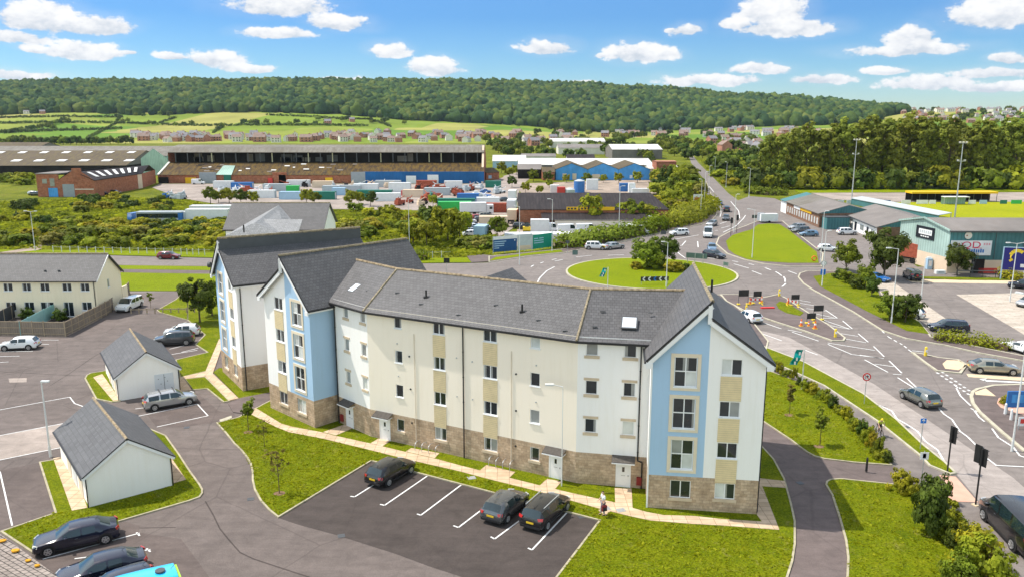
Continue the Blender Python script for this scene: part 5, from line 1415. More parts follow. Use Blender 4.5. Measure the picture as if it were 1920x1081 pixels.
post_sign(1078, 488, 1.9, 'small grey sign at the west edge of the roundabout', [('rect', 1.5, 1.0, .9, 'greensign', None)])
post_sign(1413, 430, 3.4, 'dark back of a sign at the green triangle corner', [('rect', 3.1, 1.2, .8, 'darkgrey', None)])
post_sign(1243, 462, 3.2, 'dark back of a sign north of the roundabout', [('rect', 2.9, 1.1, .75, 'darkgrey', None)])
post_sign(1064, 474, 2.4, 'dark sign in front of the hedge', [('rect', 2.2, .8, .6, 'darkgrey', None)])
post_sign(838, 521, 3.3, 'dark square sign seen just above the main ridge', [('rect', 3.0, 1.0, .8, 'black', None)])
b0, b1 = P(1288, 493), P(1321, 496)
sg = thing('direction_sign', 'long grey green direction sign seen from behind on the roundabout', 'road sign', tuple((b0 + b1) / 2), group='road signs')
for f_ in (0.03, .45, .9):
    q = b0.lerp(b1, f_); m_ = MB(); m_.tube(q, q + Vector((0, 0, 1.9)), .06); m_.build('post', M['galv'], sg)
m_ = MB(); m_.bar(b0 + Vector((-.2, 0, 1.5)), b1 + Vector((.4, 0, 1.5)), .06, .95); m_.build('sign_plate', M['greensign'], sg)
b0, b1 = P(1356, 503), P(1365, 505)
sg = thing('road_sign', 'small slatted sign back at the right side of the roundabout', 'road sign', tuple((b0 + b1) / 2), group='road signs')
for f_ in (0, 1):
    q = b0.lerp(b1, f_); m_ = MB(); m_.tube(q, q + Vector((0, 0, 1.3)), .05); m_.build('post', M['galv'], sg)
m_ = MB(); m_.bar(b0 + Vector((0, 0, .9)), b1 + Vector((0, 0, .9)), .05, .6); m_.build('sign_plate', M['greensign'], sg)
c0, c1 = P(1201, 535), P(1247, 534)
ch = thing('chevron_board', 'black and white chevron board on the roundabout, middle chevron blue', 'road sign', tuple((c0 + c1) / 2), group='road signs')
c1 = c0 + (c1 - c0).normalized() * 4.6
tt = (c1 - c0).normalized(); nn = Vector((tt.y, -tt.x, 0))
m_ = MB(); m_.bar(c0 + Vector((0, 0, 1.05)), c1 + Vector((0, 0, 1.05)), .05, .72); m_.build('board', M['black'], ch)
for k in range(5):
    o_ = c0 + tt * (.5 + .9 * k) + nn * .04 + Vector((0, 0, 1.05)); m_ = MB()
    m_.bar(o_ + tt * .2 + Vector((0, 0, .34)), o_ - tt * .16, .012, .2); m_.bar(o_ + tt * .2 - Vector((0, 0, .34)), o_ - tt * .16, .012, .2)
    m_.build('chevron', M['tblue'] if k == 2 else M['signw'], ch)
for f_ in (.03, .97):
    q = c0.lerp(c1, f_); m_ = MB(); m_.tube(q - nn * .04, q - nn * .04 + Vector((0, 0, 1.2)), .05); m_.build('post', M['galv'], ch)
def banner(px, py, h, label, side=-1):
    b = P(px, py); t_ = thing('banner_flag', label, 'flag', (b.x, b.y, 0), group='teal banner flags')
    m_ = MB(); m_.tube((0, 0, 0), (0, 0, h), .06, .05, 8); m_.build('pole', M['lampw'], t_, world=False)
    f = MB(); k = 8
    for i in range(k):
        z0 = h - .15 - i * (h * .36) / k; z1 = h - .15 - (i + 1) * (h * .36) / k
        x0 = side * .12 * (1 + i * .5); x1 = side * .12 * (1 + (i + 1) * .5)
        wv = .12 * math.sin(i * 1.1); wv1 = .12 * math.sin((i + 1) * 1.1)
        f.slab([(x0, wv, z0), (x0 + side * (.62), wv + .1, z0 + .02), (x1 + side * (.62 + .02 * i), wv1 + .1, z1 + .02), (x1, wv1, z1)], .02)
    fl_ = f.build('flag', M['teal'], t_, world=False)
    g2 = MB()
    for i, zz in ((1, .0), (4, .1), (6, .05)):
        z0 = h - .3 - i * (h * .36) / k; g2.box((side * (.4 + .08 * i), -.08, z0 - .14), (.16, .02, .3))
    g2.build('lettering', M['signw'], fl_, world=False)
banner(1503, 730, 4.2, 'teal banner flag on a white pole in the planted verge right of the gable')
banner(1139, 546, 3.8, 'teal banner flag behind the main roof, near the roundabout')
def hoops(px0, px1, label, n_=4):
    a, b = P(*px0), P(*px1); t_ = thing('bicycle_rack', label, 'bicycle rack', tuple((a + b) / 2), group='bicycle racks by the wall')
    d = (b - a).normalized(); nn = Vector((d.y, -d.x, 0))
    for k in range(n_):
        o_ = a.lerp(b, k / (n_ - 1)); m_ = MB(); pr = None
        for i in range(9):
            an = math.pi * i / 8; q = o_ + nn * (-.38 * math.cos(an) * 1.0) + Vector((0, 0, .55 + .22 * math.sin(an) if 0 < i < 8 else .5))
            if i in (0, 8): m_.tube(Vector((q.x, q.y, 0)), q, .025, n=6)
            if pr is not None: m_.tube(pr, q, .025, n=6)
            pr = q
        m_.build('hoop', M['galv'], t_)
hoops((783, 843), (821, 851), 'row of steel bicycle hoops beside the second front door')
hoops((921, 872), (960, 881), 'row of steel bicycle hoops left of the third front door')
def bollard(px, py, label, mat='tyel', h=.95, r=.17, grp='yellow traffic bollards'):
    b = P(px, py); t_ = thing('bollard', label, 'bollard', (b.x, b.y, .1), group=grp)
    m_ = MB(); m_.tube((0, 0, 0), (0, 0, h), r, r * .85, 10); m_.build('body', M[mat], t_, world=False)
    m_ = MB(); m_.tube((0, 0, h), (0, 0, h + .1), r * .9, r * .5, 10); m_.build('cap', M[mat], t_, world=False)
    if mat == 'tyel':
        m_ = MB(); m_.box((0, -r - .0, h * .5), (.22, .03, .28)); m_.build('face', M['signw'], t_, world=False)
bollard(1461, 556, 'yellow bollard at the far tip of the road works island'); bollard(1566, 633, 'yellow bollard at the near tip of the road works island')
bollard(1735, 668, 'pale yellow bollard on the side road island'); bollard(1399, 587, 'pale yellow bollard behind the white hatchback')
bollard(1624, 885, 'black bollard on the shared path', 'black', 1.0, .09, 'path bollards')
bollard(1884, 777, 'left white bollard by the pink kerb', 'signw', .9, .12, 'white bollards by the pink kerb'); bollard(1895, 788, 'right white bollard by the pink kerb', 'signw', .9, .12, 'white bollards by the pink kerb')
def works_sign(px, py, label, w_=1.05, h_=.75, z=1.2, az=0.0):
    b = P(px, py); t_ = thing('roadworks_sign', label, 'road sign', (b.x, b.y, .12), az, group='dark temporary signs on the island')
    for x in (-w_ / 2 + .05, w_ / 2 - .05):
        m_ = MB(); m_.bar((x, 0, 0), (x, 0, z + h_), .05, .05); m_.bar((x, -.35, .02), (x, .35, .02), .06, .06); m_.build('leg', M['darkgrey'], t_, world=False)
    m_ = MB(); m_.box((0, -.05, z), (w_, .04, h_)); m_.build('sign_plate', M['black'], t_, world=False)
    for x in (-w_ / 2, w_ / 2):
        m_ = MB(); m_.box((x * .9, 0, 0), (.35, .5, .14)); m_.build('sandbag', M['tyel'], t_, world=False)
for i, (x, y, lb, w_, h_, z) in enumerate([(1393, 572, 'leftmost dark temporary sign on the works island', 1.5, .95, 1.2), (1419, 570, 'dark temporary sign second from left on the works island', 1.2, .8, 1.0),
                              (1490, 574, 'dark temporary sign in the middle of the works island, behind the grass', 1.2, .7, .9), (1533, 601, 'dark temporary sign at the right edge of the works island', 1.35, .8, 1.2),
                              (1520, 607, 'low dark temporary sign beside the two red cones', 1.2, .75, .6)]):
    works_sign(x, y, lb, w_, h_, z, .1)
def barrier(px0, px1, label):
    a, b = P(*px0), P(*px1); t_ = thing('road_barrier', label, 'barrier', tuple((a + b) / 2), group='red and white road barriers')
    m_ = MB(); m_.bar(a + Vector((0, 0, .85)), b + Vector((0, 0, .85)), .05, .22); m_.build('board', M['signw'], t_)
    n_ = 3
    for k in range(n_):
        q0, q1 = a.lerp(b, (k + .1) / n_), a.lerp(b, (k + .55) / n_); m_ = MB(); m_.bar(q0 + Vector((0, 0, .85)), q1 + Vector((0, 0, .85)), .07, .225); m_.build('red_stripe', M['tred'], t_)
    for q in (a, b):
        m_ = MB(); m_.bar(q + Vector((0, 0, .1)), q + Vector((0, 0, .9)), .06, .06); m_.bar(q + Vector((0, -.4, .14)), q + Vector((0, .4, .14)), .12, .1); m_.build('foot', M['tyel'], t_)
barrier((1405, 572), (1429, 572), 'red and white barrier between the two left temporary signs'); barrier((1476, 574), (1496, 577), 'red and white barrier in front of the middle temporary sign')
bt = thing('fallen_barrier', 'red barrier lying flat on the works island', 'barrier', tuple(P(1439, 579)), group='red and white road barriers')
m_ = MB(); m_.box(tuple(P(1439, 579) + Vector((0, 0, .13))), (1.9, .5, .14), .1); m_.build('board', M['tred'], bt)
def cone(px, py, label, z=.1, sc=1.0):
    b = P(px, py); t_ = thing('traffic_cone', label, 'traffic cone', (b.x, b.y, z), group='traffic cones')
    m_ = MB(); m_.box((0, 0, 0), (.5 * sc, .5 * sc, .06)); m_.build('base', M['tyel'], t_, world=False)
    m_ = MB(); m_.tube((0, 0, .06), (0, 0, .95 * sc), .19 * sc, .05, 12); m_.build('body', M['orange'], t_, world=False)
    m_ = MB(); m_.tube((0, 0, .45 * sc), (0, 0, .65 * sc), .155 * sc, .118 * sc, 12); m_.build('band', M['signw'], t_, world=False)
cone(1502, 612, 'left red cone on the works island'); cone(1516, 612, 'small cone between two larger ones on the works island', sc=.7); cone(1528, 617, 'right red cone on the works island', sc=1.1)
cone(1406, 571, 'cone under the left barrier end'); cone(1428, 568, 'cone under the right barrier end'); cone(1477, 571, 'cone beside the middle temporary sign')
b = P(1546, 494); lb = thing('life_ring_marker', 'orange ring marker standing on the green triangle', 'marker', (P(1526, 491).x, P(1526, 491).y, .12))
m_ = MB()
for i in range(12): a0, a1 = i * math.pi / 6, (i + 1) * math.pi / 6; m_.tube((math.cos(a0) * .42, 0, .55 + math.sin(a0) * .42), (math.cos(a1) * .42, 0, .55 + math.sin(a1) * .42), .1, n=6)
m_.build('ring', M['orange'], lb, world=False)

M['leaf_poplar'] = leaf_mat('poplar_leaves', (.185, .225, .026), .32, .35, .02)
M['leaf_dark'] = leaf_mat('dark_leaves', (.062, .100, .012), .5, .3, .03)
M['leaf_mid'] = leaf_mat('mid_green_leaves', (.130, .175, .012), .5, .35, .03)
M['leaf_bright'] = leaf_mat('bright_green_leaves', (.215, .250, .014), .45, .4, .03)
M['leaf_yellow'] = leaf_mat('yellow_green_leaves', (.30, .30, .018), .45, .4, .03)
M['leaf_olive'] = leaf_mat('olive_shrub_leaves', (.15, .15, .028), .5, .3, .04)
M['bark'] = flat('tree_bark', (.11, .085, .06), .95, .1, var=.35, scale=5)
M['twig'] = flat('young_bark', (.14, .10, .06), .9, .1, var=.3, scale=5)

def leaf_mesh(name, seed, clumps, per, leaf, cr, mat, up=.35, jit=1.0):
    """clumps: list of (x, y, z) centres; leaf quads scattered round each"""
    r = np.random.RandomState(seed); C_ = np.array(clumps, dtype=np.float64); n = len(C_) * per
    mid_ = C_.mean(0)
    base = np.repeat(C_, per, axis=0)
    d = r.normal(size=(n, 3)); d /= np.linalg.norm(d, axis=1, keepdims=True)
    rad = cr * (.35 + .65 * r.rand(n, 1) ** .5) * np.repeat(.7 + .6 * r.rand(len(C_), 1), per, axis=0)
    pts = base + d * rad * np.array([1, 1, .8])
    out = (pts - base) / cr + .8 * (base - mid_) / (np.abs(base - mid_).max() + 1e-6) + np.array([0, 0, up]) + r.normal(size=(n, 3)) * .35 * jit
    out /= np.linalg.norm(out, axis=1, keepdims=True)
    a = np.cross(out, r.normal(size=(n, 3))); a /= np.linalg.norm(a, axis=1, keepdims=True); b = np.cross(out, a)
    s = leaf * (.6 + .8 * r.rand(n, 1)); a *= s; b *= s * .7
    V = np.stack([pts - a - b, pts + a - b * .6, pts + a + b, pts - a * .6 + b], axis=1).reshape(-1, 3)
    me = bpy.data.meshes.new(name); me.vertices.add(4 * n); me.loops.add(4 * n); me.polygons.add(n)
    me.vertices.foreach_set('co', V.ravel()); me.loops.foreach_set('vertex_index', np.arange(4 * n, dtype=np.int32))
    me.polygons.foreach_set('loop_start', np.arange(0, 4 * n, 4, dtype=np.int32)); me.polygons.foreach_set('loop_total', np.full(n, 4, dtype=np.int32))
    at = me.attributes.new('tint', 'FLOAT', 'FACE')
    tint = np.clip(np.repeat(r.rand(len(C_)), per) * .75 + r.rand(n) * .35, 0, 1).astype(np.float32)
    at.data.foreach_set('value', tint); me.materials.append(M[mat]); me.update(calc_edges=True); me.validate()
    return me
def clumps_ball(rr, n, rx, ry, rz, zc, lump=.25, lo=-.9, inner=.45):
    out = []
    while len(out) < n:
        v = Vector((rr.gauss(0, 1), rr.gauss(0, 1), rr.gauss(0, 1))).normalized()
        if v.z < lo: continue
        k = inner + (1 - inner) * rr.random() ** .5
        k *= 1 + lump * mnoise.noise(v * 1.9 + Vector((rr.seedv, 0, 0)))* 1.6
        out.append((v.x * rx * k, v.y * ry * k, zc + v.z * rz * k))
    return out
class RR(random.Random):
    def __init__(s, seed): super().__init__(seed); s.seedv = (seed * 1.37) % 17
def trunk_mesh(name, h, r0, limbs, mat='bark', lean=0.0, top=None):
    m_ = MB(); top = top or h
    pts = [Vector((lean * (i / 5) ** 2, 0, top * i / 5)) for i in range(6)]
    for i in range(5): m_.tube(pts[i], pts[i + 1], r0 * (1 - .16 * i), r0 * (1 - .16 * (i + 1)), 7, cap=i == 4)
    for (z, ax, ln, rz_, r_) in limbs:
        a = Vector((0, 0, z)); e = a + Vector((math.cos(ax) * ln, math.sin(ax) * ln, rz_)); m = a.lerp(e, .5) + Vector((0, 0, -rz_ * .08))
        m_.tube(a, m, r_, r_ * .7, 5, cap=False); m_.tube(m, e, r_ * .7, r_ * .3, 5)
    me_o = m_.build(name, M[mat], None); me = me_o.data; bpy.data.objects.remove(me_o); return me
TREES = {}
def make_tree_kind(key, seed, h, crown, per, leaf, cr, mat, r0=.25, limbs=7, tmat='bark', up=.35, trunk=True, top=None, jit=1.0):
    rr = RR(seed); cl = crown(rr)
    lm = [(h * rr.uniform(.25, .7), rr.uniform(0, 6.28), h * rr.uniform(.12, .26), h * rr.uniform(.12, .28), r0 * rr.uniform(.25, .45)) for _ in range(limbs)]
    TREES.setdefault(key, []).append((leaf_mesh('crown', seed, cl, per, leaf, cr, mat, up, jit), trunk_mesh('trunk', h, r0, lm, tmat, top=top or h * .85) if trunk else None))
for sd_ in range(4):
    def pop(rr):
        out = []
        for k in range(8):
            a = rr.uniform(0, 6.28); d = rr.uniform(0, 2.9); zc = rr.uniform(9.5, 23.5);
            out += [(x + math.cos(a) * d, y + math.sin(a) * d, z) for x, y, z in clumps_ball(rr, 9, 2.5, 2.5, 3.0, zc, .3)]
        out += clumps_ball(rr, 22, 3.4, 3.4, 5.0, 8.5, .4)
        return out
    make_tree_kind('poplar', 20 + sd_, 24, pop, 50, .40, 1.25, 'leaf_poplar', .42, 12)
for sd_ in range(4):
    make_tree_kind('round', 40 + sd_, 9, lambda rr: clumps_ball(rr, 46, 3.6, 3.4, 3.3, 5.6, .35, -.75), 34, .34, .95, 'leaf_mid' if sd_ % 2 else 'leaf_dark', .22, 8)
for sd_ in range(3):
    make_tree_kind('bright', 60 + sd_, 8, lambda rr: clumps_ball(rr, 40, 3.5, 3.3, 3.1, 5.0, .4, -.75), 32, .36, .95, 'leaf_bright' if sd_ else 'leaf_mid', .2, 8)
for sd_ in range(5):
    make_tree_kind('bush', 80 + sd_, 2, lambda rr: clumps_ball(rr, 30, 1.6, 1.45, 1.25, .8, .5, -.3), 26, .20, .48, ['leaf_mid', 'leaf_bright', 'leaf_olive', 'leaf_dark', 'leaf_yellow'][sd_], .1, 0, trunk=False)
for sd_ in range(3):   # near trees with fine leaves
    make_tree_kind('near_round', 100 + sd_, 4.6, lambda rr: clumps_ball(rr, 60, 1.9, 1.8, 1.7, 3.1, .4, -.8), 60, .115, .50, ['leaf_dark', 'leaf_mid', 'leaf_dark'][sd_], .12, 10)
for sd_ in range(4):
    make_tree_kind('near_bush', 120 + sd_, 2, lambda rr: clumps_ball(rr, 46, 1.0, 1.0, .95, .8, .55, -.6), 60, .070, .30, ['leaf_bright', 'leaf_mid', 'leaf_yellow', 'leaf_dark'][sd_], .05, 6, 'twig', trunk=True, top=1.2)
for sd_ in range(3):   # slim saplings
    make_tree_kind('sapling', 140 + sd_, 3.0, lambda rr: clumps_ball(rr, 22, .48, .46, .95, 2.1, .6, -.95, .3), 26, .075, .17, ['leaf_mid', 'leaf_olive', 'leaf_mid'][sd_], .035, 9, 'twig')
for sd_ in range(2):   # sparse reddish sapling
    make_tree_kind('bare_sapling', 150 + sd_, 3.4, lambda rr: clumps_ball(rr, 20, .75, .7, 1.2, 2.2, .7, -.95, .3), 9, .065, .15, 'leaf_olive', .035, 16, 'twig')
for sd_ in range(2):   # clipped hedge / shrub block
    make_tree_kind('far', 160 + sd_, 8, lambda rr: clumps_ball(rr, 26, 4.2, 4.0, 3.6, 4.2, .4, -.6), 22, .75, 1.5, 'leaf_dark' if sd_ else 'leaf_mid', .3, 4)
_tn = 0
def tree(kind, p, sc, label, cat='tree', group=None, name=None, var=None, sz=None, z=0.0):
    global _tn
    _tn += 1
    p = P(*p) if isinstance(p, tuple) and len(p) == 2 else Vector(p)
    ms = TREES[kind]; cr_, tr_ = ms[(_tn if var is None else var) % len(ms)]
    t_ = thing(name or ('tree' if 'bush' not in kind else 'bush'), label, cat, (p.x, p.y, p.z + z), rng.uniform(0, 6.28), group)
    sz = sz or sc; t_.scale = (sc, sc, sz)
    o = bpy.data.objects.new('crown' if 'bush' not in kind else 'foliage', cr_); COL.objects.link(o); o.parent = t_
    if tr_ is not None:
        o = bpy.data.objects.new('trunk' if 'bush' not in kind else 'stem', tr_); COL.objects.link(o); o.parent = t_
    return t_
def T(px, py, D=None):
    """place on the terrain seen at a pixel"""
    if py > 268: return P(px, py)
    d = ray(px, py); best = None
    D_ = 960.0
    while D_ < 2650:
        z = terrain_z(D_ * d[0] / d[1], D_); zz = CAM_H + D_ * d[2] / d[1]
        if z >= zz: return Vector((D_ * d[0] / d[1], D_, z))
        D_ += 8
    return Vector((D_ * d[0] / d[1], D_, terrain_z(D_ * d[0] / d[1], D_)))
ORD = ['first', 'second', 'third', 'fourth', 'fifth', 'sixth', 'seventh', 'eighth', 'ninth', 'tenth', 'eleventh', 'twelfth', 'thirteenth', 'fourteenth', 'fifteenth', 'sixteenth', 'seventeenth', 'eighteenth', 'nineteenth', 'twentieth']
TENS = {2: 'twenty', 3: 'thirty', 4: 'forty', 5: 'fifty', 6: 'sixty', 7: 'seventy', 8: 'eighty', 9: 'ninety', 10: 'hundred'}
def ordn(i):
    if i >= 99: return 'hundred and ' + (ordn(i - 100) if i >= 100 else 'zero')
    if i < 20: return ORD[i]
    t_, u = divmod(i + 1, 10); w_ = TENS[t_]
    return (w_ if u else TENS[t_].rstrip('y') + 'ieth') + ('-' + ORD[u - 1] if u else '')
tree('sapling', (466, 808), 1.05, 'slim leafy sapling on the lawn opposite the left gable', var=0)
tree('bare_sapling', (524, 926), 1.12, 'taller of two thin reddish saplings on the lawn beside the dark bay', var=0)
tree('bare_sapling', (496, 838), .8, 'smaller thin sapling with sparse leaves between the other two lawn saplings', var=1)
for x, y in ((466, 811), (524, 926), (1479, 779), (1535, 838)):
    c_ = P(x, y); structure(MB().prism([(c_.x + math.cos(a) * .42, c_.y + math.sin(a) * .36) for a in [i * .628 for i in range(10)]], .07, .095).build('soil', M['soil']))
tree('sapling', (1480, 777), .95, 'small sapling on the lawn behind the right gable', var=1); tree('sapling', (1537, 836), 1.15, 'taller leafy sapling on the lawn right of the apartment gable', var=0)
tree('near_round', (375, 605), 1.12, 'large round dark tree beside the second block, left of its gable', var=0, sz=1.22)
tree('near_round', (398, 592), .95, 'lower round tree just behind the large one by the second block', var=1)
tree('sapling', (283, 577), .8, 'small bare sapling by the rail fence near the people carrier', var=2)
rs = random.Random(3)
hl = [(1450, 694), (1462, 699), (1474, 706), (1488, 712), (1500, 722), (1513, 731), (1525, 738), (1538, 747), (1551, 757), (1562, 766), (1575, 776), (1588, 786), (1599, 797), (1607, 808), (1617, 818), (1626, 830), (1636, 840), (1645, 851), (1653, 861), (1664, 867)]
for i, (x, y) in enumerate(hl):
    tree('near_bush', (x, y), rs.uniform(.32, .58), f'{ordn(i)} young shrub from the far end of the strip beside the shared path', 'shrub', 'young shrubs along the shared path', 'shrub', var=[0, 2, 1, 0, 3][i % 5], sz=rs.uniform(.45, .9))
for i, (x, y, s_, v, lb) in enumerate([(1690, 922, .75, 2, 'yellow green feathery shrub at the corner of the shared path'), (1712, 930, .62, 0, 'small light green shrub right of the yellow one at the path corner'),
        (1740, 1000, 1.05, 3, 'tall dark bushy young tree on the near right lawn'), (1752, 945, 1.0, 3, 'dark shrub behind the tall bushy young tree'), (1778, 985, .8, 0, 'sprawling light green shrub right of the tall bushy young tree'),
        (1800, 1028, .85, 3, 'dark green shrub close to the black van'), (1770, 1010, .6, 1, 'low mid green shrub under the sprawling one'),
        (1830, 1062, 1.15, 2, 'large yellow green bush in front of the black van'), (1848, 1085, 1.2, 0, 'big leafy bush at the bottom edge before the black van'), (1800, 1100, .9, 1, 'bush cut off by the bottom edge, left of the biggest one')]):
    t_ = tree('near_bush', (x, y), s_, lb, 'shrub', 'garden shrubs on the near right lawn', 'shrub', var=v, sz=s_ * (2.0 if i == 2 else 1.25))
tree('near_bush', (1735, 990), 1.0, 'upper part of the dark leafy young tree beside its trunk', var=3) if False else None
for i, (x, y, k, s_, v, sz, lb) in enumerate([(1586, 509, 'near_round', 1.15, 1, 1.25, 'small green tree at the far end of the planted verge'), (1657, 522, 'near_round', 1.8, 0, 2.0, 'large dark leafy tree above the bright blue car'),
        (1794, 516, 'near_round', 1.15, 0, 1.30, 'dark green tree in front of the red and blue sign'),
        (1577, 523, 'near_bush', 1.3, 3, 1.1, 'low rounded shrub at the left of the planted verge'), (1590, 531, 'near_bush', 1.3, 1, 1.2, 'rounded shrub second along the planted verge'), (1606, 541, 'near_bush', 1.2, 3, 1.1, 'dark rounded shrub third along the planted verge'),
        (1622, 541, 'near_round', .75, 1, .9, 'stubby tree with a clipped crown in the planted verge'), (1634, 556, 'near_round', .62, 0, .75, 'little clipped tree nearest the road in the planted verge'),
        (1668, 600, 'near_round', .9, 1, .85, 'multi-stemmed tree left of the lamp post in the verge'), (1697, 605, 'near_round', .95, 2, .95, 'multi-stemmed tree right of the lamp post in the verge'), (1688, 596, 'near_bush', 1.4, 0, 1.2, 'light green shrub between the two multi-stemmed trees')]):
    tree(k, (x, y), s_, lb, 'tree' if 'round' in k else 'shrub', None, None if 'round' in k else 'shrub', var=v, sz=sz, z=-.55 * sz if 'round' in k else 0)
for x, y, k, s_, v, sz, lb in [(1212, 503, 'near_round', 1.45, 1, 1.25, 'left green tree of the pair on the roundabout'), (1246, 500, 'near_round', 1.35, 0, 1.3, 'right green tree of the pair on the roundabout'), (1228, 505, 'near_bush', 1.8, 1, 1.5, 'dark shrub between the two roundabout trees'),
        (1193, 505, 'near_bush', 1.0, 2, .8, 'small olive shrub at the left foot of the roundabout trees'), (1262, 510, 'near_bush', 1.5, 2, 1.1, 'yellow brown rounded shrub right of the roundabout trees'), (1285, 508, 'near_bush', 1.0, 3, .8, 'low dark shrub at the right end of the roundabout planting')]:
    tree(k, (x, y), s_, lb, 'tree' if 'round' in k else 'shrub', None, None if 'round' in k else 'shrub', var=v, sz=sz, z=-.55 * sz if 'round' in k else 0)
def hedge(pts, w_, h_, label, mat='leaf_bright', leaf=.12, dens=26, seed=1, name='hedge', cat='hedge', z=0.05, grp=None, rag=.25):
    """a run of hedge: leaf shell over a dark core"""
    rr = random.Random(seed); v = G(pts, 0); cl = []
    L = sum((v[i + 1] - v[i]).length for i in range(len(v) - 1)); n = max(6, int(L * w_ * 2.4 / max(.3, w_ * .5)))
    o0 = v[0].copy()
    for i in range(len(v) - 1):
        seg = (v[i + 1] - v[i]).length; k = max(2, int(n * seg / L)); d = (v[i + 1] - v[i]).normalized(); nn = Vector((-d.y, d.x, 0))
        for j in range(k):
            p_ = v[i].lerp(v[i + 1], (j + rr.random()) / k) + nn * rr.uniform(-w_ / 2, w_ / 2) * .8
            cl.append((p_.x - o0.x, p_.y - o0.y, rr.uniform(.25, .85) * h_ * (1 + rr.uniform(-rag, rag))))
    t_ = thing(name, label, cat, (o0.x, o0.y, z), group=grp)
    me = leaf_mesh('foliage', seed + 500, cl, dens, leaf, max(w_ * .42, h_ * .34), mat, up=.6); o = bpy.data.objects.new('foliage', me); COL.objects.link(o); o.parent = t_
    c_ = MB(); off = [p_ - o0 for p_ in v]; strip_mesh(off, w_ * .55, 0, h_ * .5, c_); q = c_.build('stems', M['twig'], t_, world=False)
    return t_
hedge([(1752, 636), (1800, 641), (1850, 648), (1893, 656)], 2.3, 1.0, 'clipped light green hedge at the edge of the retail car park', 'leaf_bright', .10, 60, 4)
hedge([(1872, 521), (1918, 525)], 2.2, 1.3, 'yellow green hedge under the purple hoarding', 'leaf_yellow', .14, 40, 5)
hedge([(800, 505 - 18), (680, 484)], 3.0, 1.5, 'dark hedge on the verge left of the hoardings', 'leaf_mid', .22, 22, 6)
hedge([(1048, 465), (1100, 459), (1150, 449), (1200, 440), (1245, 428)], 5.0, 2.4, 'long leafy hedge behind the queuing cars', 'leaf_mid', .28, 26, 8)
hedge([(1240, 427), (1290, 416), (1322, 398), (1322, 386)], 6.0, 3.0, 'tall hedge curving up the left side of the north road', 'leaf_bright', .30, 24, 9)
hedge([(1400, 362), (1440, 366), (1475, 366)], 4.0, 2.0, 'hedge at the far side of the forecourt', 'leaf_mid', .3, 20, 10)
i = 0
for k in range(34):
    px = 1432 + 24.5 * k + rs.uniform(-4, 4)
    h_ = lerp(px, [1420, 1440, 1480, 1560, 1620, 1700, 1800, 1920, 2200], [.72, .82, .92, .98, 1.06, 1.08, 1.05, 1.04, 1.02]) * rs.uniform(.93, 1.05)
    for row in (0, 1):
        if row and k % 2: continue
        p_ = P(px + (9 if row else 0), 351 - row * 7 - rs.uniform(0, 2.5)); i_ = k
        if row: tree('poplar', p_, h_ * .98, f'poplar in the back row behind the football pitch, {ordn(k // 2)} from the left', 'tree', 'poplars behind the football pitch', 'poplar_tree')
        else: tree('poplar', p_, h_, f'tall poplar in the front row by the football pitch, {ordn(k)} from left', 'tree', 'poplars behind the football pitch', 'poplar_tree')
for k in range(26):
    px = 1418 + 32 * k + rs.uniform(-8, 8)
    tree('bush', P(px, 354), rs.uniform(2.6, 4.2), f'{ordn(k)} dark bush from the left under the poplar row', 'bush', 'bushes under the poplars', var=[3, 0, 3, 1][k % 4])
M['leaf_rough'] = M['leaf_mid']
def where(px, py):
    if py < 300: return 'beyond the industrial sheds'
    if px > 1380: return 'right of the north road'
    if px > 1225: return 'left of the north road'
    if px > 940: return 'around the yards'
    if px > 620: return 'left of the lorry yard'
    if px > 240: return 'behind the rear block'
    return 'behind the terrace'
shr = []
def spray(n, x0, x1, y0, y1, smin, smax, kinds, seed, edge=None):
    r_ = random.Random(seed)
    for _ in range(n):
        x = r_.uniform(x0, x1); y = r_.uniform(y0, y1)
        if edge and not edge(x, y): continue
        shr.append((x, y, r_.uniform(smin, smax), r_.choice(kinds)))
spray(46, -20, 425, 436, 464, 1.0, 1.8, [2, 4, 0, 1, 4, 0], 1)
spray(46, 100, 430, 424, 442, .9, 1.6, [0, 4, 4, 3, 1], 2)
spray(20, -20, 230, 385, 425, .8, 1.7, [0, 1, 4, 3], 3)
spray(22, 640, 800, 425, 458, .9, 1.7, [0, 2, 4, 2], 4)
spray(18, 640, 850, 395, 425, .8, 1.6, [4, 0, 2, 1], 5)
spray(16, 150, 340, 372, 398, .9, 1.7, [0, 4, 3], 6)
spray(16, 870, 925, 455, 475, .9, 1.5, [0, 2, 1], 7)
spray(30, 1230, 1318, 350, 410, 1.3, 2.6, [0, 1, 4, 2], 8, lambda x, y: x < 1318 - max(0, (y - 380)) * .9)
spray(22, 1235, 1310, 322, 352, 1.6, 3.0, [0, 1, 4, 3], 9, lambda x, y: x < 1275 + (y - 300) * .8)
spray(22, 1335, 1420, 300, 356, 1.6, 3.2, [0, 1, 3, 4], 10, lambda x, y: x > 1318 + (y - 300) * .75)
spray(10, 0, 75, 330, 350, 1.6, 2.6, [0, 1], 11)
shr.sort(); wc_ = {}
VN = ['mid green', 'bright green', 'olive', 'dark green', 'yellow green']
for j, (x, y, s_, v) in enumerate(shr):
    wk = (where(x, y), v); wc_[wk] = wc_.get(wk, 0) + 1
    tree('bush', (x, y), s_, f'{VN[v]} shrub {where(x, y)}, {ordn(wc_[wk] - 1)} from left', 'shrub', 'shrubs ' + where(x, y), 'shrub', var=v, sz=s_ * .75)
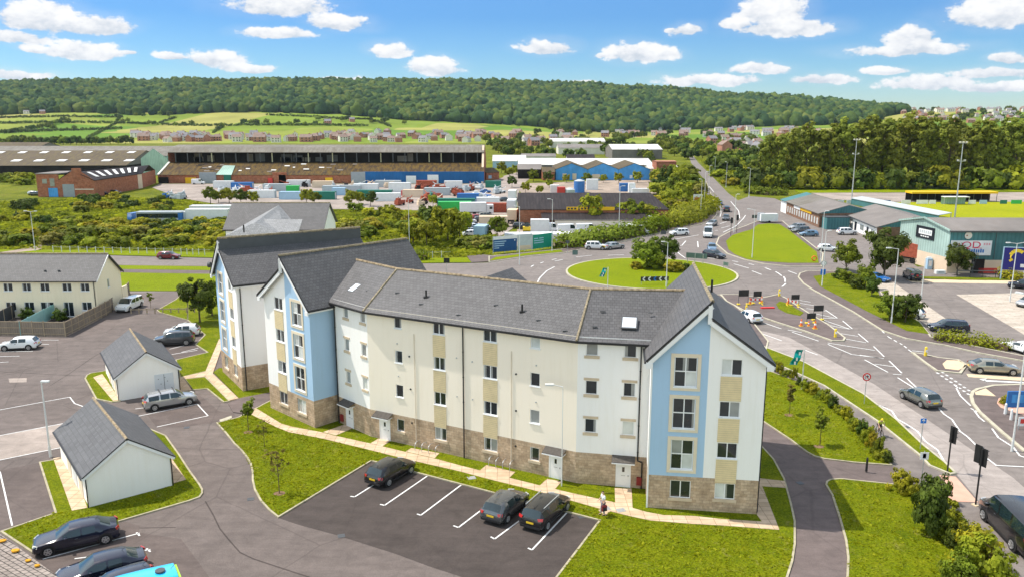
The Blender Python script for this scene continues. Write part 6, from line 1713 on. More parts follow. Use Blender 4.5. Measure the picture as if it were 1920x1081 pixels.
mt = [(395, 384, .62), (410, 381, .5), (430, 381, .62), (452, 384, .55), (475, 383, .5), (575, 383, .6), (590, 386, .5), (660, 386, .6), (673, 384, .5), (695, 387, .5), (812, 387, .45), (800, 428, .6), (812, 452, .85), (840, 456, .95), (862, 450, .8),
      (775, 460, .75), (800, 463, .7), (932, 452, .62), (745, 418, .4), (1107, 421.5, .92), (1172, 421.5, .72), (1190, 422, .7), (1208, 422, .66), (1226, 422, .6), (1243, 416, .7), (1150, 421.5, .5), (1260, 395, .8), (1280, 385, .9), (1262, 372, .8),
      (960, 352, .5), (985, 362, .5), (1012, 365, .4), (1030, 352, .4), (1250, 350, .9), (1275, 352, 1.0), (1240, 340, .7), (1262, 335, .8), (1390, 348, .8), (1420, 350, .9), (1440, 356, .7), (1460, 350, .8), (1000, 341, .6), (1028, 343, .55), (1062, 343, .45), (1100, 344, .5), (1132, 343, .45), (1160, 344, .55), (1195, 343, .6), (1228, 342, .7), (1240, 330, .8), (955, 333, .6), (940, 325, .7), (968, 328, .6), (1005, 318, .6), (1218, 318, .8)]
mt.sort(); wc_ = {}
for j, (x, y, s_) in enumerate(mt):
    wk = where(x, y); wc_[wk] = wc_.get(wk, 0) + 1
    tree('bright' if j % 3 else 'round', (x, y), s_, f'small bushy tree {where(x, y)}, {ordn(wc_[wk] - 1)} from left', 'tree', 'small trees ' + where(x, y))
ft = []
r_ = random.Random(21)
for _ in range(74): ft.append((r_.uniform(925, 1330), r_.uniform(268, 300)))
for _ in range(30): ft.append((r_.uniform(1330, 1450), r_.uniform(262, 330)))
for _ in range(24): ft.append((r_.uniform(860, 1330), r_.uniform(246, 268)))
for _ in range(26): ft.append((r_.uniform(1040, 1680), r_.uniform(240, 262)))
for x in (520, 540, 560, 575, 590, 600, 612, 700, 715, 725, 760, 768, 700, 640, 655): ft.append((x + r_.uniform(-4, 4), r_.uniform(226, 238)))
for x in range(0, 250, 13): ft.append((x + r_.uniform(-4, 4), 272 - abs(x - 100) * .01))
for x, y in ((40, 246), (52, 244), (62, 245), (75, 243), (90, 242), (100, 244), (30, 250), (140, 244), (8, 252), (20, 250), (220, 222), (226, 224), (270, 219), (255, 218), (300, 217), (318, 219), (410, 245), (416, 240), (105, 234), (112, 232), (120, 230), (128, 231), (458, 234), (470, 233), (480, 235), (500, 233), (360, 236), (345, 236), (330, 237), (280, 234), (290, 235), (240, 230), (230, 231), (970, 238), (1030, 244), (1100, 246)): ft.append((x, y))
for _ in range(60): ft.append((r_.uniform(1690, 2000), r_.uniform(203, 232)))
M['far'] = None
ft.sort(); wc_ = {}
for x, y in ft:
    p_ = T(x, y); D = p_.y
    wk = 'on the hillside estate at right' if x > 1680 and y < 235 else 'among the fields on the left slope' if x < 640 and y < 268 else 'beside the first bend of the north road' if x > 1330 and y > 262 else 'at the foot of the wooded ridge' if y < 262 else 'in the town beyond the sheds'
    wc_[wk] = wc_.get(wk, 0) + 1
    t_ = tree('far', p_, r_.uniform(.8, 1.35) * (1 if D > 700 else .85), f'distant round tree {wk}, {ordn(wc_[wk] - 1)} from left', 'tree', 'distant trees ' + ('on the hillside estate' if x > 1680 and y < 235 else 'among the fields' if x < 640 and y < 268 else 'in the town'))

def woodland():
    r = np.random.RandomState(5)
    ico = bmesh.new(); bmesh.ops.create_icosphere(ico, subdivisions=2, radius=1.0)
    base = np.array([v.co[:] for v in ico.verts]); faces = np.array([[v.index for v in f.verts] for f in ico.faces]); ico.free()
    vs, fs, tn = [], [], []; off = 0
    rows = 0
    D = DW - 40
    while D < DR + 90:
        step = 15.5 * (D / 2000) ** .5
        x0 = D * (-520 - CPX) / FPX; x1 = D * (2500 - CPX) / FPX; x = x0 + r.rand() * step
        while x < x1:
            px = CPX + FPX * x / D / math.cos(PITCH) * .985
            y = D + r.uniform(-step * .5, step * .5)
            lim = 1690 + (D - DW) * .0
            ok = px < lim - r.rand() * 40
            if px > 1640 and D < 1850: ok = False
            if D < DW + 60 and r.rand() < .35: ok = False
            if ok:
                s = r.uniform(6.5, 14.0); z = terrain_z(x, y)
                b = base.copy(); b += .22 * np.sin(b * (3 + 2 * r.rand()) + r.rand(3) * 6.3)[:, [1, 2, 0]]
                b += r.normal(size=b.shape) * .07
                b *= np.array([s, s, s * r.uniform(.85, 1.25)]); b += np.array([x, y, z + s * .75])
                vs.append(b); fs.append(faces + off); off += len(b); tn.append(np.full(len(faces), r.rand()))
            x += step * r.uniform(.75, 1.25)
        D += step * .95
    V = np.concatenate(vs); F_ = np.concatenate(fs); me = bpy.data.meshes.new('woodland')
    n = len(F_); me.vertices.add(len(V)); me.loops.add(3 * n); me.polygons.add(n)
    me.vertices.foreach_set('co', V.ravel()); me.loops.foreach_set('vertex_index', F_.ravel().astype(np.int32))
    me.polygons.foreach_set('loop_start', np.arange(0, 3 * n, 3, dtype=np.int32)); me.polygons.foreach_set('loop_total', np.full(n, 3, dtype=np.int32))
    at = me.attributes.new('tint', 'FLOAT', 'FACE'); at.data.foreach_set('value', np.concatenate(tn).astype(np.float32))
    m, t, b, o = new_mat('woodland_canopy')
    a_ = t.new('ShaderNodeAttribute', attribute_name='tint')
    c = t.ramp(a_.outputs[2], [(0, (.026, .054, .022)), (.45, (.046, .082, .022)), (.8, (.080, .115, .024)), (1, (.110, .132, .030))])
    n1 = t.noise(pos(t), .35, 4, .7); n2 = t.noise(pos(t), .006, 3)
    c = t.mix(1, c, t.ramp(n1, [(.3, .75), (.7, 1.22)]), 'MULTIPLY'); c = t.mix(1, c, t.ramp(n2, [(.35, .85), (.65, 1.2)]), 'MULTIPLY')
    setc(t, b, c, .95, .05); bump(t, b, n1, 1.0, 2.5)
    me.materials.append(m); me.update(calc_edges=True)
    o = bpy.data.objects.new('woodland', me); COL.objects.link(o); tag(o, 'dense mixed woodland covering the long ridge', 'woodland', kind='stuff')
    print('wood faces', n)
woodland()
def hedgerows():
    """field hedges on the slope, each a run of dark bushes"""
    lines_ = [[(0, 250), (120, 246), (230, 243)], [(0, 233), (110, 231), (215, 232)], [(0, 222), (105, 220), (215, 221)], [(215, 232), (330, 236), (400, 237), (480, 236)], [(105, 231), (60, 243), (10, 252)],
              [(225, 221), (216, 234), (190, 248), (165, 262)], [(330, 222), (300, 232)], [(480, 236), (600, 236), (690, 238)], [(0, 262 + 6), (100, 269), (200, 268)], [(400, 250), (420, 238)], [(690, 226), (720, 234), (735, 240)], [(600, 222), (640, 224), (700, 225)], [(500, 217), (560, 219), (610, 222)]]
    nm = ['lowest left', 'second left', 'third left', 'middle', 'slanting left', 'slanting central', 'short upper', 'long central', 'lowest', 'short slanting', 'right slanting', 'upper central', 'topmost']
    for k, ln in enumerate(lines_):
        r = random.Random(k); cl = []; o0 = T(*ln[0])
        for i in range(len(ln) - 1):
            a, b = ln[i], ln[i + 1]; m_ = int(math.hypot(b[0] - a[0], (b[1] - a[1]) * 4) / 2.6)
            for j in range(m_):
                f = (j + r.random() * .5) / m_; q = T(a[0] + (b[0] - a[0]) * f, a[1] + (b[1] - a[1]) * f)
                if r.random() < .08: continue
                cl.append((q.x - o0.x, q.y - o0.y, q.z - o0.z + r.uniform(1.2, 3.4)))
        me = leaf_mesh('foliage', 900 + k, cl, 30, .9, 2.6, 'leaf_dark', up=.6)
        t_ = thing('hedgerow', f'{nm[k]} dark hedgerow between the fields on the slope', 'hedge', tuple(o0), group='field hedgerows'); o = bpy.data.objects.new('foliage', me); COL.objects.link(o); o.parent = t_
hedgerows()

M['brick'] = brick_wall('old_red_brick', (.40, .13, .07), (.48, .19, .11), (.30, .17, .12), .9, .3, .03, .4)
M['brick_brown'] = brick_wall('brown_brick', (.20, .11, .07), (.27, .15, .10), (.20, .14, .10), .7, .25, .03, .25)
M['brick_far'] = flat('distant_red_brick', (.42, .20, .14), .9, .1, var=.35, scale=.4)
M['wall_far'] = flat('distant_pale_render', (.70, .66, .58), .9, .1, var=.15, scale=.3)
M['roof_brown'] = flat('brown_concrete_tiles', (.26, .19, .16), .9, .1, var=.25, scale=.4)
M['roof_grey'] = flat('grey_concrete_tiles', (.22, .21, .22), .9, .1, var=.25, scale=.4)
M['asbestos'] = corrugated('weathered_cement_sheet', (.20, .185, .16), .6, .4, (.11, .09, .06), .08)
M['mossroof'] = corrugated('mossy_brown_sheet_roof', (.085, .060, .036), .7, .35, (.15, .12, .03), .06)
M['rustroof'] = corrugated('rust_brown_sheet_roof', (.030, .016, .009), .7, .55, (.13, .078, .008), .05)
M['blackroof'] = corrugated('black_sheet_roof', (.024, .019, .020), .8, .3, (.055, .043, .042), .2)
M['greysheet'] = corrugated('grey_fibre_cement_roof', (.21, .19, .175), .5, .3, (.19, .16, .14), .15)
M['tealclad'] = corrugated('dark_teal_cladding', (.07, .19, .20), .7, .15, (.05, .13, .14), .12)
M['paleteal'] = corrugated('pale_green_cladding', (.34, .46, .42), .7, .15, (.30, .42, .40), .12)
M['bluewall'] = corrugated('deep_blue_cladding', (.02, .12, .32), .6, .1, (.02, .10, .26), .1)
M['skybluewall'] = corrugated('bright_blue_cladding', (.09, .34, .72), .6, .2, (.06, .26, .58), .15)
M['whiteroof'] = corrugated('white_sheet_roof', (.62, .61, .58), .8, .35, (.50, .47, .42), .08)
M['cream_block'] = flat('cream_blockwork', (.68, .54, .40), .9, .1, var=.12, scale=.5)
M['greenwall'] = corrugated('faded_green_sheeting', (.36, .52, .44), .8, .3, (.24, .36, .32), .08)
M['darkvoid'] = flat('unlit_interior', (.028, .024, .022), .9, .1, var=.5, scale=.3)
M['yellowsign'] = flat('yellow_fascia', (.80, .46, .01), .5, .3, var=.04)
M['skyl'] = flat('translucent_roof_sheet', (.70, .70, .68), .5, .4, var=.1)
M['steel_y'] = flat('pale_steel_column', (.50, .47, .30), .7, .3, var=.25)
M['grey_door'] = flat('grey_shutter', (.30, .33, .36), .6, .3, var=.1)
M['lightblue'] = flat('light_blue_paint', (.36, .52, .66), .5, .3, var=.1)
M['brightgreen'] = flat('bright_green_sheet', (.03, .42, .08), .5, .4, var=.08); M['darkgreen'] = flat('dark_green_steel', (.01, .16, .11), .5, .4, var=.12)
M['white_c'] = flat('white_container_paint', (.72, .73, .73), .5, .4, var=.1); M['grey_c'] = flat('grey_container_paint', (.42, .46, .48), .5, .4, var=.12); M['red_c'] = flat('red_container_paint', (.62, .05, .04), .5, .4, var=.1); M['blue_c'] = flat('blue_container_paint', (.03, .15, .42), .5, .4, var=.12)
M['rust_c'] = flat('rusty_red_metal', (.36, .09, .05), .8, .2, var=.4, scale=2)

def WB_(w, a, nm, mt, par):
    m = MB(); w.box(m, *a); return m.build(nm, M[mt], par)
def LB_(f, a, nm, mt, par):
    m = MB()
    getattr(m, f)(*a); return m.build(nm, M[mt], par, world=False)
def shed(name, label, base_l, base_r, depth, ze, zr, wall, roof, cat='industrial building', axis='along', ends=None, group=None, doors=(), ov=.25, side=None, over=None, ridge=.5):
    """gabled shed. axis 'along': ridge parallel to the front wall a->b; 'across': front wall is the gable. doors: (u0,u1,z0,z1,material,name) on the front wall"""
    a = base_l if isinstance(base_l, Vector) else P(*base_l); b = base_r if isinstance(base_r, Vector) else P(*base_r)
    w = Wall(a, b); W = w.L; t_ = thing(name, label, cat, tuple(w.p(W / 2, 0, -depth / 2)), group=group)
    wr_ = Wall(w.p(W, 0), w.p(W, 0, -depth)); wb = Wall(w.p(W, 0, -depth), w.p(0, 0, -depth)); wl = Wall(w.p(0, 0, -depth), w.p(0, 0))
    side = side or wall
    g1 = lambda L, mt: [([(0, ze), (L, ze), (L * ridge, zr)], mt)]
    if axis == 'along':
        facade(w, 0, ze, [], [(0, W, 0, ze + 1, wall)] + list(over or []), t_)
        facade(wb, 0, ze, [], [(0, W, 0, ze + 1, wall)], t_); facade(wr_, 0, ze, [], [(0, depth, 0, ze + 1, side)], t_, gable=g1(depth, ends or side)); facade(wl, 0, ze, [], [(0, depth, 0, ze + 1, side)], t_, gable=g1(depth, ends or side))
        k = (zr - ze) / (depth * ridge)
        MB().slab([w.p(-ov, ze - ov * k + .1, ov), w.p(W + ov, ze - ov * k + .1, ov), w.p(W + ov, zr + .1, -depth * ridge), w.p(-ov, zr + .1, -depth * ridge)], .12).build('roof', M[roof], t_)
        MB().slab([w.p(-ov, zr + .1, -depth * ridge), w.p(W + ov, zr + .1, -depth * ridge), w.p(W + ov, ze, -depth - ov), w.p(-ov, ze, -depth - ov)], .12).build('roof', M[roof], t_)
    else:
        facade(w, 0, ze, [], [(0, W, 0, ze + 1, wall)] + list(over or []), t_, gable=[([(0, ze), (W, ze), (W / 2, zr)], ends or wall)])
        facade(wb, 0, ze, [], [(0, W, 0, ze + 1, wall)], t_, gable=[([(0, ze), (W, ze), (W / 2, zr)], wall)])
        facade(wr_, 0, ze, [], [(0, depth, 0, ze + 1, side)], t_); facade(wl, 0, ze, [], [(0, depth, 0, ze + 1, side)], t_)
        for s_ in (0, 1):
            u0 = -ov if s_ == 0 else W + ov; q = [w.p(u0, ze - .02, ov), w.p(W / 2, zr + .12, ov), w.p(W / 2, zr + .12, -depth - ov), w.p(u0, ze - .02, -depth - ov)]
            MB().slab(q if s_ == 0 else [q[1], q[0], q[3], q[2]], .12).build('roof', M[roof], t_)
    for (u0, u1, z0, z1, mt, nm) in doors:
        m_ = MB(); w.box(m_, u0, u1, z0, z1, 0, .06); m_.build(nm, M[mt], t_)
    return t_, w
def text(s_, w, u, z, h, mat, parent, d=.08, name='lettering', ext=.01, width=None):
    c_ = bpy.data.curves.new(name, 'FONT'); c_.body = s_; c_.size = h; c_.extrude = ext; c_.materials.append(M[mat]); c_.align_x = 'CENTER'
    o = bpy.data.objects.new(name, c_); COL.objects.link(o); o.parent = parent
    p = w.p(u, z, d); off = Vector((0, 0, 0)); q = parent
    while q is not None: off += q.location; q = q.parent
    bpy.context.view_layer.update()
    me = bpy.data.meshes.new_from_object(o.evaluated_get(bpy.context.evaluated_depsgraph_get())); bpy.data.objects.remove(o)
    o = bpy.data.objects.new(name, me); COL.objects.link(o); o.parent = parent; me.materials.clear(); me.materials.append(M[mat])
    o.location = p - off; o.rotation_euler = Matrix((w.t, Vector((0, 0, 1)), w.n)).transposed().to_euler()
    if width: o.scale = (width, 1, 1)
    return o

D1 = P(300, 343).y
HA = P(297, 344); HB = P(907, 343); HB.y = HA.y
hall = thing('derelict_hall', 'very long derelict works hall with grey roof, dark open upper band and blue right wall', 'industrial building', (-80, 352, 0))
wh = Wall(HA, HB); WW = wh.L
u_ = lambda px: wh.px(px, 330)[0]
facade(wh, 0, 3.6, [], [(0, WW, 0, 4, 'brick')], hall)
MB().slab([wh.p(0, 3.5, .3), wh.p(u_(662), 3.5, .3), wh.p(u_(662), 8.0, -12), wh.p(0, 8.0, -12)], .15).build('roof', M['rustroof'], hall)
WB_(wh, (u_(682), WW + .3, 0, 4.9, .1, .6), 'blue_wall', 'bluewall', hall)
MB().slab([wh.p(u_(662), 4.9, .3), wh.p(WW, 4.9, .3), wh.p(WW, 8.0, -12), wh.p(u_(662), 8.0, -12)], .15).build('roof', M['rustroof'], hall)
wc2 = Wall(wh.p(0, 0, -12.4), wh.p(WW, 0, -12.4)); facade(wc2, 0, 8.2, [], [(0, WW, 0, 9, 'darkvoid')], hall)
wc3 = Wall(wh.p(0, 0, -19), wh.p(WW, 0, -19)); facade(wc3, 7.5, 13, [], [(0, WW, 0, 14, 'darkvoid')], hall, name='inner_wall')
rv = random.Random(9)
for k in range(26):
    u = 3 + k * (WW - 6) / 25; m_ = MB(); m_.bar(wh.p(u, 8.1, -12.6), wh.p(u, 12.4, -12.6), .35, .35); m_.build('column', M['steel_y' if k in (3, 8, 11, 13, 17, 21, 22) else 'darkgrey'], hall)
for k in range(14):
    u = rv.uniform(8, WW - 12); m_ = MB(); wc3.box(m_, u, u + rv.uniform(2, 5), 8.2, rv.uniform(9.8, 12), .1, .2); m_.build('inner_panel', M[rv.choice(['asbestos', 'greysheet', 'darkgrey'])], hall)
MB().slab([wh.p(0, 12.5, -11.8), wh.p(WW, 12.5, -11.8), wh.p(WW, 14.6, -16), wh.p(0, 14.6, -16)], .3).build('roof', M['asbestos'], hall)
MB().slab([wh.p(0, 14.6, -16), wh.p(WW, 14.6, -16), wh.p(WW, 15.4, -24), wh.p(0, 15.4, -24)], .3).build('roof', M['asbestos'], hall)
MB().slab([wh.p(0, 15.4, -24), wh.p(WW, 15.4, -24), wh.p(WW, 8, -40), wh.p(0, 8, -40)], .3).build('roof', M['asbestos'], hall)
for q in (Wall(wh.p(WW, 0), wh.p(WW, 0, -40)), Wall(wh.p(0, 0, -40), wh.p(0, 0))):
    facade(q, 0, 3.4, [], [(0, 40, 0, 14, 'brick')], hall, gable=[([(0, 3.4), (40, 3.4), (40, 8), (24, 15.2), (16, 14.5), (12, 12.3), (12, 8)] if q.a.x > 0 or q.a.x > -40 else [(0, 3.4), (40, 3.4), (28, 8), (28, 12.3), (24, 14.5), (16, 15.2), (0, 8)], 'brick')])
facade(Wall(wh.p(WW, 0, -40), wh.p(0, 0, -40)), 0, 8, [], [(0, WW, 0, 14, 'brick')], hall)
m_ = MB(); m_.bar(wh.p(WW - .5, 0, .8), wh.p(WW - .5, 15, -16), .9, .9); m_.build('gable_pier', M['cream_block'], hall)
m_ = MB(); m_.bar(wh.p(.3, 3.6, .4), wh.p(.3, 8.2, -12), .8, .4); m_.build('parapet', M['wall_far'], hall)
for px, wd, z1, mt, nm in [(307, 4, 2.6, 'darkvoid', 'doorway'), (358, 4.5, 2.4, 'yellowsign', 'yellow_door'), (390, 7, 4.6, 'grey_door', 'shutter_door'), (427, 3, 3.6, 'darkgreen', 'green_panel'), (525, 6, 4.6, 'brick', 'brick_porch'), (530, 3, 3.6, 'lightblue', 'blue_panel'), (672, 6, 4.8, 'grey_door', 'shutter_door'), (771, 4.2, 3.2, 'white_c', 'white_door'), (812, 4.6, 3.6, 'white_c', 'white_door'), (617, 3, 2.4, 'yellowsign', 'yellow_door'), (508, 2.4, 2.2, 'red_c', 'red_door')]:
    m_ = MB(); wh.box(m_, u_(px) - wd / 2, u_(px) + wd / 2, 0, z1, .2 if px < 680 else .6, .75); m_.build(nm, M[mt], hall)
for k in range(48):
    u = rv.uniform(10, WW - 8); f = rv.uniform(.15, .85); m_ = MB(); s_ = rv.uniform(.5, 1.6); m_.slab([wh.p(u, 3.5 + 4.5 * f + .1, -12 * f), wh.p(u + s_ * 2, 3.5 + 4.5 * f + .1, -12 * f), wh.p(u + s_ * 2, 3.5 + 4.5 * (f + .06) + .12, -12 * (f + .06)), wh.p(u, 3.5 + 4.5 * (f + .06) + .12, -12 * (f + .06))], .05)
    m_.build('roof_patch', M[rv.choice(['skyl', 'greysheet', 'darkvoid', 'darkvoid', 'mossroof'])], hall)
m_ = MB(); m_.slab([wh.p(u_(405), 3.6, .5), wh.p(u_(435), 3.6, .5), wh.p(u_(430), 7, -8), wh.p(u_(408), 7, -8)], .1); m_.build('green_roof_patch', M['greenwall'], hall)

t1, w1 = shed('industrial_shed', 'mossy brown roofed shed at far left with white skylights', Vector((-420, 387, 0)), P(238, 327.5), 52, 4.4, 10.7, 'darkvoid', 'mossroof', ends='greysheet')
for k in range(16):
    for f, sz_ in ((.25, 1), (.8, .8)):
        u = w1.L - 8 - k * 11 + (4 if f < .5 else 0); z = 4.4 + 6.3 * f; m_ = MB(); m_.slab([w1.p(u, z + .25, -26 * f), w1.p(u + 4.2 * sz_, z + .25, -26 * f), w1.p(u + 4.2 * sz_ + .8, z + 1.0, -26 * (f + .1)), w1.p(u + .8, z + 1.0, -26 * (f + .1))], .05); m_.build('roof_light', M['skyl'], t1)
t2, w2 = shed('industrial_shed', 'pale green gabled shed behind the red brick works', Vector((-330, 444, 0)), Vector((PY(313, 300, 444).x, 444, 0)), 50, 7.0, 11.6, 'greenwall', 'asbestos')
ge = Wall(Vector((PY(264, 300, 392).x, 392, 0)), Vector((PY(314, 300, 392).x, 392, 0))); facade(ge, 0, 8.0, [], [(0, ge.L, 0, 9, 'greenwall')], t2, gable=[([(0, 8), (ge.L, 8), (ge.L / 2, 12.8)], 'greenwall')])
shed('industrial_shed', 'grey roofed shed with rows of rooflights at the far left edge', Vector((-520, 500, 0)), Vector((PY(62, 300, 500).x, 500, 0)), 40, 8.0, 12.4, 'greysheet', 'mossroof')
D2 = P(75, 369.5).y
wb0 = Vector((P(75, 369).x, D2, 0)); wb1 = Vector((P(116, 369).x, D2, 0)); wb2 = Vector((P(188, 368).x, D2, 0)); wb3 = P(268, 353)
rb_ = thing('brick_works', 'old red brick works building with blue door on its flat roofed left part', 'industrial building', (wb1.x, D2 + 8, 0))
q = Wall(wb0, wb1); holes = [(2.0, 3.6, 4.6, 6.2), (4.6, 6.2, 3.6, 6.4)]
facade(q, 0, 8.0, [], [(0, q.L, 0, 9, 'brick')], rb_)
for h in holes: WB_(q, (*h, 0, .08), 'window', 'glass_curtain', rb_)
WB_(q, (3.8, 7.0, 0, 3.1, 0, .1), 'door', 'skybluewall', rb_)
q2 = Wall(wb1, wb2); H0 = 5.8
facade(q2, 0, H0, [], [(0, q2.L, 0, 9, 'brick')], rb_, gable=[([(0, H0), (q2.L, H0), (q2.L * .62, 9.0), (q2.L * .42, 9.0)], 'brick')])
WB_(q2, (q2.L * .40, q2.L * .64, 6.5, 9.8, -.6, .15), 'gable_pier', 'brick', rb_)
WB_(q2, (1.2, 5.2, 0, 4.4, 0, .08), 'shutter_door', 'grey_door', rb_); WB_(q2, (5.4, q2.L - .5, 2.5, 2.8, 0, .1), 'concrete_band', 'wall_far', rb_)
q3 = Wall(wb2, wb3); facade(q3, 0, 5.6, [], [(0, q3.L * .9, 0, 9, 'brick'), (q3.L * .9, q3.L, 0, 9, 'cream_block')], rb_)
MB().slab([wb0 + Vector((-.2, -.2, 8.1)), wb1 + Vector((.2, -.2, 8.1)), wb1 + Vector((.2, 14, 8.1)), wb0 + Vector((-.2, 14, 8.1))], .3).build('roof', M['greysheet'], rb_)
bk = Vector((0, 24, 0)); rp1 = q2.p(q2.L * .5, 8.6); rp2 = wb3 + Vector((-3, 14, 8.2))
MB().slab([wb2 + Vector((.2, -.2, 5.7)), wb3 + Vector((.3, 0, 5.7)), rp2, rp1], .2).build('roof', M['blackroof'], rb_)
MB().slab([rp1, rp2, Vector((wb3.x - 6, wb3.y + 26, 5.5)), Vector((wb1.x, D2 + 26, 5.5))], .2).build('roof', M['blackroof'], rb_)
MB().slab([wb1 + Vector((0, .2, 5.8)), rp1 + Vector((-2, 0, 0)), rp1 + Vector((-1, 26, 0)), wb1 + Vector((0, 26, 5.8))][::-1], .2).build('roof', M['blackroof'], rb_)
for k in range(7):
    f = .12 + .115 * k; a = (wb2 + Vector((0, 0, 5.7))).lerp(wb3 + Vector((0, 0, 5.7)), f); b = rp1.lerp(rp2, f - .03); m_ = MB(); A, B_2 = a.lerp(b, .25), a.lerp(b, .8); up = Vector((0, 0, .3)); dx = Vector((.9, .65, .0)); m_.slab([A + up, A + dx + up, B_2 + dx + up, B_2 + up], .05); m_.build('roof_light', M['skyl'], rb_)
for q in (Wall(wb3, Vector((wb3.x - 6, wb3.y + 26, 0))), Wall(Vector((wb0.x, D2 + 14, 0)), wb0)): facade(q, 0, 5.6 if q.a.x > -150 else 8, [], [(0, 40, 0, 9, 'brick')], rb_)

D3 = P(1100, 338).y
for k, (xa, xb, lb) in enumerate([(1042, 1101, 'left bright blue gabled unit of three'), (1101.5, 1159, 'middle bright blue gabled unit of three'), (1159.5, 1218, 'right bright blue gabled unit of three')]):
    a = Vector((P(xa, 338).x, D3, 0)); b = Vector((P(xb, 338).x, D3, 0))
    t_, w = shed('blue_unit', lb + ', north of the roundabout', a, b, 30, 4.8, 7.4, 'skybluewall', 'mossroof', axis='across', group='bright blue gabled units', doors=[(3, 4.8, .2, 2.9, 'cream_block', 'door'), (7.4, 9.2, .2, 2.9, 'cream_block', 'door')] if k == 0 else [(2, 5.5, .3, 2.6, 'cream_block', 'window')] if k == 1 else [(5, 6.2, .8, 2.2, 'white_c', 'window')])
shed('warehouse', 'warehouse with a long white sheet roof behind the blue gabled units', Vector((P(972, 325).x, 398, 0)), Vector((P(1206, 325).x * 1.05, 398, 0)), 34, 4.6, 7.0, 'greysheet', 'whiteroof')
shed('brick_unit', 'small red brick block right of the white roofed warehouse', Vector((P(1203, 322).x, 378, 0)), Vector((P(1236, 322).x, 378, 0)), 12, 7.2, 7.4, 'brick', 'brick_far')
shed('brick_unit', 'low red brick unit left of the blue gables', Vector((P(1018, 340).x, 357, 0)), Vector((P(1041, 340).x, 357, 0)), 14, 3.6, 5.4, 'brick', 'mossroof')
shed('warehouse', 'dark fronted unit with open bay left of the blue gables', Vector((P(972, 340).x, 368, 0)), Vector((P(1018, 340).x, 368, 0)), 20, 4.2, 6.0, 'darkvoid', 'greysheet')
shed('warehouse', 'pale roofed warehouse beyond the end of the derelict hall', Vector((P(925, 312).x, 452, 0)), Vector((P(985, 312).x, 452, 0)), 30, 3.8, 6.5, 'lightblue', 'whiteroof')
shed('warehouse', 'grey white warehouse among the trees, left of the north road', Vector((P(1130, 292).x, 560, 0)), Vector((P(1215, 292).x, 560, 0)), 40, 6.5, 9.5, 'greysheet', 'whiteroof')
shed('warehouse', 'distant low warehouse with grey roof in the town centre trees', Vector((P(1040, 285).x, 640, 0)), Vector((P(1120, 285).x, 640, 0)), 30, 5, 7.5, 'wall_far', 'greysheet')
shed('warehouse', 'long pale roofed shed furthest back among the trees', Vector((P(1030, 276).x, 800, 0)), Vector((P(1130, 276).x, 800, 0)), 30, 6, 9, 'wall_far', 'whiteroof')
shed('gatehouse', 'small red brick gatehouse at the right end of the derelict hall', P(912, 338), P(936, 336.5), 9, 3.2, 5.0, 'brick', 'mossroof', cat='building', doors=[(1.2, 3.0, .6, 2.0, 'lightblue', 'window')])
for k, (px, D, wdt, lb) in enumerate([(1245, 385, 14, 'low white building where the north road bends'), (1010, 520, 22, 'pale flat building beyond the white roofed warehouse'), (1090, 470, 16, 'dark pyramid roofed building behind the warehouse')]):
    x = PY(px, 300, D).x; shed('building', lb, Vector((x - wdt / 2, D, 0)), Vector((x + wdt / 2, D, 0)), 14, 3.5, 6.5 if k == 2 else 5, 'wall_far', ['whiteroof', 'greysheet', 'blackroof'][k], cat='building')

bs = thing('black_shed', 'black sheet roofed shed with yellow fascia boards and low white wall in front', 'industrial building', (20, 206, 0))
s0 = P(1040, 428); s1 = P(1216, 428); s1.y = s0.y; ws = Wall(s0, s1)
facade(ws, 0, 2.1, [], [(0, ws.L, 0, 3, 'wall_far')], bs)
MB().slab([ws.p(-3.2, 2.0, .2), ws.p(ws.L + .2, 2.0, .2), ws.p(ws.L + .2, 3.7, -6.5), ws.p(-3.2, 3.7, -6.5)], .1).build('roof', M['blackroof'], bs)
xl = PY(973, 395, 201).x; xr = PY(1252, 395, 201).x; wu = Wall(Vector((xl, 200.5, 0)), Vector((xr, 200.5, 0)))
facade(wu, 0, 4.2, [], [(0, wu.L, 0, 5, 'brick')], bs)
MB().slab([wu.p(-.2, 4.1, .3), wu.p(wu.L + .2, 4.1, .3), wu.p(wu.L - 2.5, 7.2, -12), wu.p(-.2, 7.2, -12)], .12).build('roof', M['blackroof'], bs)
MB().slab([wu.p(-.2, 7.2, -12), wu.p(wu.L - 2.5, 7.2, -12), wu.p(wu.L + .2, 4.1, -24), wu.p(-.2, 4.1, -24)], .12).build('roof', M['blackroof'], bs)
facade(Wall(wu.p(0, 0, -24), wu.p(0, 0)), 0, 4.1, [], [(0, 24, 0, 5, 'brick')], bs, gable=[([(0, 4.1), (24, 4.1), (12, 7.1)], 'brick')]); facade(Wall(wu.p(wu.L, 0), wu.p(wu.L, 0, -24)), 0, 4.1, [], [(0, 24, 0, 5, 'brick')], bs)
for pa, pb in ((1062, 1084), (1087, 1102), (1105, 1122), (1123, 1152)):
    ua, ub = wu.px(pa, 393)[0], wu.px(pb, 393)[0]; fz = WB_(wu, (ua, ub, 3.9, 4.75, .3, .4), 'fascia_board', 'yellowsign', bs)
    if pa != 1123:
        for k in range(3): WB_(wu, (ua + .3 + k * .8, ua + .8 + k * .8, 4.1, 4.55, .4, .43), 'fascia_mark', 'black', fz)
q = Wall(P(972, 417), P(1040, 417)); facade(q, 0, 3.9, [], [(0, q.L, 0, 5, 'brick')], bs)
WB_(q, (q.L - 3, q.L - .6, 0, 1.8, 0, .1), 'doorway', 'darkvoid', bs)

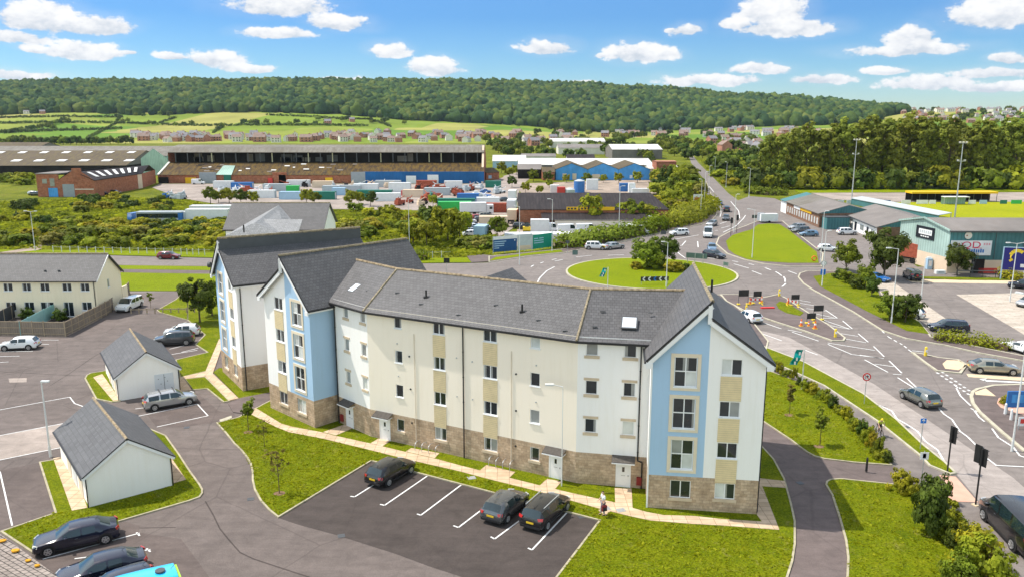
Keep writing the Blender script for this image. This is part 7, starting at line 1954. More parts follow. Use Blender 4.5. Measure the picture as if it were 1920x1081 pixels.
def hoarding(pa, pb, h, label, face, name='hoarding', split=None, z0=0.3):
    a, b = P(*pa), P(*pb); w = Wall(a, b); t_ = thing(name, label, 'billboard', tuple(w.p(w.L / 2, 0)), group='hoardings')
    k = max(2, int(w.L / 3))
    for i in range(k + 1): m_ = MB(); m_.bar(w.p(w.L * i / k, 0, -.1), w.p(w.L * i / k, h, -.1), .12, .12); m_.build('post', M['lampw'], t_)
    m_ = MB(); w.box(m_, 0, w.L, z0, h, -.04, .04); bd = m_.build('board', M[face], t_)
    return t_, w, bd
M['hoard_blue'] = flat('deep_blue_board', (.005, .07, .22), .5, .4, var=.08); M['hoard_pale'] = flat('pale_picture_board', (.50, .55, .56), .6, .3, var=.2, scale=.8); M['hoard_green'] = flat('green_board', (.0, .25, .17), .5, .4, var=.08)
t_, w, bd = hoarding((925, 476), (969, 472), 3.4, 'dark blue hoarding with white top band beside the road', 'hoard_blue')
WB_(w, (0, w.L, 2.75, 3.42, .041, .05), 'white_band', 'signw', bd)
for k, (u0, u1) in enumerate([(.2, 2.9), (.2, 2.5), (.2, 2.4), (.2, 1.3)]): WB_(w, (u0, u1, 2.25 - .42 * k, 2.43 - .42 * k, .041, .05), 'text_line', 'lightblue', bd)
m_ = MB(); m_.tube(w.p(w.L - .5, 2.4, .04), w.p(w.L - .5, 2.4, .055), .13, n=10); m_.build('roundel', M['signw'], bd)
t_, w, bd = hoarding((971, 472), (998, 470), 3.5, 'pale picture hoarding between the blue and green ones', 'hoard_pale')
WB_(w, (.2, w.L - .3, .4, 1.2, .041, .05), 'picture', 'cream_block', bd)
t_, w, bd = hoarding((999, 470), (1036, 465), 3.2, 'green hoarding with rising right end beside the lamp post', 'hoard_green')
for k, (u0, u1) in enumerate([(.3, 1.4), (1.7, 2.9), (.3, 2.9), (.3, 2.9)]): z = [2.3, 2.3, 1.85, 1.4][k]; WB_(w, (u0, u1, z, z + .18, .041, .05), 'text_line', 'lightblue', bd)
bx = P(1308, 391); t_ = thing('advert_board', 'white board with red oval on the left kerb of the north road', 'billboard', tuple(bx)); wq = Wall(bx - Vector((1.4, 0, 0)), bx + Vector((1.4, 0, 0)))
bd = WB_(wq, (0, 2.8, .8, 4.2, -.1, .1), 'board', 'signw', t_); WB_(wq, (.3, 2.5, 2.3, 3.3, .1, .13), 'red_panel', 'tred', bd)
for u in (.3, 2.5): m_ = MB(); m_.bar(wq.p(u, 0), wq.p(u, .9), .1, .1); m_.build('post', M['galv'], t_)
for px, py, mt, lb, L in [(1440, 418, 'white_c', 'white boxed trailer parked at the head of the green triangle', 4.4), (1427, 417, 'grey_door', 'grey cabinet beside the white trailer', 1.6)]:
    b = P(px, py); t_ = thing('trailer' if L > 2 else 'cabinet', lb, 'trailer' if L > 2 else 'cabinet', tuple(b)); LB_('box', ((0, 0, .5), (L, 2.0, 1.9)), 'body', mt, t_)
    if L > 2:
        for s_ in (-1, 1): LB_('tube', ((0, s_ * .9, .35), (0, s_ * 1.08, .35), .35, None, 12), 'wheel', 'tyre', t_)

gA = P(1774, 511.7); gB = Vector((gA.x - 1.6, gA.y + 14.5, 0))
gu = thing('retail_unit', 'large pale green and teal clad unit with cream block base and two signs', 'retail building', (96, 144, 0))
wg = Wall(gB, gA); zE, zA = 7.35, 8.7
facade(wg, 0, zE, [], [(0, wg.L, 0, zE + 1, 'paleteal'), (0, wg.L, 0, 2.7, 'cream_block')], gu, gable=[([(0, zE), (wg.L, zE), (wg.L / 2, zA)], 'paleteal')])
wg2 = Wall(gA, gA + Vector((44, -1.2, 0))); facade(wg2, 0, zE, [], [(0, wg2.L, 0, zE + 1, 'tealclad'), (0, wg2.L, 0, 2.3, 'cream_block')], gu)
facade(Wall(gA + Vector((44, -1.2, 0)), gA + Vector((45, 13.3, 0))), 0, zE, [], [(0, 20, 0, 9, 'tealclad')], gu); facade(Wall(gA + Vector((45, 13.3, 0)), gB), 0, zE, [], [(0, 60, 0, 9, 'tealclad')], gu)
e1, e2 = gA + Vector((-.3, -.3, zE + .05)), gA + Vector((44, -1.5, zE + .05)); r1 = wg.p(wg.L / 2, zA + .1, .3); r2 = r1 + Vector((44.5, -1.2, 0)); f1 = gB + Vector((-.3, .3, zE + .05)); f2 = f1 + Vector((44.5, -1.2, 0))
MB().slab([e1, e2, r2, r1], .15).build('roof', M['greysheet'], gu); MB().slab([r1, r2, f2, f1], .15).build('roof', M['greysheet'], gu)
m_ = MB(); m_.bar(e1, r1, .12, .3); m_.bar(r1, f1, .12, .3); m_.build('verge_trim', M['paleteal'], gu)
m_ = MB(); m_.bar(e1 + Vector((0, -.1, -.15)), e2 + Vector((0, -.1, -.15)), .2, .25); m_.build('gutter', M['darkgrey'], gu)
for px, nm, mt, w_, h_ in [(1832, 'door', 'darkvoid', 2.2, 2.5), (1824, 'door_frame', 'white_c', .4, 2.5), (1852, 'red_panel', 'red_c', 3.2, .9)]:
    u = wg2.px(px, 505)[0]; m_ = MB(); wg2.box(m_, u - w_ / 2, u + w_ / 2, 0.02, h_, 0, .08); m_.build(nm, M[mt], gu)
for k in range(9): m_ = MB(); u = 3 + k * 4.8; m_.bar(wg2.p(u, 2.4, .03), wg2.p(u, 7.2, .03), .08, .06); m_.build('cladding_joint', M['darkgrey'], gu)
u0, z0 = wg.px(1718.5, 445); u1, z1 = wg.px(1752, 425)
uS0, uS1 = wg.px(1718, 440)[0], wg.px(1751.5, 450)[0]; zt = wg.px(1722, 422)[1]; zb_ = wg.px(1719, 444)[1]
sgn = thing('wall_sign', 'black wall sign with a white panel on the pale green gable', 'sign', tuple(wg.p((uS0 + uS1) / 2, (zt + zb_) / 2, .05)), group='signs on the green unit')
M['signblk'] = flat('sign_black', (.008, .010, .018), .5, .4, var=.05)
bd = WB_(wg, (uS0, uS1, zb_, zt, .02, .12), 'board', 'signblk', sgn)
dz = zt - zb_; du = uS1 - uS0
wp = WB_(wg, (uS0 + du * .16, uS1 - du * .12, zb_ + dz * .34, zt - dz * .22, .121, .135), 'white_panel', 'signw', bd)
for k in range(6): WB_(wg, (uS0 + du * (.21 + .11 * k), uS0 + du * (.28 + .11 * k), zb_ + dz * .44, zt - dz * .32, .136, .14), 'letter_mark', 'grey_c', wp)
for k in range(4): WB_(wg, (uS0 + du * (.28 + .12 * k), uS0 + du * (.37 + .12 * k), zb_ + dz * .14, zb_ + dz * .24, .121, .13), 'letter_mark', 'signw', bd)
v0, v1 = wg2.px(1782, 460)[0], wg2.px(1858.5, 460)[0]; zt = wg2.px(1820, 451)[1]; zb_ = wg2.px(1820, 478.5)[1]
sg2 = thing('wall_sign', 'large white sign with red and blue lettering on the teal wall', 'sign', tuple(wg2.p((v0 + v1) / 2, (zt + zb_) / 2, .05)), group='signs on the green unit')
bd = WB_(wg2, (v0, v1, zb_, zt, .10, .18), 'board', 'signw', sg2); dv = v1 - v0; dz = zt - zb_
M['red_ink'] = flat('red_ink', (.60, .02, .08), .5, .3, var=.05); M['blue_ink'] = flat('blue_ink', (.03, .16, .45), .5, .3, var=.05); M['pink_ink'] = flat('faded_pink_ink', (.70, .35, .38), .5, .3, var=.1)
text('QD', wg2, v0 + dv * .50, zb_ + dz * .50, dz * .62, 'red_ink', bd, .19, width=1.35)
for k in range(8): WB_(wg2, (v0 + dv * (.40 + .055 * k), v0 + dv * (.44 + .055 * k), zb_ + dz * .18, zb_ + dz * (.40 if k % 3 else .44), .181, .19), 'letter_mark', 'blue_ink', bd)
for u_k in (.06, .12, .18, .80, .86, .92): WB_(wg2, (v0 + dv * u_k, v0 + dv * (u_k + .04), zb_ + dz * .68, zb_ + dz * .84, .181, .19), 'letter_mark', 'pink_ink', bd)
WB_(wg2, (v0 + dv * .58, v0 + dv * .76, zb_ + dz * .47, zb_ + dz * .51, .181, .19), 'underline', 'red_ink', bd)
uo = wg2.px(1815, 443)[0]; m_ = MB(); m_.tube(wg2.p(uo, 6.55, .1), wg2.p(uo, 6.55, .16), .62, n=18); ov_ = m_.build('round_sign', M['wall_far'], gu); m_ = MB(); m_.tube(wg2.p(uo - .25, 6.55, .165), wg2.p(uo - .25, 6.55, .18), .15, n=10); m_.build('spot', M['brick_far'], ov_)
gl = lambda px, D: PY(px, 300, D).x
bA = P(1642.5, 451.5); bB = P(1578, 421)
ub_ = thing('retail_unit', 'low unit with white front wall and grey roof, left of the green one', 'retail building', tuple((bA + bB) / 2 + Vector((8, 0, 0))))
wf_ = Wall(bB, bA); hB = 2.95
hs = [(2, 3.4, .9, 2.2), (6, 7.6, .9, 2.2), (14, 17, .9, 2.2), (22.2, 25, .9, 2.3)]; L_ = wf_.L
facade(wf_, 0, hB, [], [(0, L_, 0, 9, 'white')], ub_)
for h in [(L_ * .10, L_ * .14), (L_ * .22, L_ * .28), (L_ * .56, L_ * .66), (L_ * .86, L_ * .95)]: WB_(wf_, (h[0], h[1], .9, 2.1, 0, .05), 'window', 'glass_curtain', ub_)
for h in [(L_ * .40, L_ * .46), (L_ * .74, L_ * .79)]: WB_(wf_, (h[0], h[1], 0.02, 2.2, 0, .05), 'door', 'signblk', ub_)
DB = 17.0; dr = Vector((1, .10, 0)).normalized() * DB
wg3 = Wall(bA, bA + dr); facade(wg3, 0, hB, [], [(0, DB, 0, 9, 'brick_brown')], ub_, gable=[([(0, hB), (DB, hB), (DB / 2, hB + 2.1)], 'tealclad')])
facade(Wall(bA + dr, bB + dr), 0, hB, [], [(0, 60, 0, 9, 'brick_brown')], ub_); facade(Wall(bB + dr, bB), 0, hB, [], [(0, 60, 0, 9, 'brick_brown')], ub_, gable=[([(0, hB), (DB, hB), (DB / 2, hB + 2.1)], 'tealclad')])
up = lambda v, z: Vector((v.x, v.y, z)); dh = dr * .5
MB().slab([up(bB - dr * .03, hB), up(bA - dr * .03, hB), up(bA + dh, hB + 2.2), up(bB + dh, hB + 2.2)], .15).build('roof', M['greysheet'], ub_)
MB().slab([up(bB + dh, hB + 2.2), up(bA + dh, hB + 2.2), up(bA + dr * 1.03, hB), up(bB + dr * 1.03, hB)], .15).build('roof', M['greysheet'], ub_)
m_ = MB(); m_.bar(up(bA - dr * .03, hB + .02), up(bB - dr * .03, hB + .02), .15, .25); m_.build('gutter', M['darkgrey'], ub_)
aA = P(1535, 427); aB = P(1463.5, 396.5); wa = Wall(aB, aA); hA = 3.5; L_ = wa.L; DA = 15; dr = Vector((1, .12, 0)).normalized() * DA
ua_ = thing('retail_unit', 'brown brick unit with orange fascia sign, furthest of the roadside units', 'retail building', tuple((aA + aB) / 2 + Vector((8, 0, 0))))
facade(wa, 0, hA, [], [(0, L_, 0, 9, 'brick_brown'), (0, L_ * .16, 0, 9, 'white')], ua_)
for k in range(13):
    u = L_ * .2 + k * L_ * .062; WB_(wa, (u, u + L_ * .028, .7, 2.3, 0, .05), 'window', 'glass_blind', ua_)
WB_(wa, (L_ * .55, L_ * .82, 2.6, 3.4, .02, .12), 'fascia_sign', 'yellowsign', ua_); WB_(wa, (L_ * .38, L_ * .54, 2.5, 3.3, .02, .12), 'fascia_sign', 'signw', ua_)
facade(Wall(aA, aA + dr), 0, hA, [], [(0, DA, 0, 9, 'brick_brown')], ua_, gable=[([(0, hA), (DA, hA), (DA / 2, hA + 1.9)], 'tealclad')]); facade(Wall(aA + dr, aB + dr), 0, hA, [], [(0, 80, 0, 9, 'brick_brown')], ua_)
facade(Wall(aB + dr, aB), 0, hA, [], [(0, 80, 0, 9, 'white')], ua_, gable=[([(0, hA), (DA, hA), (DA / 2, hA + 1.9)], 'white')])
mid_ = aB.lerp(aA, .52); q0 = aB.lerp(aA, .16)
for a, b, mt in ((aB, q0, 'tealclad'), (q0, mid_, 'asbestos'), (mid_, aA, 'greysheet')):
    MB().slab([up(a - dr * .03, hA), up(b - dr * .03, hA), up(b + dr * .5, hA + 2.0), up(a + dr * .5, hA + 2.0)], .15).build('roof', M[mt], ua_)
    MB().slab([up(a + dr * .5, hA + 2.0), up(b + dr * .5, hA + 2.0), up(b + dr * 1.03, hA), up(a + dr * 1.03, hA)], .15).build('roof', M['asbestos'], ua_)
cb = thing('store_container', 'dark teal storage container between the brown and white units', 'container', tuple(P(1566, 429))); LB_('box', ((0, 0, 0), (5.5, 3.0, 2.9)), 'body', 'tealclad', cb); LB_('box', ((0, 0, 2.9), (5.7, 3.2, .12)), 'roof', 'darkgrey', cb)
t_, w, bd = hoarding((1876, 524), (1960, 528), 5.4, 'dark purple advertising hoarding with yellow and orange shapes at the right edge', 'signblk', z0=1.7)
M['purple'] = flat('deep_purple_print', (.012, .012, .17), .5, .4, var=.06); bd.data.materials[0] = M['purple']
m_ = MB()
for i in range(9):
    a0, a1 = math.pi * (.25 + i * .11), math.pi * (.25 + (i + 1) * .11); c_ = w.p(2.0, 3.9, .06)
    m_.bar(c_ + w.t * math.cos(a0) * 1.05 + Vector((0, 0, math.sin(a0) * 1.05)), c_ + w.t * math.cos(a1) * 1.05 + Vector((0, 0, math.sin(a1) * 1.05)), .04, .55)
m_.build('yellow_shape', M['tyel'], bd)
m_ = MB(); m_.tube(w.p(4.6, 5.0, .05), w.p(4.6, 5.0, .08), .55, n=14); m_.build('orange_shape', M['orange'], bd); WB_(w, (2.6, 4.0, 2.2, 2.75, .045, .07), 'white_shape', 'signw', bd)
fr = MB(); w.box(fr, -.12, 0, 0, 5.5, -.1, .1); w.box(fr, 0, w.L, 5.4, 5.5, -.1, .1); fr.build('frame', M['lightblue'], t_)

st = P(1708, 379); se = P(1869, 379); se.y = st.y; wst_ = Wall(st, se)
fs_ = thing('football_stand', 'long low spectator stand with bright yellow roof edge beyond the pitch', 'stadium stand', tuple(wst_.p(wst_.L / 2, 0, -2)))
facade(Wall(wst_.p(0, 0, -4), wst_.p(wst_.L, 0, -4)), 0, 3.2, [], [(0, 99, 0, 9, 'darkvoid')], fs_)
WB_(wst_, (0, wst_.L, 2.7, 3.3, -4.4, .2), 'roof', 'yellowsign', fs_)
for k in range(12): m_ = MB(); m_.bar(wst_.p(.2 + k * (wst_.L - .4) / 11, 0, 0), wst_.p(.2 + k * (wst_.L - .4) / 11, 2.7, 0), .12, .12); m_.build('post', M['darkgrey'], fs_)
for k, (px, pw, mt, nm) in enumerate([(1576, 12, 'signw', 'white'), (1592, 10, 'signw', 'second white'), (1632, 20, 'signblk', 'black'), (1658, 22, 'hoard_blue', 'dark blue'), (1698, 17, 'signw', 'third white'), (1729, 22, 'signw', 'fourth white'), (1748, 12, 'signw', 'fifth white'), (1843, 14, 'lightblue', 'pale blue'), (1881, 13, 'darkgreen', 'first green'), (1905, 20, 'brightgreen', 'second green'), (1822, 14, 'signw', 'last white')]):
    a = P(px - pw / 2, 383); b = P(px + pw / 2, 383); wq = Wall(a, b); t_ = thing('pitchside_board', f'{nm} advertising board at the far side of the pitch', 'advertising board', tuple((a + b) / 2), group='pitchside boards'); m_ = MB(); wq.box(m_, 0, wq.L, .1, 1.3, 0, .1); m_.build('board', M[mt], t_)
dg = thing('dugout', 'pale green dugout shelter beside the floodlight mast', 'shelter', tuple(P(1793, 383))); wq = Wall(P(1770, 384), P(1816, 384))
facade(Wall(wq.p(0, 0, -2), wq.p(wq.L, 0, -2)), 0, 2.4, [], [(0, 99, 0, 9, 'greenwall')], dg); WB_(wq, (0, wq.L, 2.3, 2.5, -2.2, .4), 'roof', 'skyl', dg)
for u in (0, wq.L * .5, wq.L): m_ = MB(); m_.bar(wq.p(u, 0, 0), wq.p(u, 2.3, 0), .1, .1); m_.build('post', M['galv'], dg)
a, b = P(1600, 383), P(1765, 417); d_ = (b - a).normalized(); n_ = Vector((-d_.y, d_.x, 0)); n_ = -n_ if n_.x < 0 else n_
ls = thing('football_stand', 'long stand with pale blue grey roof along the near side of the pitch', 'stadium stand', tuple((a + b) / 2))
MB().slab([up(a - n_ * 1.0, 1.9), up(b - n_ * 1.0, 1.9), up(b + n_ * 2.6, 2.5), up(a + n_ * 2.6, 2.5)], .15).build('roof', M['grey_c'], ls)
w_ = Wall(a - n_ * .8, b - n_ * .8); facade(w_, 0, 1.85, [], [(0, 200, 0, 9, 'tealclad')], ls)
for k in range(8): q = a.lerp(b, k / 7) + n_ * 2.4; m_ = MB(); m_.bar(q, q + Vector((0, 0, 2.4)), .15, .15); m_.build('post', M['galv'], ls)

def container(px, py, L, mat, label, rz=0.0, W=2.4, H=2.6, name='container', group='containers and trailers in the yards', ribs=True, D=None):
    b = P(px, py); t_ = thing(name, label, 'container', (b.x, b.y, .03), rz, group)
    LB_('box', ((0, 0, 0), (L, W, H)), 'body', mat, t_)
    if ribs:
        m_ = MB()
        for x in (-L / 2, L / 2):
            for y in (-W / 2, W / 2): m_.box((x, y, 0), (.16, .16, H + .04))
        for z in (0, H - .1):
            for y in (-W / 2, W / 2): m_.bar((-L / 2, y, z + .05), (L / 2, y, z + .05), .14, .14)
        m_.build('frame', M[mat], t_, world=False)
        LB_('box', ((L / 2 + .03, 0, .2), (.04, W * .8, H * .8)), 'door', 'grey_c', t_)
    return t_
def lorry(px, py, L, mat, label, rz=0.0, cab='white_c', H=3.6):
    b = P(px, py); t_ = thing('lorry', label, 'lorry', (b.x, b.y, .03), rz, 'lorries in the yards')
    LB_('box', ((-.9, 0, 1.1), (L - 2.2, 2.5, H - 1.1)), 'box_body', mat, t_)
    c_ = MB(); c_.prism([(L / 2 - 1.9, -1.2), (L / 2, -1.15), (L / 2, 1.15), (L / 2 - 1.9, 1.2)], .5, 3.0); cb_ = c_.build('cab', M[cab], t_, world=False)
    g_ = MB(); g_.slab([(L / 2 + .01, -1.05, 1.8), (L / 2 + .01, 1.05, 1.8), (L / 2 - .02, 1.0, 2.7), (L / 2 - .02, -1.0, 2.7)], .03); g_.build('windscreen', M['cglass'], cb_, world=False)
    g_ = MB(); g_.box((L / 2 - .7, 0, 1.8), (.8, 2.44, .7)); g_.build('side_window', M['cglass'], cb_, world=False)
    LB_('box', ((0, 0, .7), (L - .5, 1.0, .35)), 'chassis', 'black', t_)
    for x in (L / 2 - 1.1, -L / 2 + 1.4, -L / 2 + 2.6):
        for s_ in (-1, 1): LB_('tube', ((x, s_ * .95, .5), (x, s_ * 1.25, .5), .5, None, 12), 'wheel', 'tyre', t_)
    return t_
container(703, 371, 12, 'darkgreen', 'long dark green container beside the bushes in the yard'); container(571, 368, 15, 'darkgreen', 'long dark green trailer left of the pale containers', .02, H=1.6)
container(655, 361, 8.5, 'grey_c', 'pale grey container, left of two behind the bushes'); container(687, 360, 9, 'white_c', 'white container behind the long dark green one', H=3); container(622, 364, 6.0, 'grey_c', 'small blue grey container left of the pale ones', H=3)
container(636, 366, 4.5, 'lightblue', 'light blue container in front of the pale grey one'); container(550, 362, 4.5, 'brightgreen', 'small green tank box in the middle of the yard', .1); container(420, 352, 7.5, 'white_c', 'white container left of the grassy strip in the yard', .03)
container(750, 360, 8, 'white_c', 'white unit beside the small red tank', H=3.4); container(757, 367, 1.6, 'red_c', 'small red tank in front of the white unit', W=1.6, H=1.8, ribs=False); container(856, 387, 11.5, 'darkgreen', 'dark grey green container behind the bright green trailer', -.02, H=2.4)
lorry(859, 402, 11.5, 'brightgreen', 'lorry with bright green curtain sides', .05); lorry(893, 404, 9.5, 'white_c', 'white box lorry right of the bright green one', .1); lorry(905, 452, 6.5, 'lightblue', 'blue and white lorry beside the hoarding', 1.35);
lorry(960, 397, 8.5, 'white_c', 'white lorry parked at the corner of the black shed', 1.5); lorry(961, 377, 8.0, 'white_c', 'white lorry behind the one at the black shed corner', 1.5); lorry(962, 418, 6.5, 'cream_block', 'cream lorry nearest the road, left of the black shed', 1.45)
lorry(385, 418, 13, 'white_c', 'long white trailer lorry behind the rear block', 3.15); container(407, 404, 14, 'white_c', 'long white cabin behind the white trailer lorry', .02, H=2.8)
container(344, 418, 2.6, 'hoard_green', 'teal lorry cab unit between the coach and the white trailer', 0, H=2.8, ribs=False)
for k, (x, y, L, mt) in enumerate([(492, 371, 9, 'white_c'), (520, 358, 10, 'grey_c'), (548, 374, 8, 'lightblue'), (560, 350, 9, 'white_c'), (610, 374, 7, 'darkgreen'), (606, 352, 8, 'cream_block'), (728, 351, 10, 'grey_c'), (728, 377, 8, 'white_c'), (775, 370, 7, 'cream_block'), (800, 351, 8, 'rust_c'), (820, 366, 9, 'grey_c'), (850, 352, 7, 'white_c'), (878, 378, 7, 'blue_c'), (915, 386, 7, 'white_c'), (925, 352, 6, 'darkgreen'), (455, 355, 8, 'blue_c'), (930, 398, 6, 'rust_c'), (925, 425, 7, 'cream_block')]):
    container(x, y, L, mt, f'{["white", "grey", "coloured"][0 if mt == "white_c" else 1 if mt == "grey_c" else 2]} container in the main yard, {ordn(k)} of the scattered ones', .05 * math.sin(k * 3), H=2.6)
def coach(px, py, label):
    b = P(px, py); t_ = thing('coach', label, 'bus', (b.x, b.y, .03), .03);
    LB_('box', ((0, 0, .35), (11.5, 2.5, 2.75)), 'body', 'grey_c', t_); LB_('box', ((-.2, 0, 1.5), (10.9, 2.54, 1.15)), 'side_window', 'cglass', t_)
    LB_('box', ((5.3, 0, .9), (1.0, 2.56, 1.9)), 'front_panel', 'blue_c', t_)
    for x in (-3.6, 3.6):
        for s_ in (-1, 1): LB_('tube', ((x, s_ * 1.0, .5), (x, s_ * 1.28, .5), .5, None, 12), 'wheel', 'tyre', t_)
coach(303, 419, 'grey coach with dark windows parked in the rough yard')
car('van', 'blue', (247, 415), (272, 412), 'bright blue van left of the coach', detail=0)
container(1040, 364, 3.0, 'white_c', 'white container behind the black shed ridge', H=3.2); container(1052, 366, 2.6, 'red_c', 'red container right of the white one behind the black shed', H=2.8); container(1110, 356, 4.2, 'white_c', 'tall white container right of the blue tank', H=4)
container(1173, 359, 4.5, 'blue_c', 'dark blue container near the far right of the back yard', H=3); container(1184, 361, 2.2, 'white_c', 'white cab unit beside the dark blue container', H=3.4)
container(1200, 362, 6, 'white_c', 'low white container at the right of the back yard', H=1.6)
def tank(px, py, r, h, mat, label):
    b = P(px, py); t_ = thing('storage_tank', label, 'tank', tuple(b), group='storage tanks'); LB_('tube', ((0, 0, 0), (0, 0, h), r, None, 16), 'shell', mat, t_); LB_('tube', ((0, 0, h), (0, 0, h + .6), r, r * .3, 16), 'dome', 'grey_c', t_)
tank(1086, 361, 2.0, 4.2, 'blue_c', 'round blue tank behind the black shed'); tank(1068, 366, 1.9, 2.0, 'grey_c', 'pale grey domed tank left of the blue one'); tank(1218, 426, .9, 2.3, 'lightblue', 'light blue upright tank at the right end of the black shed')
ry = random.Random(12)
kk = 0
for (px, py, n_, spread, cols) in [(805, 357, 9, 30, ['rust_c', 'rust_c', 'tyre', 'grey_c']), (840, 366, 8, 40, ['rust_c', 'rust_c', 'grey_c', 'tyre']), (700, 350, 6, 50, ['rust_c', 'grey_c', 'cream_block']), (590, 352, 6, 60, ['rust_c', 'grey_c', 'tyre']), (770, 384, 6, 60, ['tyre', 'cream_block', 'rust_c']), (885, 356, 6, 22, ['rust_c', 'white_c', 'grey_c']), (795, 375, 6, 26, ['rust_c', 'rust_c', 'darkgreen']), (480, 362, 7, 32, ['white_c', 'rust_c', 'cream_block']), (905, 372, 4, 10, ['white_c', 'grey_c', 'blue_c']), (430, 362, 4, 18, ['grey_c', 'white_c']), (325, 372, 5, 20, ['white_c', 'blue_c', 'grey_c']), (935, 362, 4, 8, ['grey_c', 'white_c'])]:
    for j in range(n_):
        x = px + ry.uniform(-spread, spread); y = py + ry.uniform(-3, 3); b = P(x, y); mt = ry.choice(cols); kk += 1
        t_ = thing('scrap_machine', f'{ordn(kk - 1)} piece of scrap machinery standing in the yards', 'machinery', (b.x, b.y, .03), ry.uniform(0, 3.1), 'scrap machinery in the yards')
        L = ry.uniform(1.8, 4.5); H = ry.uniform(.8, 1.8); m_ = MB(); m_.prism([(-L / 2, -.8), (L / 2, -.6), (L * .4, .7), (-L * .45, .8)], .3, H, bottom=True); m_.box((-L * .2, 0, H), (L * .35, 1.0, .7)); m_.build('body', M[mt], t_, world=False)
        for s_ in (-1, 1): LB_('tube', ((L * .25, s_ * .6, .35), (L * .25, s_ * .9, .35), .35, None, 10), 'wheel', 'tyre', t_)
        LB_('bar', ((0, 0, H + .5), (L * .6, 0, H + 1.2), .18, .18), 'arm', mt, t_)
for k, (px, py, c_) in enumerate([(877, 418, 'white'), (880, 422, 'black'), (883, 426, 'green_grey'), (886, 430, 'white'), (882, 434, 'black'), (884, 438, 'silver'), (886, 443, 'white'), (896, 412, 'maroon'), (903, 416, 'dark'), (912, 408, 'gold'), (895, 368, 'silver'), (910, 362, 'blue'), (925, 376, 'white'), (948, 378, 'steel'), (770, 340, 'silver'), (795, 342, 'black'), (835, 342, 'navy'), (418, 338, 'white'), (460, 341, 'silver'), (486, 342, 'black'), (195, 366, 'navy'), (215, 364, 'black'), (160, 368, 'blue'), (64, 366, 'silver'), (70, 367, 'steel'), (990, 430, 'black'), (1012, 432, 'white'), (978, 428, 'dark'), (650, 342, 'white'), (700, 338.5, 'white')]):
    a = P(px, py); r_ang = .15 + .1 * math.sin(k * 2.3) if k < 14 else 0; d = Vector((math.cos(r_ang), math.sin(r_ang), 0)) * 2
    car('hatch' if k % 3 else 'estate', c_, a - d, a + d, f'{ordn(k)} of the old {c_.replace("_", " ")} cars left about the yards' if False else f'{c_.replace("_", " ")} car left in the yards, {ordn(k)} counting from the lorry rows', group='cars left about the yards', detail=0)
for k, (px, py, L) in enumerate([(1178, 438, 6.5), (1195, 440, 5.5), (1100, 437, 6), (1065, 438, 7), (1030, 436, 5), (720, 342, 12), (690, 343, 7), (372, 346, 6)]):
    car('van', 'white', P(px, py) - Vector((2.6, 0, 0)), P(px, py) + Vector((2.6, .3, 0)), ['white van nearest the right end of the black shed', 'white van at the right end of the low wall', 'white van in the middle of the low wall', 'white van behind the hedge left of middle', 'white van beside the small white cabin', 'white van before the blue wall of the derelict hall', 'white van left of the one before the blue wall', 'white van before the derelict hall left end'][k], group='white vans in the yards', detail=0)
container(1012, 437, 4.2, 'white_c', 'small white cabin with dark doorway before the black shed', H=3.2, name='cabin'); container(1010, 450, 15, 'white_c', 'long white low building edge behind the hoardings', .06, H=1.5, W=4, name='low_building')
dgx = P(990, 436); t_ = thing('digger', 'small yellow digger beside the white cabin', 'digger', tuple(dgx)); LB_('box', ((0, 0, .5), (2.4, 1.4, .9)), 'body', 'tyel', t_); LB_('box', ((-.3, 0, 1.4), (1.0, 1.0, 1.0)), 'cab', 'cglass', t_); m_ = MB(); m_.bar((1.0, 0, 1.2), (2.4, 0, 2.2), .2, .25); m_.bar((2.4, 0, 2.2), (3.0, 0, .6), .18, .2); m_.build('arm', M['tyel'], t_, world=False)
for s_ in (-1, 1): LB_('box', ((0, s_ * .7, 0), (2.4, .35, .5)), 'track', 'tyre', t_)

def house_proto(key, wallm, roofm, L=9.0, Dp=7.5, he=5.0, hr=7.8, hip=False):
    r0 = bpy.data.objects.new('house', None); COL.objects.link(r0)
    w = Wall(Vector((-L / 2, -Dp / 2, 0)), Vector((L / 2, -Dp / 2, 0)))
    mb = MB(); mb.prism([(-L / 2, -Dp / 2), (L / 2, -Dp / 2), (L / 2, Dp / 2), (-L / 2, Dp / 2)], -3, he)
    for s_ in (-1, 1): mb.add([(s_ * L / 2, -s_ * Dp / 2, he), (s_ * L / 2, s_ * Dp / 2, he), (s_ * L / 2 * (.5 if hip else 1), 0, hr - .1)])
    mb.build('wall', M[wallm], r0, world=False)
    rm = MB(); k = .45 if hip else 1.0
    for s_ in (-1, 1): rm.add([(-s_ * (L / 2 + .3), -s_ * (Dp / 2 + .35), he - .2), (s_ * (L / 2 + .3), -s_ * (Dp / 2 + .35), he - .2), (s_ * (L / 2 + .3) * k, 0, hr), (-s_ * (L / 2 + .3) * k, 0, hr)])
    if hip:
        for s_ in (-1, 1): rm.add([(s_ * (L / 2 + .3), -s_ * (Dp / 2 + .35), he - .2), (s_ * (L / 2 + .3), s_ * (Dp / 2 + .35), he - .2), (s_ * (L / 2 + .3) * k, 0, hr)])
    rm.build('roof', M[roofm], r0, world=False)
    c_ = MB(); c_.box((L * .32, .3, hr - 1.0), (.8, .8, 2.0)); c_.build('chimney', M['brick_far'], r0, world=False)
    for x in (-L * .3, L * .05, L * .32):
        for z in (1.0, 3.3): g_ = MB(); w.box(g_, x + L / 2 - .6, x + L / 2 + .6, z, z + 1.2, 0, .05); g_.build('window', M['glass'], r0, world=False)
    return [snapshot(r0), r0, False]
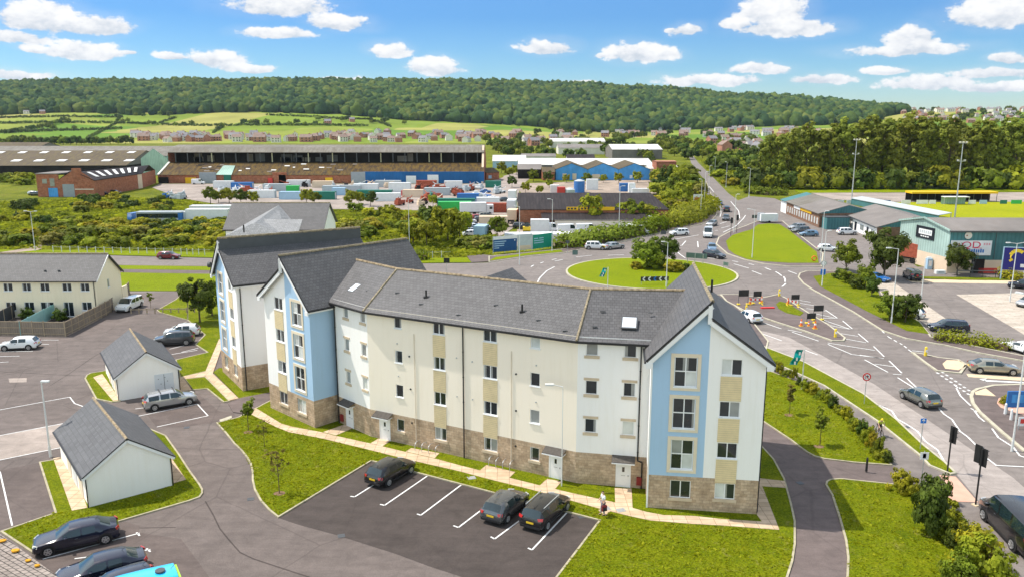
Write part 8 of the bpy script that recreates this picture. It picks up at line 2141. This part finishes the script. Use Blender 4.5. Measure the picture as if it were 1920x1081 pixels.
HP = [house_proto(0, 'brick_far', 'roof_grey'), house_proto(1, 'wall_far', 'roof_grey'), house_proto(2, 'brick_far', 'roof_brown', hip=True), house_proto(3, 'wall_far', 'roof_brown'), house_proto(4, 'wall_far', 'roof_grey', L=14, hr=7.5), house_proto(5, 'brick_far', 'roof_brown', L=12)]
HN = ['red brick house with grey roof', 'pale rendered house with grey roof', 'red brick house with hipped brown roof', 'pale rendered house with brown roof', 'long pale house with grey roof', 'wide red brick house with brown roof']
rh = random.Random(31); HS = []
for _ in range(96): HS.append((rh.uniform(250, 900), rh.uniform(257, 267.5)))
for _ in range(34): HS.append((rh.uniform(620, 1250), rh.uniform(251, 259)))
for _ in range(46): HS.append((rh.uniform(1130, 1700), rh.uniform(243, 258)))
for _ in range(96): HS.append((rh.uniform(1690, 1990), 201 + 30 * rh.random() ** 1.5))
for _ in range(14): HS.append((rh.uniform(1330, 1440), rh.uniform(262, 285)))
for _ in range(10): HS.append((rh.uniform(930, 1120), rh.uniform(262, 274)))
HS += [(38, 214), (52, 214), (80, 214), (238, 215), (250, 215), (615, 234), (660, 229), (1375, 262), (1390, 262)]
cnt = {}
HS.sort()
for (x, y) in HS:
    v = rh.randrange(6); p = T(x, y)
    reg = 'on the hillside' if x > 1685 and y < 236 else 'at the wood edge' if y < 236 and x < 700 else 'behind the long hall' if x < 900 and y > 250 else 'right of the north road' if x > 1320 and y > 258 else 'below the wooded ridge'
    cnt[(v, reg)] = cnt.get((v, reg), 0) + 1
    sn, r0, used = HP[v]
    if not used: HP[v][2] = True; o = r0
    else: o = link_copy(sn, None)
    o.name = 'house'; o.location = p; o.rotation_euler = (0, 0, rh.uniform(-.5, .5) + (math.pi / 2 if rh.random() < .25 else 0)); s_ = rh.uniform(.95, 1.25); o.scale = (s_, s_, s_)
    tag(o, f'{HN[v]} {reg}, {ordn(cnt[(v, reg)] - 1)} from left', 'house', 'houses ' + reg)

M['timber'] = corrugated('weathered_timber_boards', (.27, .215, .17), .30, .4, (.16, .13, .10), .5)
M['timberpost'] = flat('pale_timber_post', (.38, .30, .21), .9, .1, var=.25, scale=3)
M['tealfence'] = flat('painted_teal_fence', (.30, .52, .50), .8, .2, var=.08); M['darkfence'] = flat('painted_dark_fence', (.075, .072, .075), .8, .2, var=.15)
def fence(pts, h, label, mat='timber', post='timberpost', step=1.85, rails=True):
    v = [p if isinstance(p, Vector) else P(*p) for p in pts]
    t_ = thing('timber_fence', label, 'fence', tuple(v[0]), group='garden fences')
    for i in range(len(v) - 1):
        w = Wall(v[i], v[i + 1]); n_ = max(1, round(w.L / step))
        for k in range(n_):
            m_ = MB(); w.box(m_, w.L * k / n_ + .05, w.L * (k + 1) / n_ - .05, .05, h, -.02, .02); m_.build('panel', M[mat], t_)
            if rails:
                m_ = MB()
                for z in (.3, h * .55, h - .08): w.box(m_, w.L * k / n_ + .05, w.L * (k + 1) / n_ - .05, z, z + .08, .02, .06)
                m_.build('rail', M[post], t_)
            q = w.p(w.L * k / n_, 0); m_ = MB(); m_.box(tuple(q), (.12, .12, h + .08)); m_.build('post', M[post], t_)
    q = v[-1]; m_ = MB(); m_.box(tuple(q), (.12, .12, h + .08)); m_.build('post', M[post], t_)
    return t_
fence([(-120, 628), (0, 628.5), (41, 629), (84, 630), (123, 630.5), (148, 618), (168, 607.4), (190, 596), (208, 586), (232, 563), (243, 551)], 1.85, 'long weathered timber fence round the gardens of the terrace')
fence([P(111, 590), P(40, 629)], 1.8, 'pale teal garden fence between two terrace gardens', 'tealfence', 'tealfence', 2.0, False)
fence([P(37, 590), P(-38, 629)], 1.8, 'dark grey garden fence at the left edge', 'darkfence', 'timberpost', 2.0, False)
rf = thing('rail_fence', 'low timber rail fence beside the people carrier', 'fence', tuple(P(300, 588)), group='low rail fences')
a, b = P(246, 588), P(365, 586)
for k in range(9): q = a.lerp(b, k / 8); m_ = MB(); m_.box(tuple(q), (.12, .12, .75)); m_.build('post', M['timberpost'], rf)
m_ = MB(); m_.bar(a + Vector((0, 0, .6)), b + Vector((0, 0, .6)), .06, .12); m_.build('rail', M['timberpost'], rf)
for pts, lb in (([(100, 473), (180, 474.5), (260, 476), (340, 478), (395, 479)], 'line of white posts along the far verge of the through road, left part'), ([(640, 482), (700, 483), (760, 484), (845, 483)], 'line of white posts along the far verge, behind the main block')):
    v = G(pts); t_ = thing('post_fence', lb, 'fence', tuple(v[0]), group='low rail fences')
    for i in range(len(v) - 1):
        for k in range(5): q = v[i].lerp(v[i + 1], k / 5); m_ = MB(); m_.box(tuple(q), (.12, .12, 1.3)); m_.build('post', M['lampw'], t_)
    m_ = MB()
    for i in range(len(v) - 1): m_.bar(v[i] + Vector((0, 0, 1.1)), v[i + 1] + Vector((0, 0, 1.1)), .04, .04)
    m_.build('wire', M['galv'], t_)
for x, y, lb in ((112, 600, 'dark potted shrub against the teal garden fence'), (52, 598, 'dark potted shrub between the two garden fences')):
    tree('near_bush', (x, y), .9, lb, 'shrub', name='shrub', var=3)
cr_ = thing('tiled_outbuilding', 'grey tiled roof with orange lichen cut off by the bottom left corner', 'outbuilding', tuple(P(20, 1060)))
zr0 = 2.6
A, B_2, C_2, D_2 = P(-120, 975, zr0), P(2, 1001, zr0), P(125, 1092, zr0), P(180, 1190, zr0)
M['tile_lichen'] = brick_wall('lichened_grey_tiles', (.27, .23, .20), (.33, .28, .245), (.05, .045, .04), .42, .34, .03, .2)
lo = [P(-120, 1300, zr0 + 1.8), P(60, 1400, zr0 + 1.8)]
MB().slab([A, B_2, C_2, D_2, lo[1], lo[0]][::-1], .15).build('roof', M['tile_lichen'], cr_)
m_ = MB(); m_.prism([tuple(p) for p in (A + Vector((0, -.5, 0)), B_2 + Vector((-.4, -.4, 0)), C_2 + Vector((-.5, 0, 0)), D_2 + Vector((-.5, 0, 0)), lo[1], lo[0])], 0, zr0 - .2); m_.build('wall', M['store'], cr_)
M['lichen'] = flat('orange_lichen', (.62, .30, .03), .9, .1, var=.5, scale=9)
for k, (x, y, s_) in enumerate([(4, 1010, .20), (28, 1029, .22), (52, 1047, .15), (69, 1057, .14)]):
    q = P(x, y, zr0 + .16); m_ = MB(); m_.prism([(q.x + math.cos(a) * s_ * (1 + .3 * math.sin(a * 3)), q.y + math.sin(a) * s_ * .8) for a in [i * .785 for i in range(8)]], zr0 + .05, zr0 + .11 + .02 * (k % 2)); m_.build('lichen_patch', M['lichen'], cr_)

M['skin'] = flat('skin', (.55, .34, .25), .6, .3, var=.06); M['shirt_white'] = flat('white_cotton', (.78, .80, .82), .9, .1, var=.08); M['trouser_grey'] = flat('grey_trousers', (.30, .29, .33), .9, .1, var=.12); M['hair_dark'] = flat('dark_hair', (.03, .022, .018), .8, .2)
M['bag_red'] = flat('dark_red_bag', (.16, .02, .025), .7, .3); M['hiviz'] = flat('yellow_green_top', (.55, .62, .10), .8, .1); M['short_dark'] = flat('dark_shorts', (.03, .03, .035), .8, .1)
def skin_mesh(name, pts, edges, rad, mat, parent, root=0, sub=1):
    me = bpy.data.meshes.new(name); me.from_pydata([tuple(p) for p in pts], edges, []); o = bpy.data.objects.new(name, me); COL.objects.link(o)
    sk = o.modifiers.new('skin', 'SKIN'); ly = me.skin_vertices[0] if me.skin_vertices else None
    if ly is None:
        bm = bmesh.new(); bm.from_mesh(me); bm.verts.layers.skin.verify(); bm.to_mesh(me); bm.free(); ly = me.skin_vertices[0]
    for i, r in enumerate(rad): ly.data[i].radius = (r, r) if not hasattr(r, '__len__') else r; ly.data[i].use_root = (i == root)
    s_ = o.modifiers.new('sub', 'SUBSURF'); s_.levels = sub; s_.render_levels = sub
    bpy.context.view_layer.update()
    ev = o.evaluated_get(bpy.context.evaluated_depsgraph_get()); nm = bpy.data.meshes.new_from_object(ev); bpy.data.objects.remove(o)
    nm.materials.clear(); nm.materials.append(M[mat]); nm.polygons.foreach_set('use_smooth', [True] * len(nm.polygons))
    q = bpy.data.objects.new(name, nm); COL.objects.link(q); q.parent = parent; return q
def figure(J, parent, top, legs, short_sleeve=True, grip=(0, 0, -1)):
    """J: joints pelvis, chest, neck, head, (l/r) sh, el, wr, hip, kn, an, toe"""
    V = {k: Vector(v) for k, v in J.items()}
    names = ['pelvis', 'waist', 'chest', 'neck', 'head', 'crown']
    pts = [V['pelvis'], V['pelvis'].lerp(V['chest'], .5), V['chest'], V['neck'], V['head'], V['head'] + (V['head'] - V['neck']).normalized() * .10]
    ed = [(0, 1), (1, 2), (2, 3), (3, 4), (4, 5)]; rd = [(.15, .11), (.13, .10), (.165, .115), .052, .085, .07]
    face = (V['toeL'] + V['toeR'] - V['anL'] - V['anR']).normalized()
    for s_ in 'LR':
        i0 = len(pts); pts += [V['sh' + s_], V['el' + s_], V['wr' + s_]]; ed += [(2, i0), (i0, i0 + 1), (i0 + 1, i0 + 2)]; rd += [.056, .042, .028]
        fw = (V['wr' + s_] - V['el' + s_]).normalized(); sd_ = fw.cross(face).normalized() if fw.cross(face).length > .1 else Vector((1, 0, 0))
        pal = V['wr' + s_] + fw * .085; ip = len(pts); pts.append(pal); ed.append((i0 + 2, ip)); rd.append((.036, .018))
        for f, ln in zip((-1.5, -.5, .5, 1.5), (.062, .075, .07, .055)):
            k0 = len(pts); b0 = pal + sd_ * .018 * f; d2 = (fw + face * .35).normalized(); pts += [b0 + fw * .02, b0 + fw * .02 + d2 * ln * .55, b0 + fw * .02 + d2 * ln * .55 + (fw + face * .9).normalized() * ln * .45]
            ed += [(ip, k0), (k0, k0 + 1), (k0 + 1, k0 + 2)]; rd += [.010, .009, .008]
        k0 = len(pts); pts += [V['wr' + s_] + fw * .04 + sd_ * .034, V['wr' + s_] + fw * .075 + sd_ * .058 + face * .02]; ed += [(ip, k0), (k0, k0 + 1)]; rd += [.012, .009]
        i1 = len(pts); pts += [V['hip' + s_], V['kn' + s_], V['an' + s_], V['toe' + s_]]; ed += [(0, i1), (i1, i1 + 1), (i1 + 1, i1 + 2), (i1 + 2, i1 + 3)]; rd += [.088, .058, .040, .034]
    b = skin_mesh('body', pts, ed, rd, 'skin', parent, 0, 1)
    tp = [V['pelvis'] + (V['chest'] - V['pelvis']) * .08, V['pelvis'].lerp(V['chest'], .55), V['chest'], V['chest'].lerp(V['neck'], .7)]; te = [(0, 1), (1, 2), (2, 3)]; tr = [(.165, .125), (.15, .12), (.185, .135), .075]
    for s_ in 'LR':
        k0 = len(tp); e = V['sh' + s_].lerp(V['el' + s_], .75 if short_sleeve else 1.0); tp += [V['sh' + s_], e]; te += [(2, k0), (k0, k0 + 1)]; tr += [.072, .060]
        if not short_sleeve: tp.append(V['el' + s_].lerp(V['wr' + s_], .9)); te.append((k0 + 1, k0 + 2)); tr.append(.045)
    skin_mesh('shirt', tp, te, tr, top, parent, 0, 1)
    lp = [V['pelvis'] + Vector((0, 0, .04))]; le = []; lr = [(.168, .13)]
    for s_ in 'LR':
        k0 = len(lp); full = legs == 'trouser_grey'; lp += [V['hip' + s_], V['kn' + s_] if full else V['hip' + s_].lerp(V['kn' + s_], .8)]; le += [(0, k0), (k0, k0 + 1)]; lr += [.102, .078]
        if full: lp.append(V['kn' + s_].lerp(V['an' + s_], .93)); le.append((k0 + 1, k0 + 2)); lr.append(.062)
    skin_mesh('trousers', lp, le, lr, legs, parent, 0, 1)
    for s_ in 'LR': skin_mesh('shoe', [V['an' + s_] + Vector((0, 0, -.02)), V['toe' + s_]], [(0, 1)], [.05, .042], 'short_dark', parent)
    hd = V['head'] + (V['head'] - V['neck']).normalized() * .05
    skin_mesh('hair', [hd - face * .03, hd - face * .025 + Vector((0, 0, .055))], [(0, 1)], [.094, .085], 'hair_dark', parent)
    f_ = MB(); c = hd + face * .085
    sd_ = face.cross(Vector((0, 0, 1))).normalized()
    for s_ in (-1, 1): f_.box(tuple(c + sd_ * .03 * s_ + Vector((0, 0, -.005))), (.016, .016, .01))
    f_.build('eyes', M['short_dark'], parent, world=False); f_ = MB(); f_.tube(c + Vector((0, 0, .0)), c + face * .022 + Vector((0, 0, -.035)), .008, .013, 6); f_.build('nose', M['skin'], parent, world=False); f_ = MB(); f_.bar(c - sd_ * .022 + Vector((0, 0, -.058)), c + sd_ * .022 + Vector((0, 0, -.058)), .012, .008); f_.build('mouth', M['bag_red'], parent, world=False)
pb = P(1131, 966); man = thing('person', 'person in a white top and grey trousers holding a dark red bag', 'person', (pb.x, pb.y, .08), R(200))
JS = dict(pelvis=(0, 0, .96), chest=(.02, 0, 1.32), neck=(.03, 0, 1.47), head=(.07, 0, 1.60), shL=(.02, .19, 1.40), elL=(.04, .25, 1.13), wrL=(.14, .24, .90), shR=(.02, -.19, 1.40), elR=(.10, -.25, 1.14), wrR=(.28, -.20, 1.02),
          hipL=(0, .09, .90), knL=(.03, .10, .50), anL=(-.02, .10, .08), toeL=(.16, .11, .035), hipR=(0, -.09, .90), knR=(.10, -.10, .50), anR=(.12, -.10, .08), toeR=(.30, -.11, .035))
figure(JS, man, 'shirt_white', 'trouser_grey')
bag = thing('shoulder_bag', 'dark red and black bag held by the person in the white top', 'bag', (pb.x + .0, pb.y, .08), R(200)); m_ = MB(); m_.box((.10, .32, .46), (.34, .17, .38)); m_.build('bag_body', M['bag_red'], bag, world=False); m_ = MB(); m_.bar((.0, .34, .84), (.14, .26, .93), .03, .03); m_.bar((.24, .34, .84), (.14, .26, .93), .03, .03); m_.build('strap', M['short_dark'], bag, world=False); m_ = MB(); m_.box((.10, .41, .48), (.24, .04, .22)); m_.build('pocket', M['short_dark'], bag, world=False)
ca, cb2 = P(1641, 808), P(1657, 826); cd = (cb2 - ca).normalized(); cm = (ca + cb2) / 2; rz = math.atan2(cd.y, cd.x)
bike = thing('bicycle', 'dark bicycle ridden down the shared path', 'bicycle', (cm.x, cm.y, .03), rz)
for x in (-.52, .52):
    m_ = MB()
    for i in range(20): a0, a1 = i * math.pi / 10, (i + 1) * math.pi / 10; m_.tube((x + math.cos(a0) * .33, 0, .35 + math.sin(a0) * .33), (x + math.cos(a1) * .33, 0, .35 + math.sin(a1) * .33), .022, n=6)
    wq = m_.build('wheel', M['tyre'], bike, world=False); m_ = MB()
    for i in range(10): a0 = i * math.pi / 5; m_.tube((x, 0, .35), (x + math.cos(a0) * .32, 0, .35 + math.sin(a0) * .32), .004, n=4)
    m_.build('spokes', M['galv'], wq, world=False)
m_ = MB(); sv = Vector
for p0, p1 in [((-.52, 0, .35), (-.08, 0, .30)), ((-.08, 0, .30), (-.20, 0, .82)), ((-.52, 0, .35), (-.18, 0, .74)), ((-.08, 0, .30), (.34, 0, .72)), ((-.18, 0, .76), (.33, 0, .80)), ((.33, 0, .82), (.52, 0, .35)), ((.33, 0, .82), (.31, 0, .95))]: m_.tube(p0, p1, .018, n=6)
m_.build('frame', M['black'], bike, world=False); m_ = MB(); m_.tube((.36, -.24, .97), (.36, .24, .97), .015, n=6); m_.build('handlebar', M['black'], bike, world=False); m_ = MB(); m_.box((-.22, 0, .83), (.26, .13, .05)); m_.build('saddle', M['black'], bike, world=False); m_ = MB(); m_.tube((-.08, -.05, .30), (-.08, .05, .30), .09, n=12); m_.bar((-.08, .08, .30), (.05, .08, .20), .03, .03); m_.bar((-.08, -.08, .30), (-.21, -.08, .40), .03, .03); m_.build('crank', M['galv'], bike, world=False)
cy = thing('person', 'cyclist in a yellow green top riding on the shared path', 'person', (cm.x, cm.y, .03), rz)
JC = dict(pelvis=(-.22, 0, .97), chest=(.05, 0, 1.27), neck=(.15, 0, 1.38), head=(.24, 0, 1.49), shL=(.08, .18, 1.32), elL=(.20, .24, 1.12), wrL=(.33, .22, 1.00), shR=(.08, -.18, 1.32), elR=(.20, -.24, 1.12), wrR=(.33, -.22, 1.00),
          hipL=(-.20, .09, .92), knL=(.12, .10, .66), anL=(.02, .10, .27), toeL=(.15, .10, .22), hipR=(-.20, -.09, .92), knR=(.10, -.10, .78), anR=(-.20, -.10, .46), toeR=(-.08, -.10, .40))
figure(JC, cy, 'hiviz', 'short_dark')
m_ = MB(); m_.tube((.245, 0, 1.53), (.27, 0, 1.62), .115, .07, 12); m_.build('helmet', M['tyel'], cy, world=False)

lorry(1702, 491, 8, 'rust_c', 'red and white lorry half hidden behind the dark leafy tree', 2.2)
def box_thing(nm, lb, cat, px, py, size, mt, legs=0, z=0.0, face=None):
    b = P(px, py); t_ = thing(nm, lb, cat, tuple(b)); LB_('box', ((0, 0, z), size), 'body', mt, t_)
    for s_ in ((-1, 1) if legs else ()): LB_('box', ((s_ * size[0] * .42, 0, 0), (.07, .07, z + .1)), 'leg', 'galv', t_)
    if face: LB_('box', ((0, -size[1] / 2 - .01, z + size[2] * .3), (size[0] * .6, .02, size[2] * .5)), 'face', face, t_)
box_thing('charging_sign', 'bright blue sign board behind the pink kerb at the right edge', 'sign', 1904, 776, (1.9, .15, 1.5), 'blue_c', 1, .7, 'skybluewall')
box_thing('warning_sign', 'small white and red sign at the right edge near the dark lamp post', 'sign', 1916, 806, (.8, .05, .8), 'signw', 1, .4, 'red_c')
box_thing('ticket_machine', 'pale blue machine standing before the cream block wall', 'machine', 1741, 504, (.9, .7, 1.9), 'lightblue', 0, 0, 'signw')
box_thing('grit_bin', 'low white bin on the tarmac before the green unit', 'bin', 1762, 513, (1.6, .8, .6), 'white_c', 0, 0, 'grey_c')
tb = thing('trolley_rail', 'long dark trolley rail beside the verge before the teal wall', 'rail', tuple(P(1830, 520)))
for k in range(5): q = P(1794 + 24 * k, 519 + k * .4); LB = MB(); LB.bar(q, q + Vector((0, 0, 1.1)), .07, .07); LB.build('post', M['darkgrey'], tb)
LB = MB(); LB.bar(P(1794, 519) + Vector((0, 0, 1.1)), P(1890, 520.6) + Vector((0, 0, 1.1)), .5, .1); LB.build('rail', M['darkgrey'], tb)
tree('near_bush', (1889, 760), .6, 'small green plant inside the pink kerb at the right edge', 'shrub', name='shrub', var=0)
for k, (x, y) in enumerate([(640, 1004), (1090, 968), (470, 935), (350, 801), (200, 985), (1500, 905), (1600, 745), (1700, 800)]):
    q = P(x, y); t_ = MB(); t_.box((q.x, q.y, .018), (.45, .45, .012), .3); structure(t_.build('drain_cover', M['darkgrey']))
for k, (x, y) in enumerate([(884, 897), (1164, 958), (1136, 955)]):
    q = P(x, y); t_ = MB(); t_.box((q.x, q.y, .08), (.6, .5, .03), .3); structure(t_.build('access_cover', M['galv']))

def tufts(name, label, polys, n, size, mat, seed, z0, hscale=1.0, bias=None):
    r = np.random.RandomState(seed); pts = []
    for poly, frac in polys:
        g_ = [(p.x, p.y) for p in G(poly)]; xs = [p[0] for p in g_]; ys = [p[1] for p in g_]; m_ = int(n * frac); got = 0; tries = 0
        PX = np.array(g_)
        while got < m_ and tries < 60:
            q = np.stack([r.uniform(min(xs), max(xs), 20000), r.uniform(min(ys), max(ys), 20000)], 1); ins = np.zeros(len(q), bool); j = len(PX) - 1
            for i in range(len(PX)):
                c_ = ((PX[i, 1] > q[:, 1]) != (PX[j, 1] > q[:, 1])); xx = (PX[j, 0] - PX[i, 0]) * (q[:, 1] - PX[i, 1]) / (PX[j, 1] - PX[i, 1] + 1e-9) + PX[i, 0]; ins ^= c_ & (q[:, 0] < xx); j = i
            q = q[ins][:m_ - got]; got += len(q); pts.append(q); tries += 1
    q = np.concatenate(pts); k = len(q)
    f = np.array([mnoise.noise(Vector((x * .22 / size, y * .22 / size, 3))) for x, y in q[:, :2] * .35]) if k < 60000 else r.rand(k) - .5
    a = r.uniform(0, 6.283, k); s = size * (.5 + r.rand(k)) * (1 + f); h = s * hscale * (.6 + .8 * r.rand(k))
    dx, dy = np.cos(a) * s, np.sin(a) * s; lx, ly = r.normal(0, .45, k) * s, r.normal(0, .45, k) * s
    V = np.empty((k, 4, 3)); V[:, 0] = np.stack([q[:, 0] - dx, q[:, 1] - dy, np.full(k, z0)], 1); V[:, 1] = np.stack([q[:, 0] + dx, q[:, 1] + dy, np.full(k, z0)], 1)
    V[:, 2] = np.stack([q[:, 0] + dx * .6 + lx, q[:, 1] + dy * .6 + ly, z0 + h], 1); V[:, 3] = np.stack([q[:, 0] - dx * .6 + lx, q[:, 1] - dy * .6 + ly, z0 + h], 1)
    me = bpy.data.meshes.new(name); me.vertices.add(4 * k); me.loops.add(4 * k); me.polygons.add(k); me.vertices.foreach_set('co', V.ravel()); me.loops.foreach_set('vertex_index', np.arange(4 * k, dtype=np.int32))
    me.polygons.foreach_set('loop_start', np.arange(0, 4 * k, 4, dtype=np.int32)); me.polygons.foreach_set('loop_total', np.full(k, 4, dtype=np.int32))
    at = me.attributes.new('tint', 'FLOAT', 'FACE'); at.data.foreach_set('value', np.clip(.5 + f * .9 + r.normal(0, .22, k), 0, 1).astype(np.float32)); me.materials.append(M[mat]); me.update(calc_edges=True)
    o = bpy.data.objects.new(name, me); COL.objects.link(o); tag(o, label, 'grass', kind='stuff'); return o
M['tuft_lawn'] = leaf_mat('lawn_tufts', (.225, .255, .006), .28, .45, .0); M['tuft_rough'] = leaf_mat('rough_grass_tufts', (.235, .275, .018), .4, .5, .0)
lawnA = [(407, 793), (452, 843), (474, 886), (489, 938), (522, 968), (696, 864), (860, 886), (755, 861), (605, 824), (517, 802), (471, 779), (448, 784)]
lawnB = [(1125, 977), (1045, 1081), (990, 1165), (1440, 1185), (1475, 1081), (1484, 1053), (1489, 1020), (1462, 996), (1350, 988), (1220, 979), (1120, 955), (995, 920), (860, 886), (720, 868)]
lawnC = [(1437, 700), (1500, 722), (1560, 762), (1612, 805), (1666, 868), (1602, 866), (1545, 859), (1486, 825), (1427, 785)]
lawnD = [(1552, 905), (1576, 899), (1678, 910), (1735, 922), (1800, 990), (1862, 1025), (1900, 1090), (1930, 1175), (1582, 1190), (1590, 1081), (1587, 1014), (1561, 928)]
lawnE = [(105, 962), (128, 958), (170, 955), (322, 912), (330, 905), (352, 900), (318, 850), (357, 888), (377, 918), (355, 937), (225, 975), (120, 1008), (62, 1033), (5, 997)]
tufts('lawn_grass', 'short tufted grass of the estate lawns', [(lawnA, .26), (lawnB, .34), (lawnC, .13), (lawnD, .20), (lawnE, .07)], 30000, .06, 'tuft_lawn', 1, .08, .6)
rough1 = [(-40, 468), (-40, 380), (180, 372), (340, 372), (420, 392), (440, 420), (445, 472), (210, 468)]
rough2 = [(620, 484), (612, 395), (800, 397), (855, 415), (880, 450), (920, 455), (920, 478), (870, 482)]
rough3 = [(1190, 438), (1215, 400), (1245, 340), (1285, 305), (1320, 345), (1330, 398), (1290, 415)]
rough4 = [(1345, 340), (1310, 300), (1400, 290), (1480, 355), (1400, 362)]
tufts('rough_grass', 'long tussocky grass covering the waste ground', [(rough1, .5), (rough2, .25), (rough3, .1), (rough4, .15)], 52000, .40, 'tuft_rough', 2, -.05, .75)

def haze_box():
    m_ = MB(); m_.box((0, 1650, -2.2), (9000, 3900, 232)); o = m_.build('haze', [new_haze()]); tag(o, 'faint blue air over the valley', 'haze', kind='stuff')
def new_haze():
    m = bpy.data.materials.new('haze'); m.use_nodes = True; t = NT(m.node_tree); t.n.clear(); out = t.new('ShaderNodeOutputMaterial'); v = t.new('ShaderNodeVolumePrincipled')
    v.inputs['Color'].default_value = (.62, .80, 1.0, 1); v.inputs['Density'].default_value = .00003; v.inputs['Anisotropy'].default_value = .2; t.l.new(v.outputs[0], out.inputs['Volume']); return m
HAZE = True
if HAZE: haze_box()
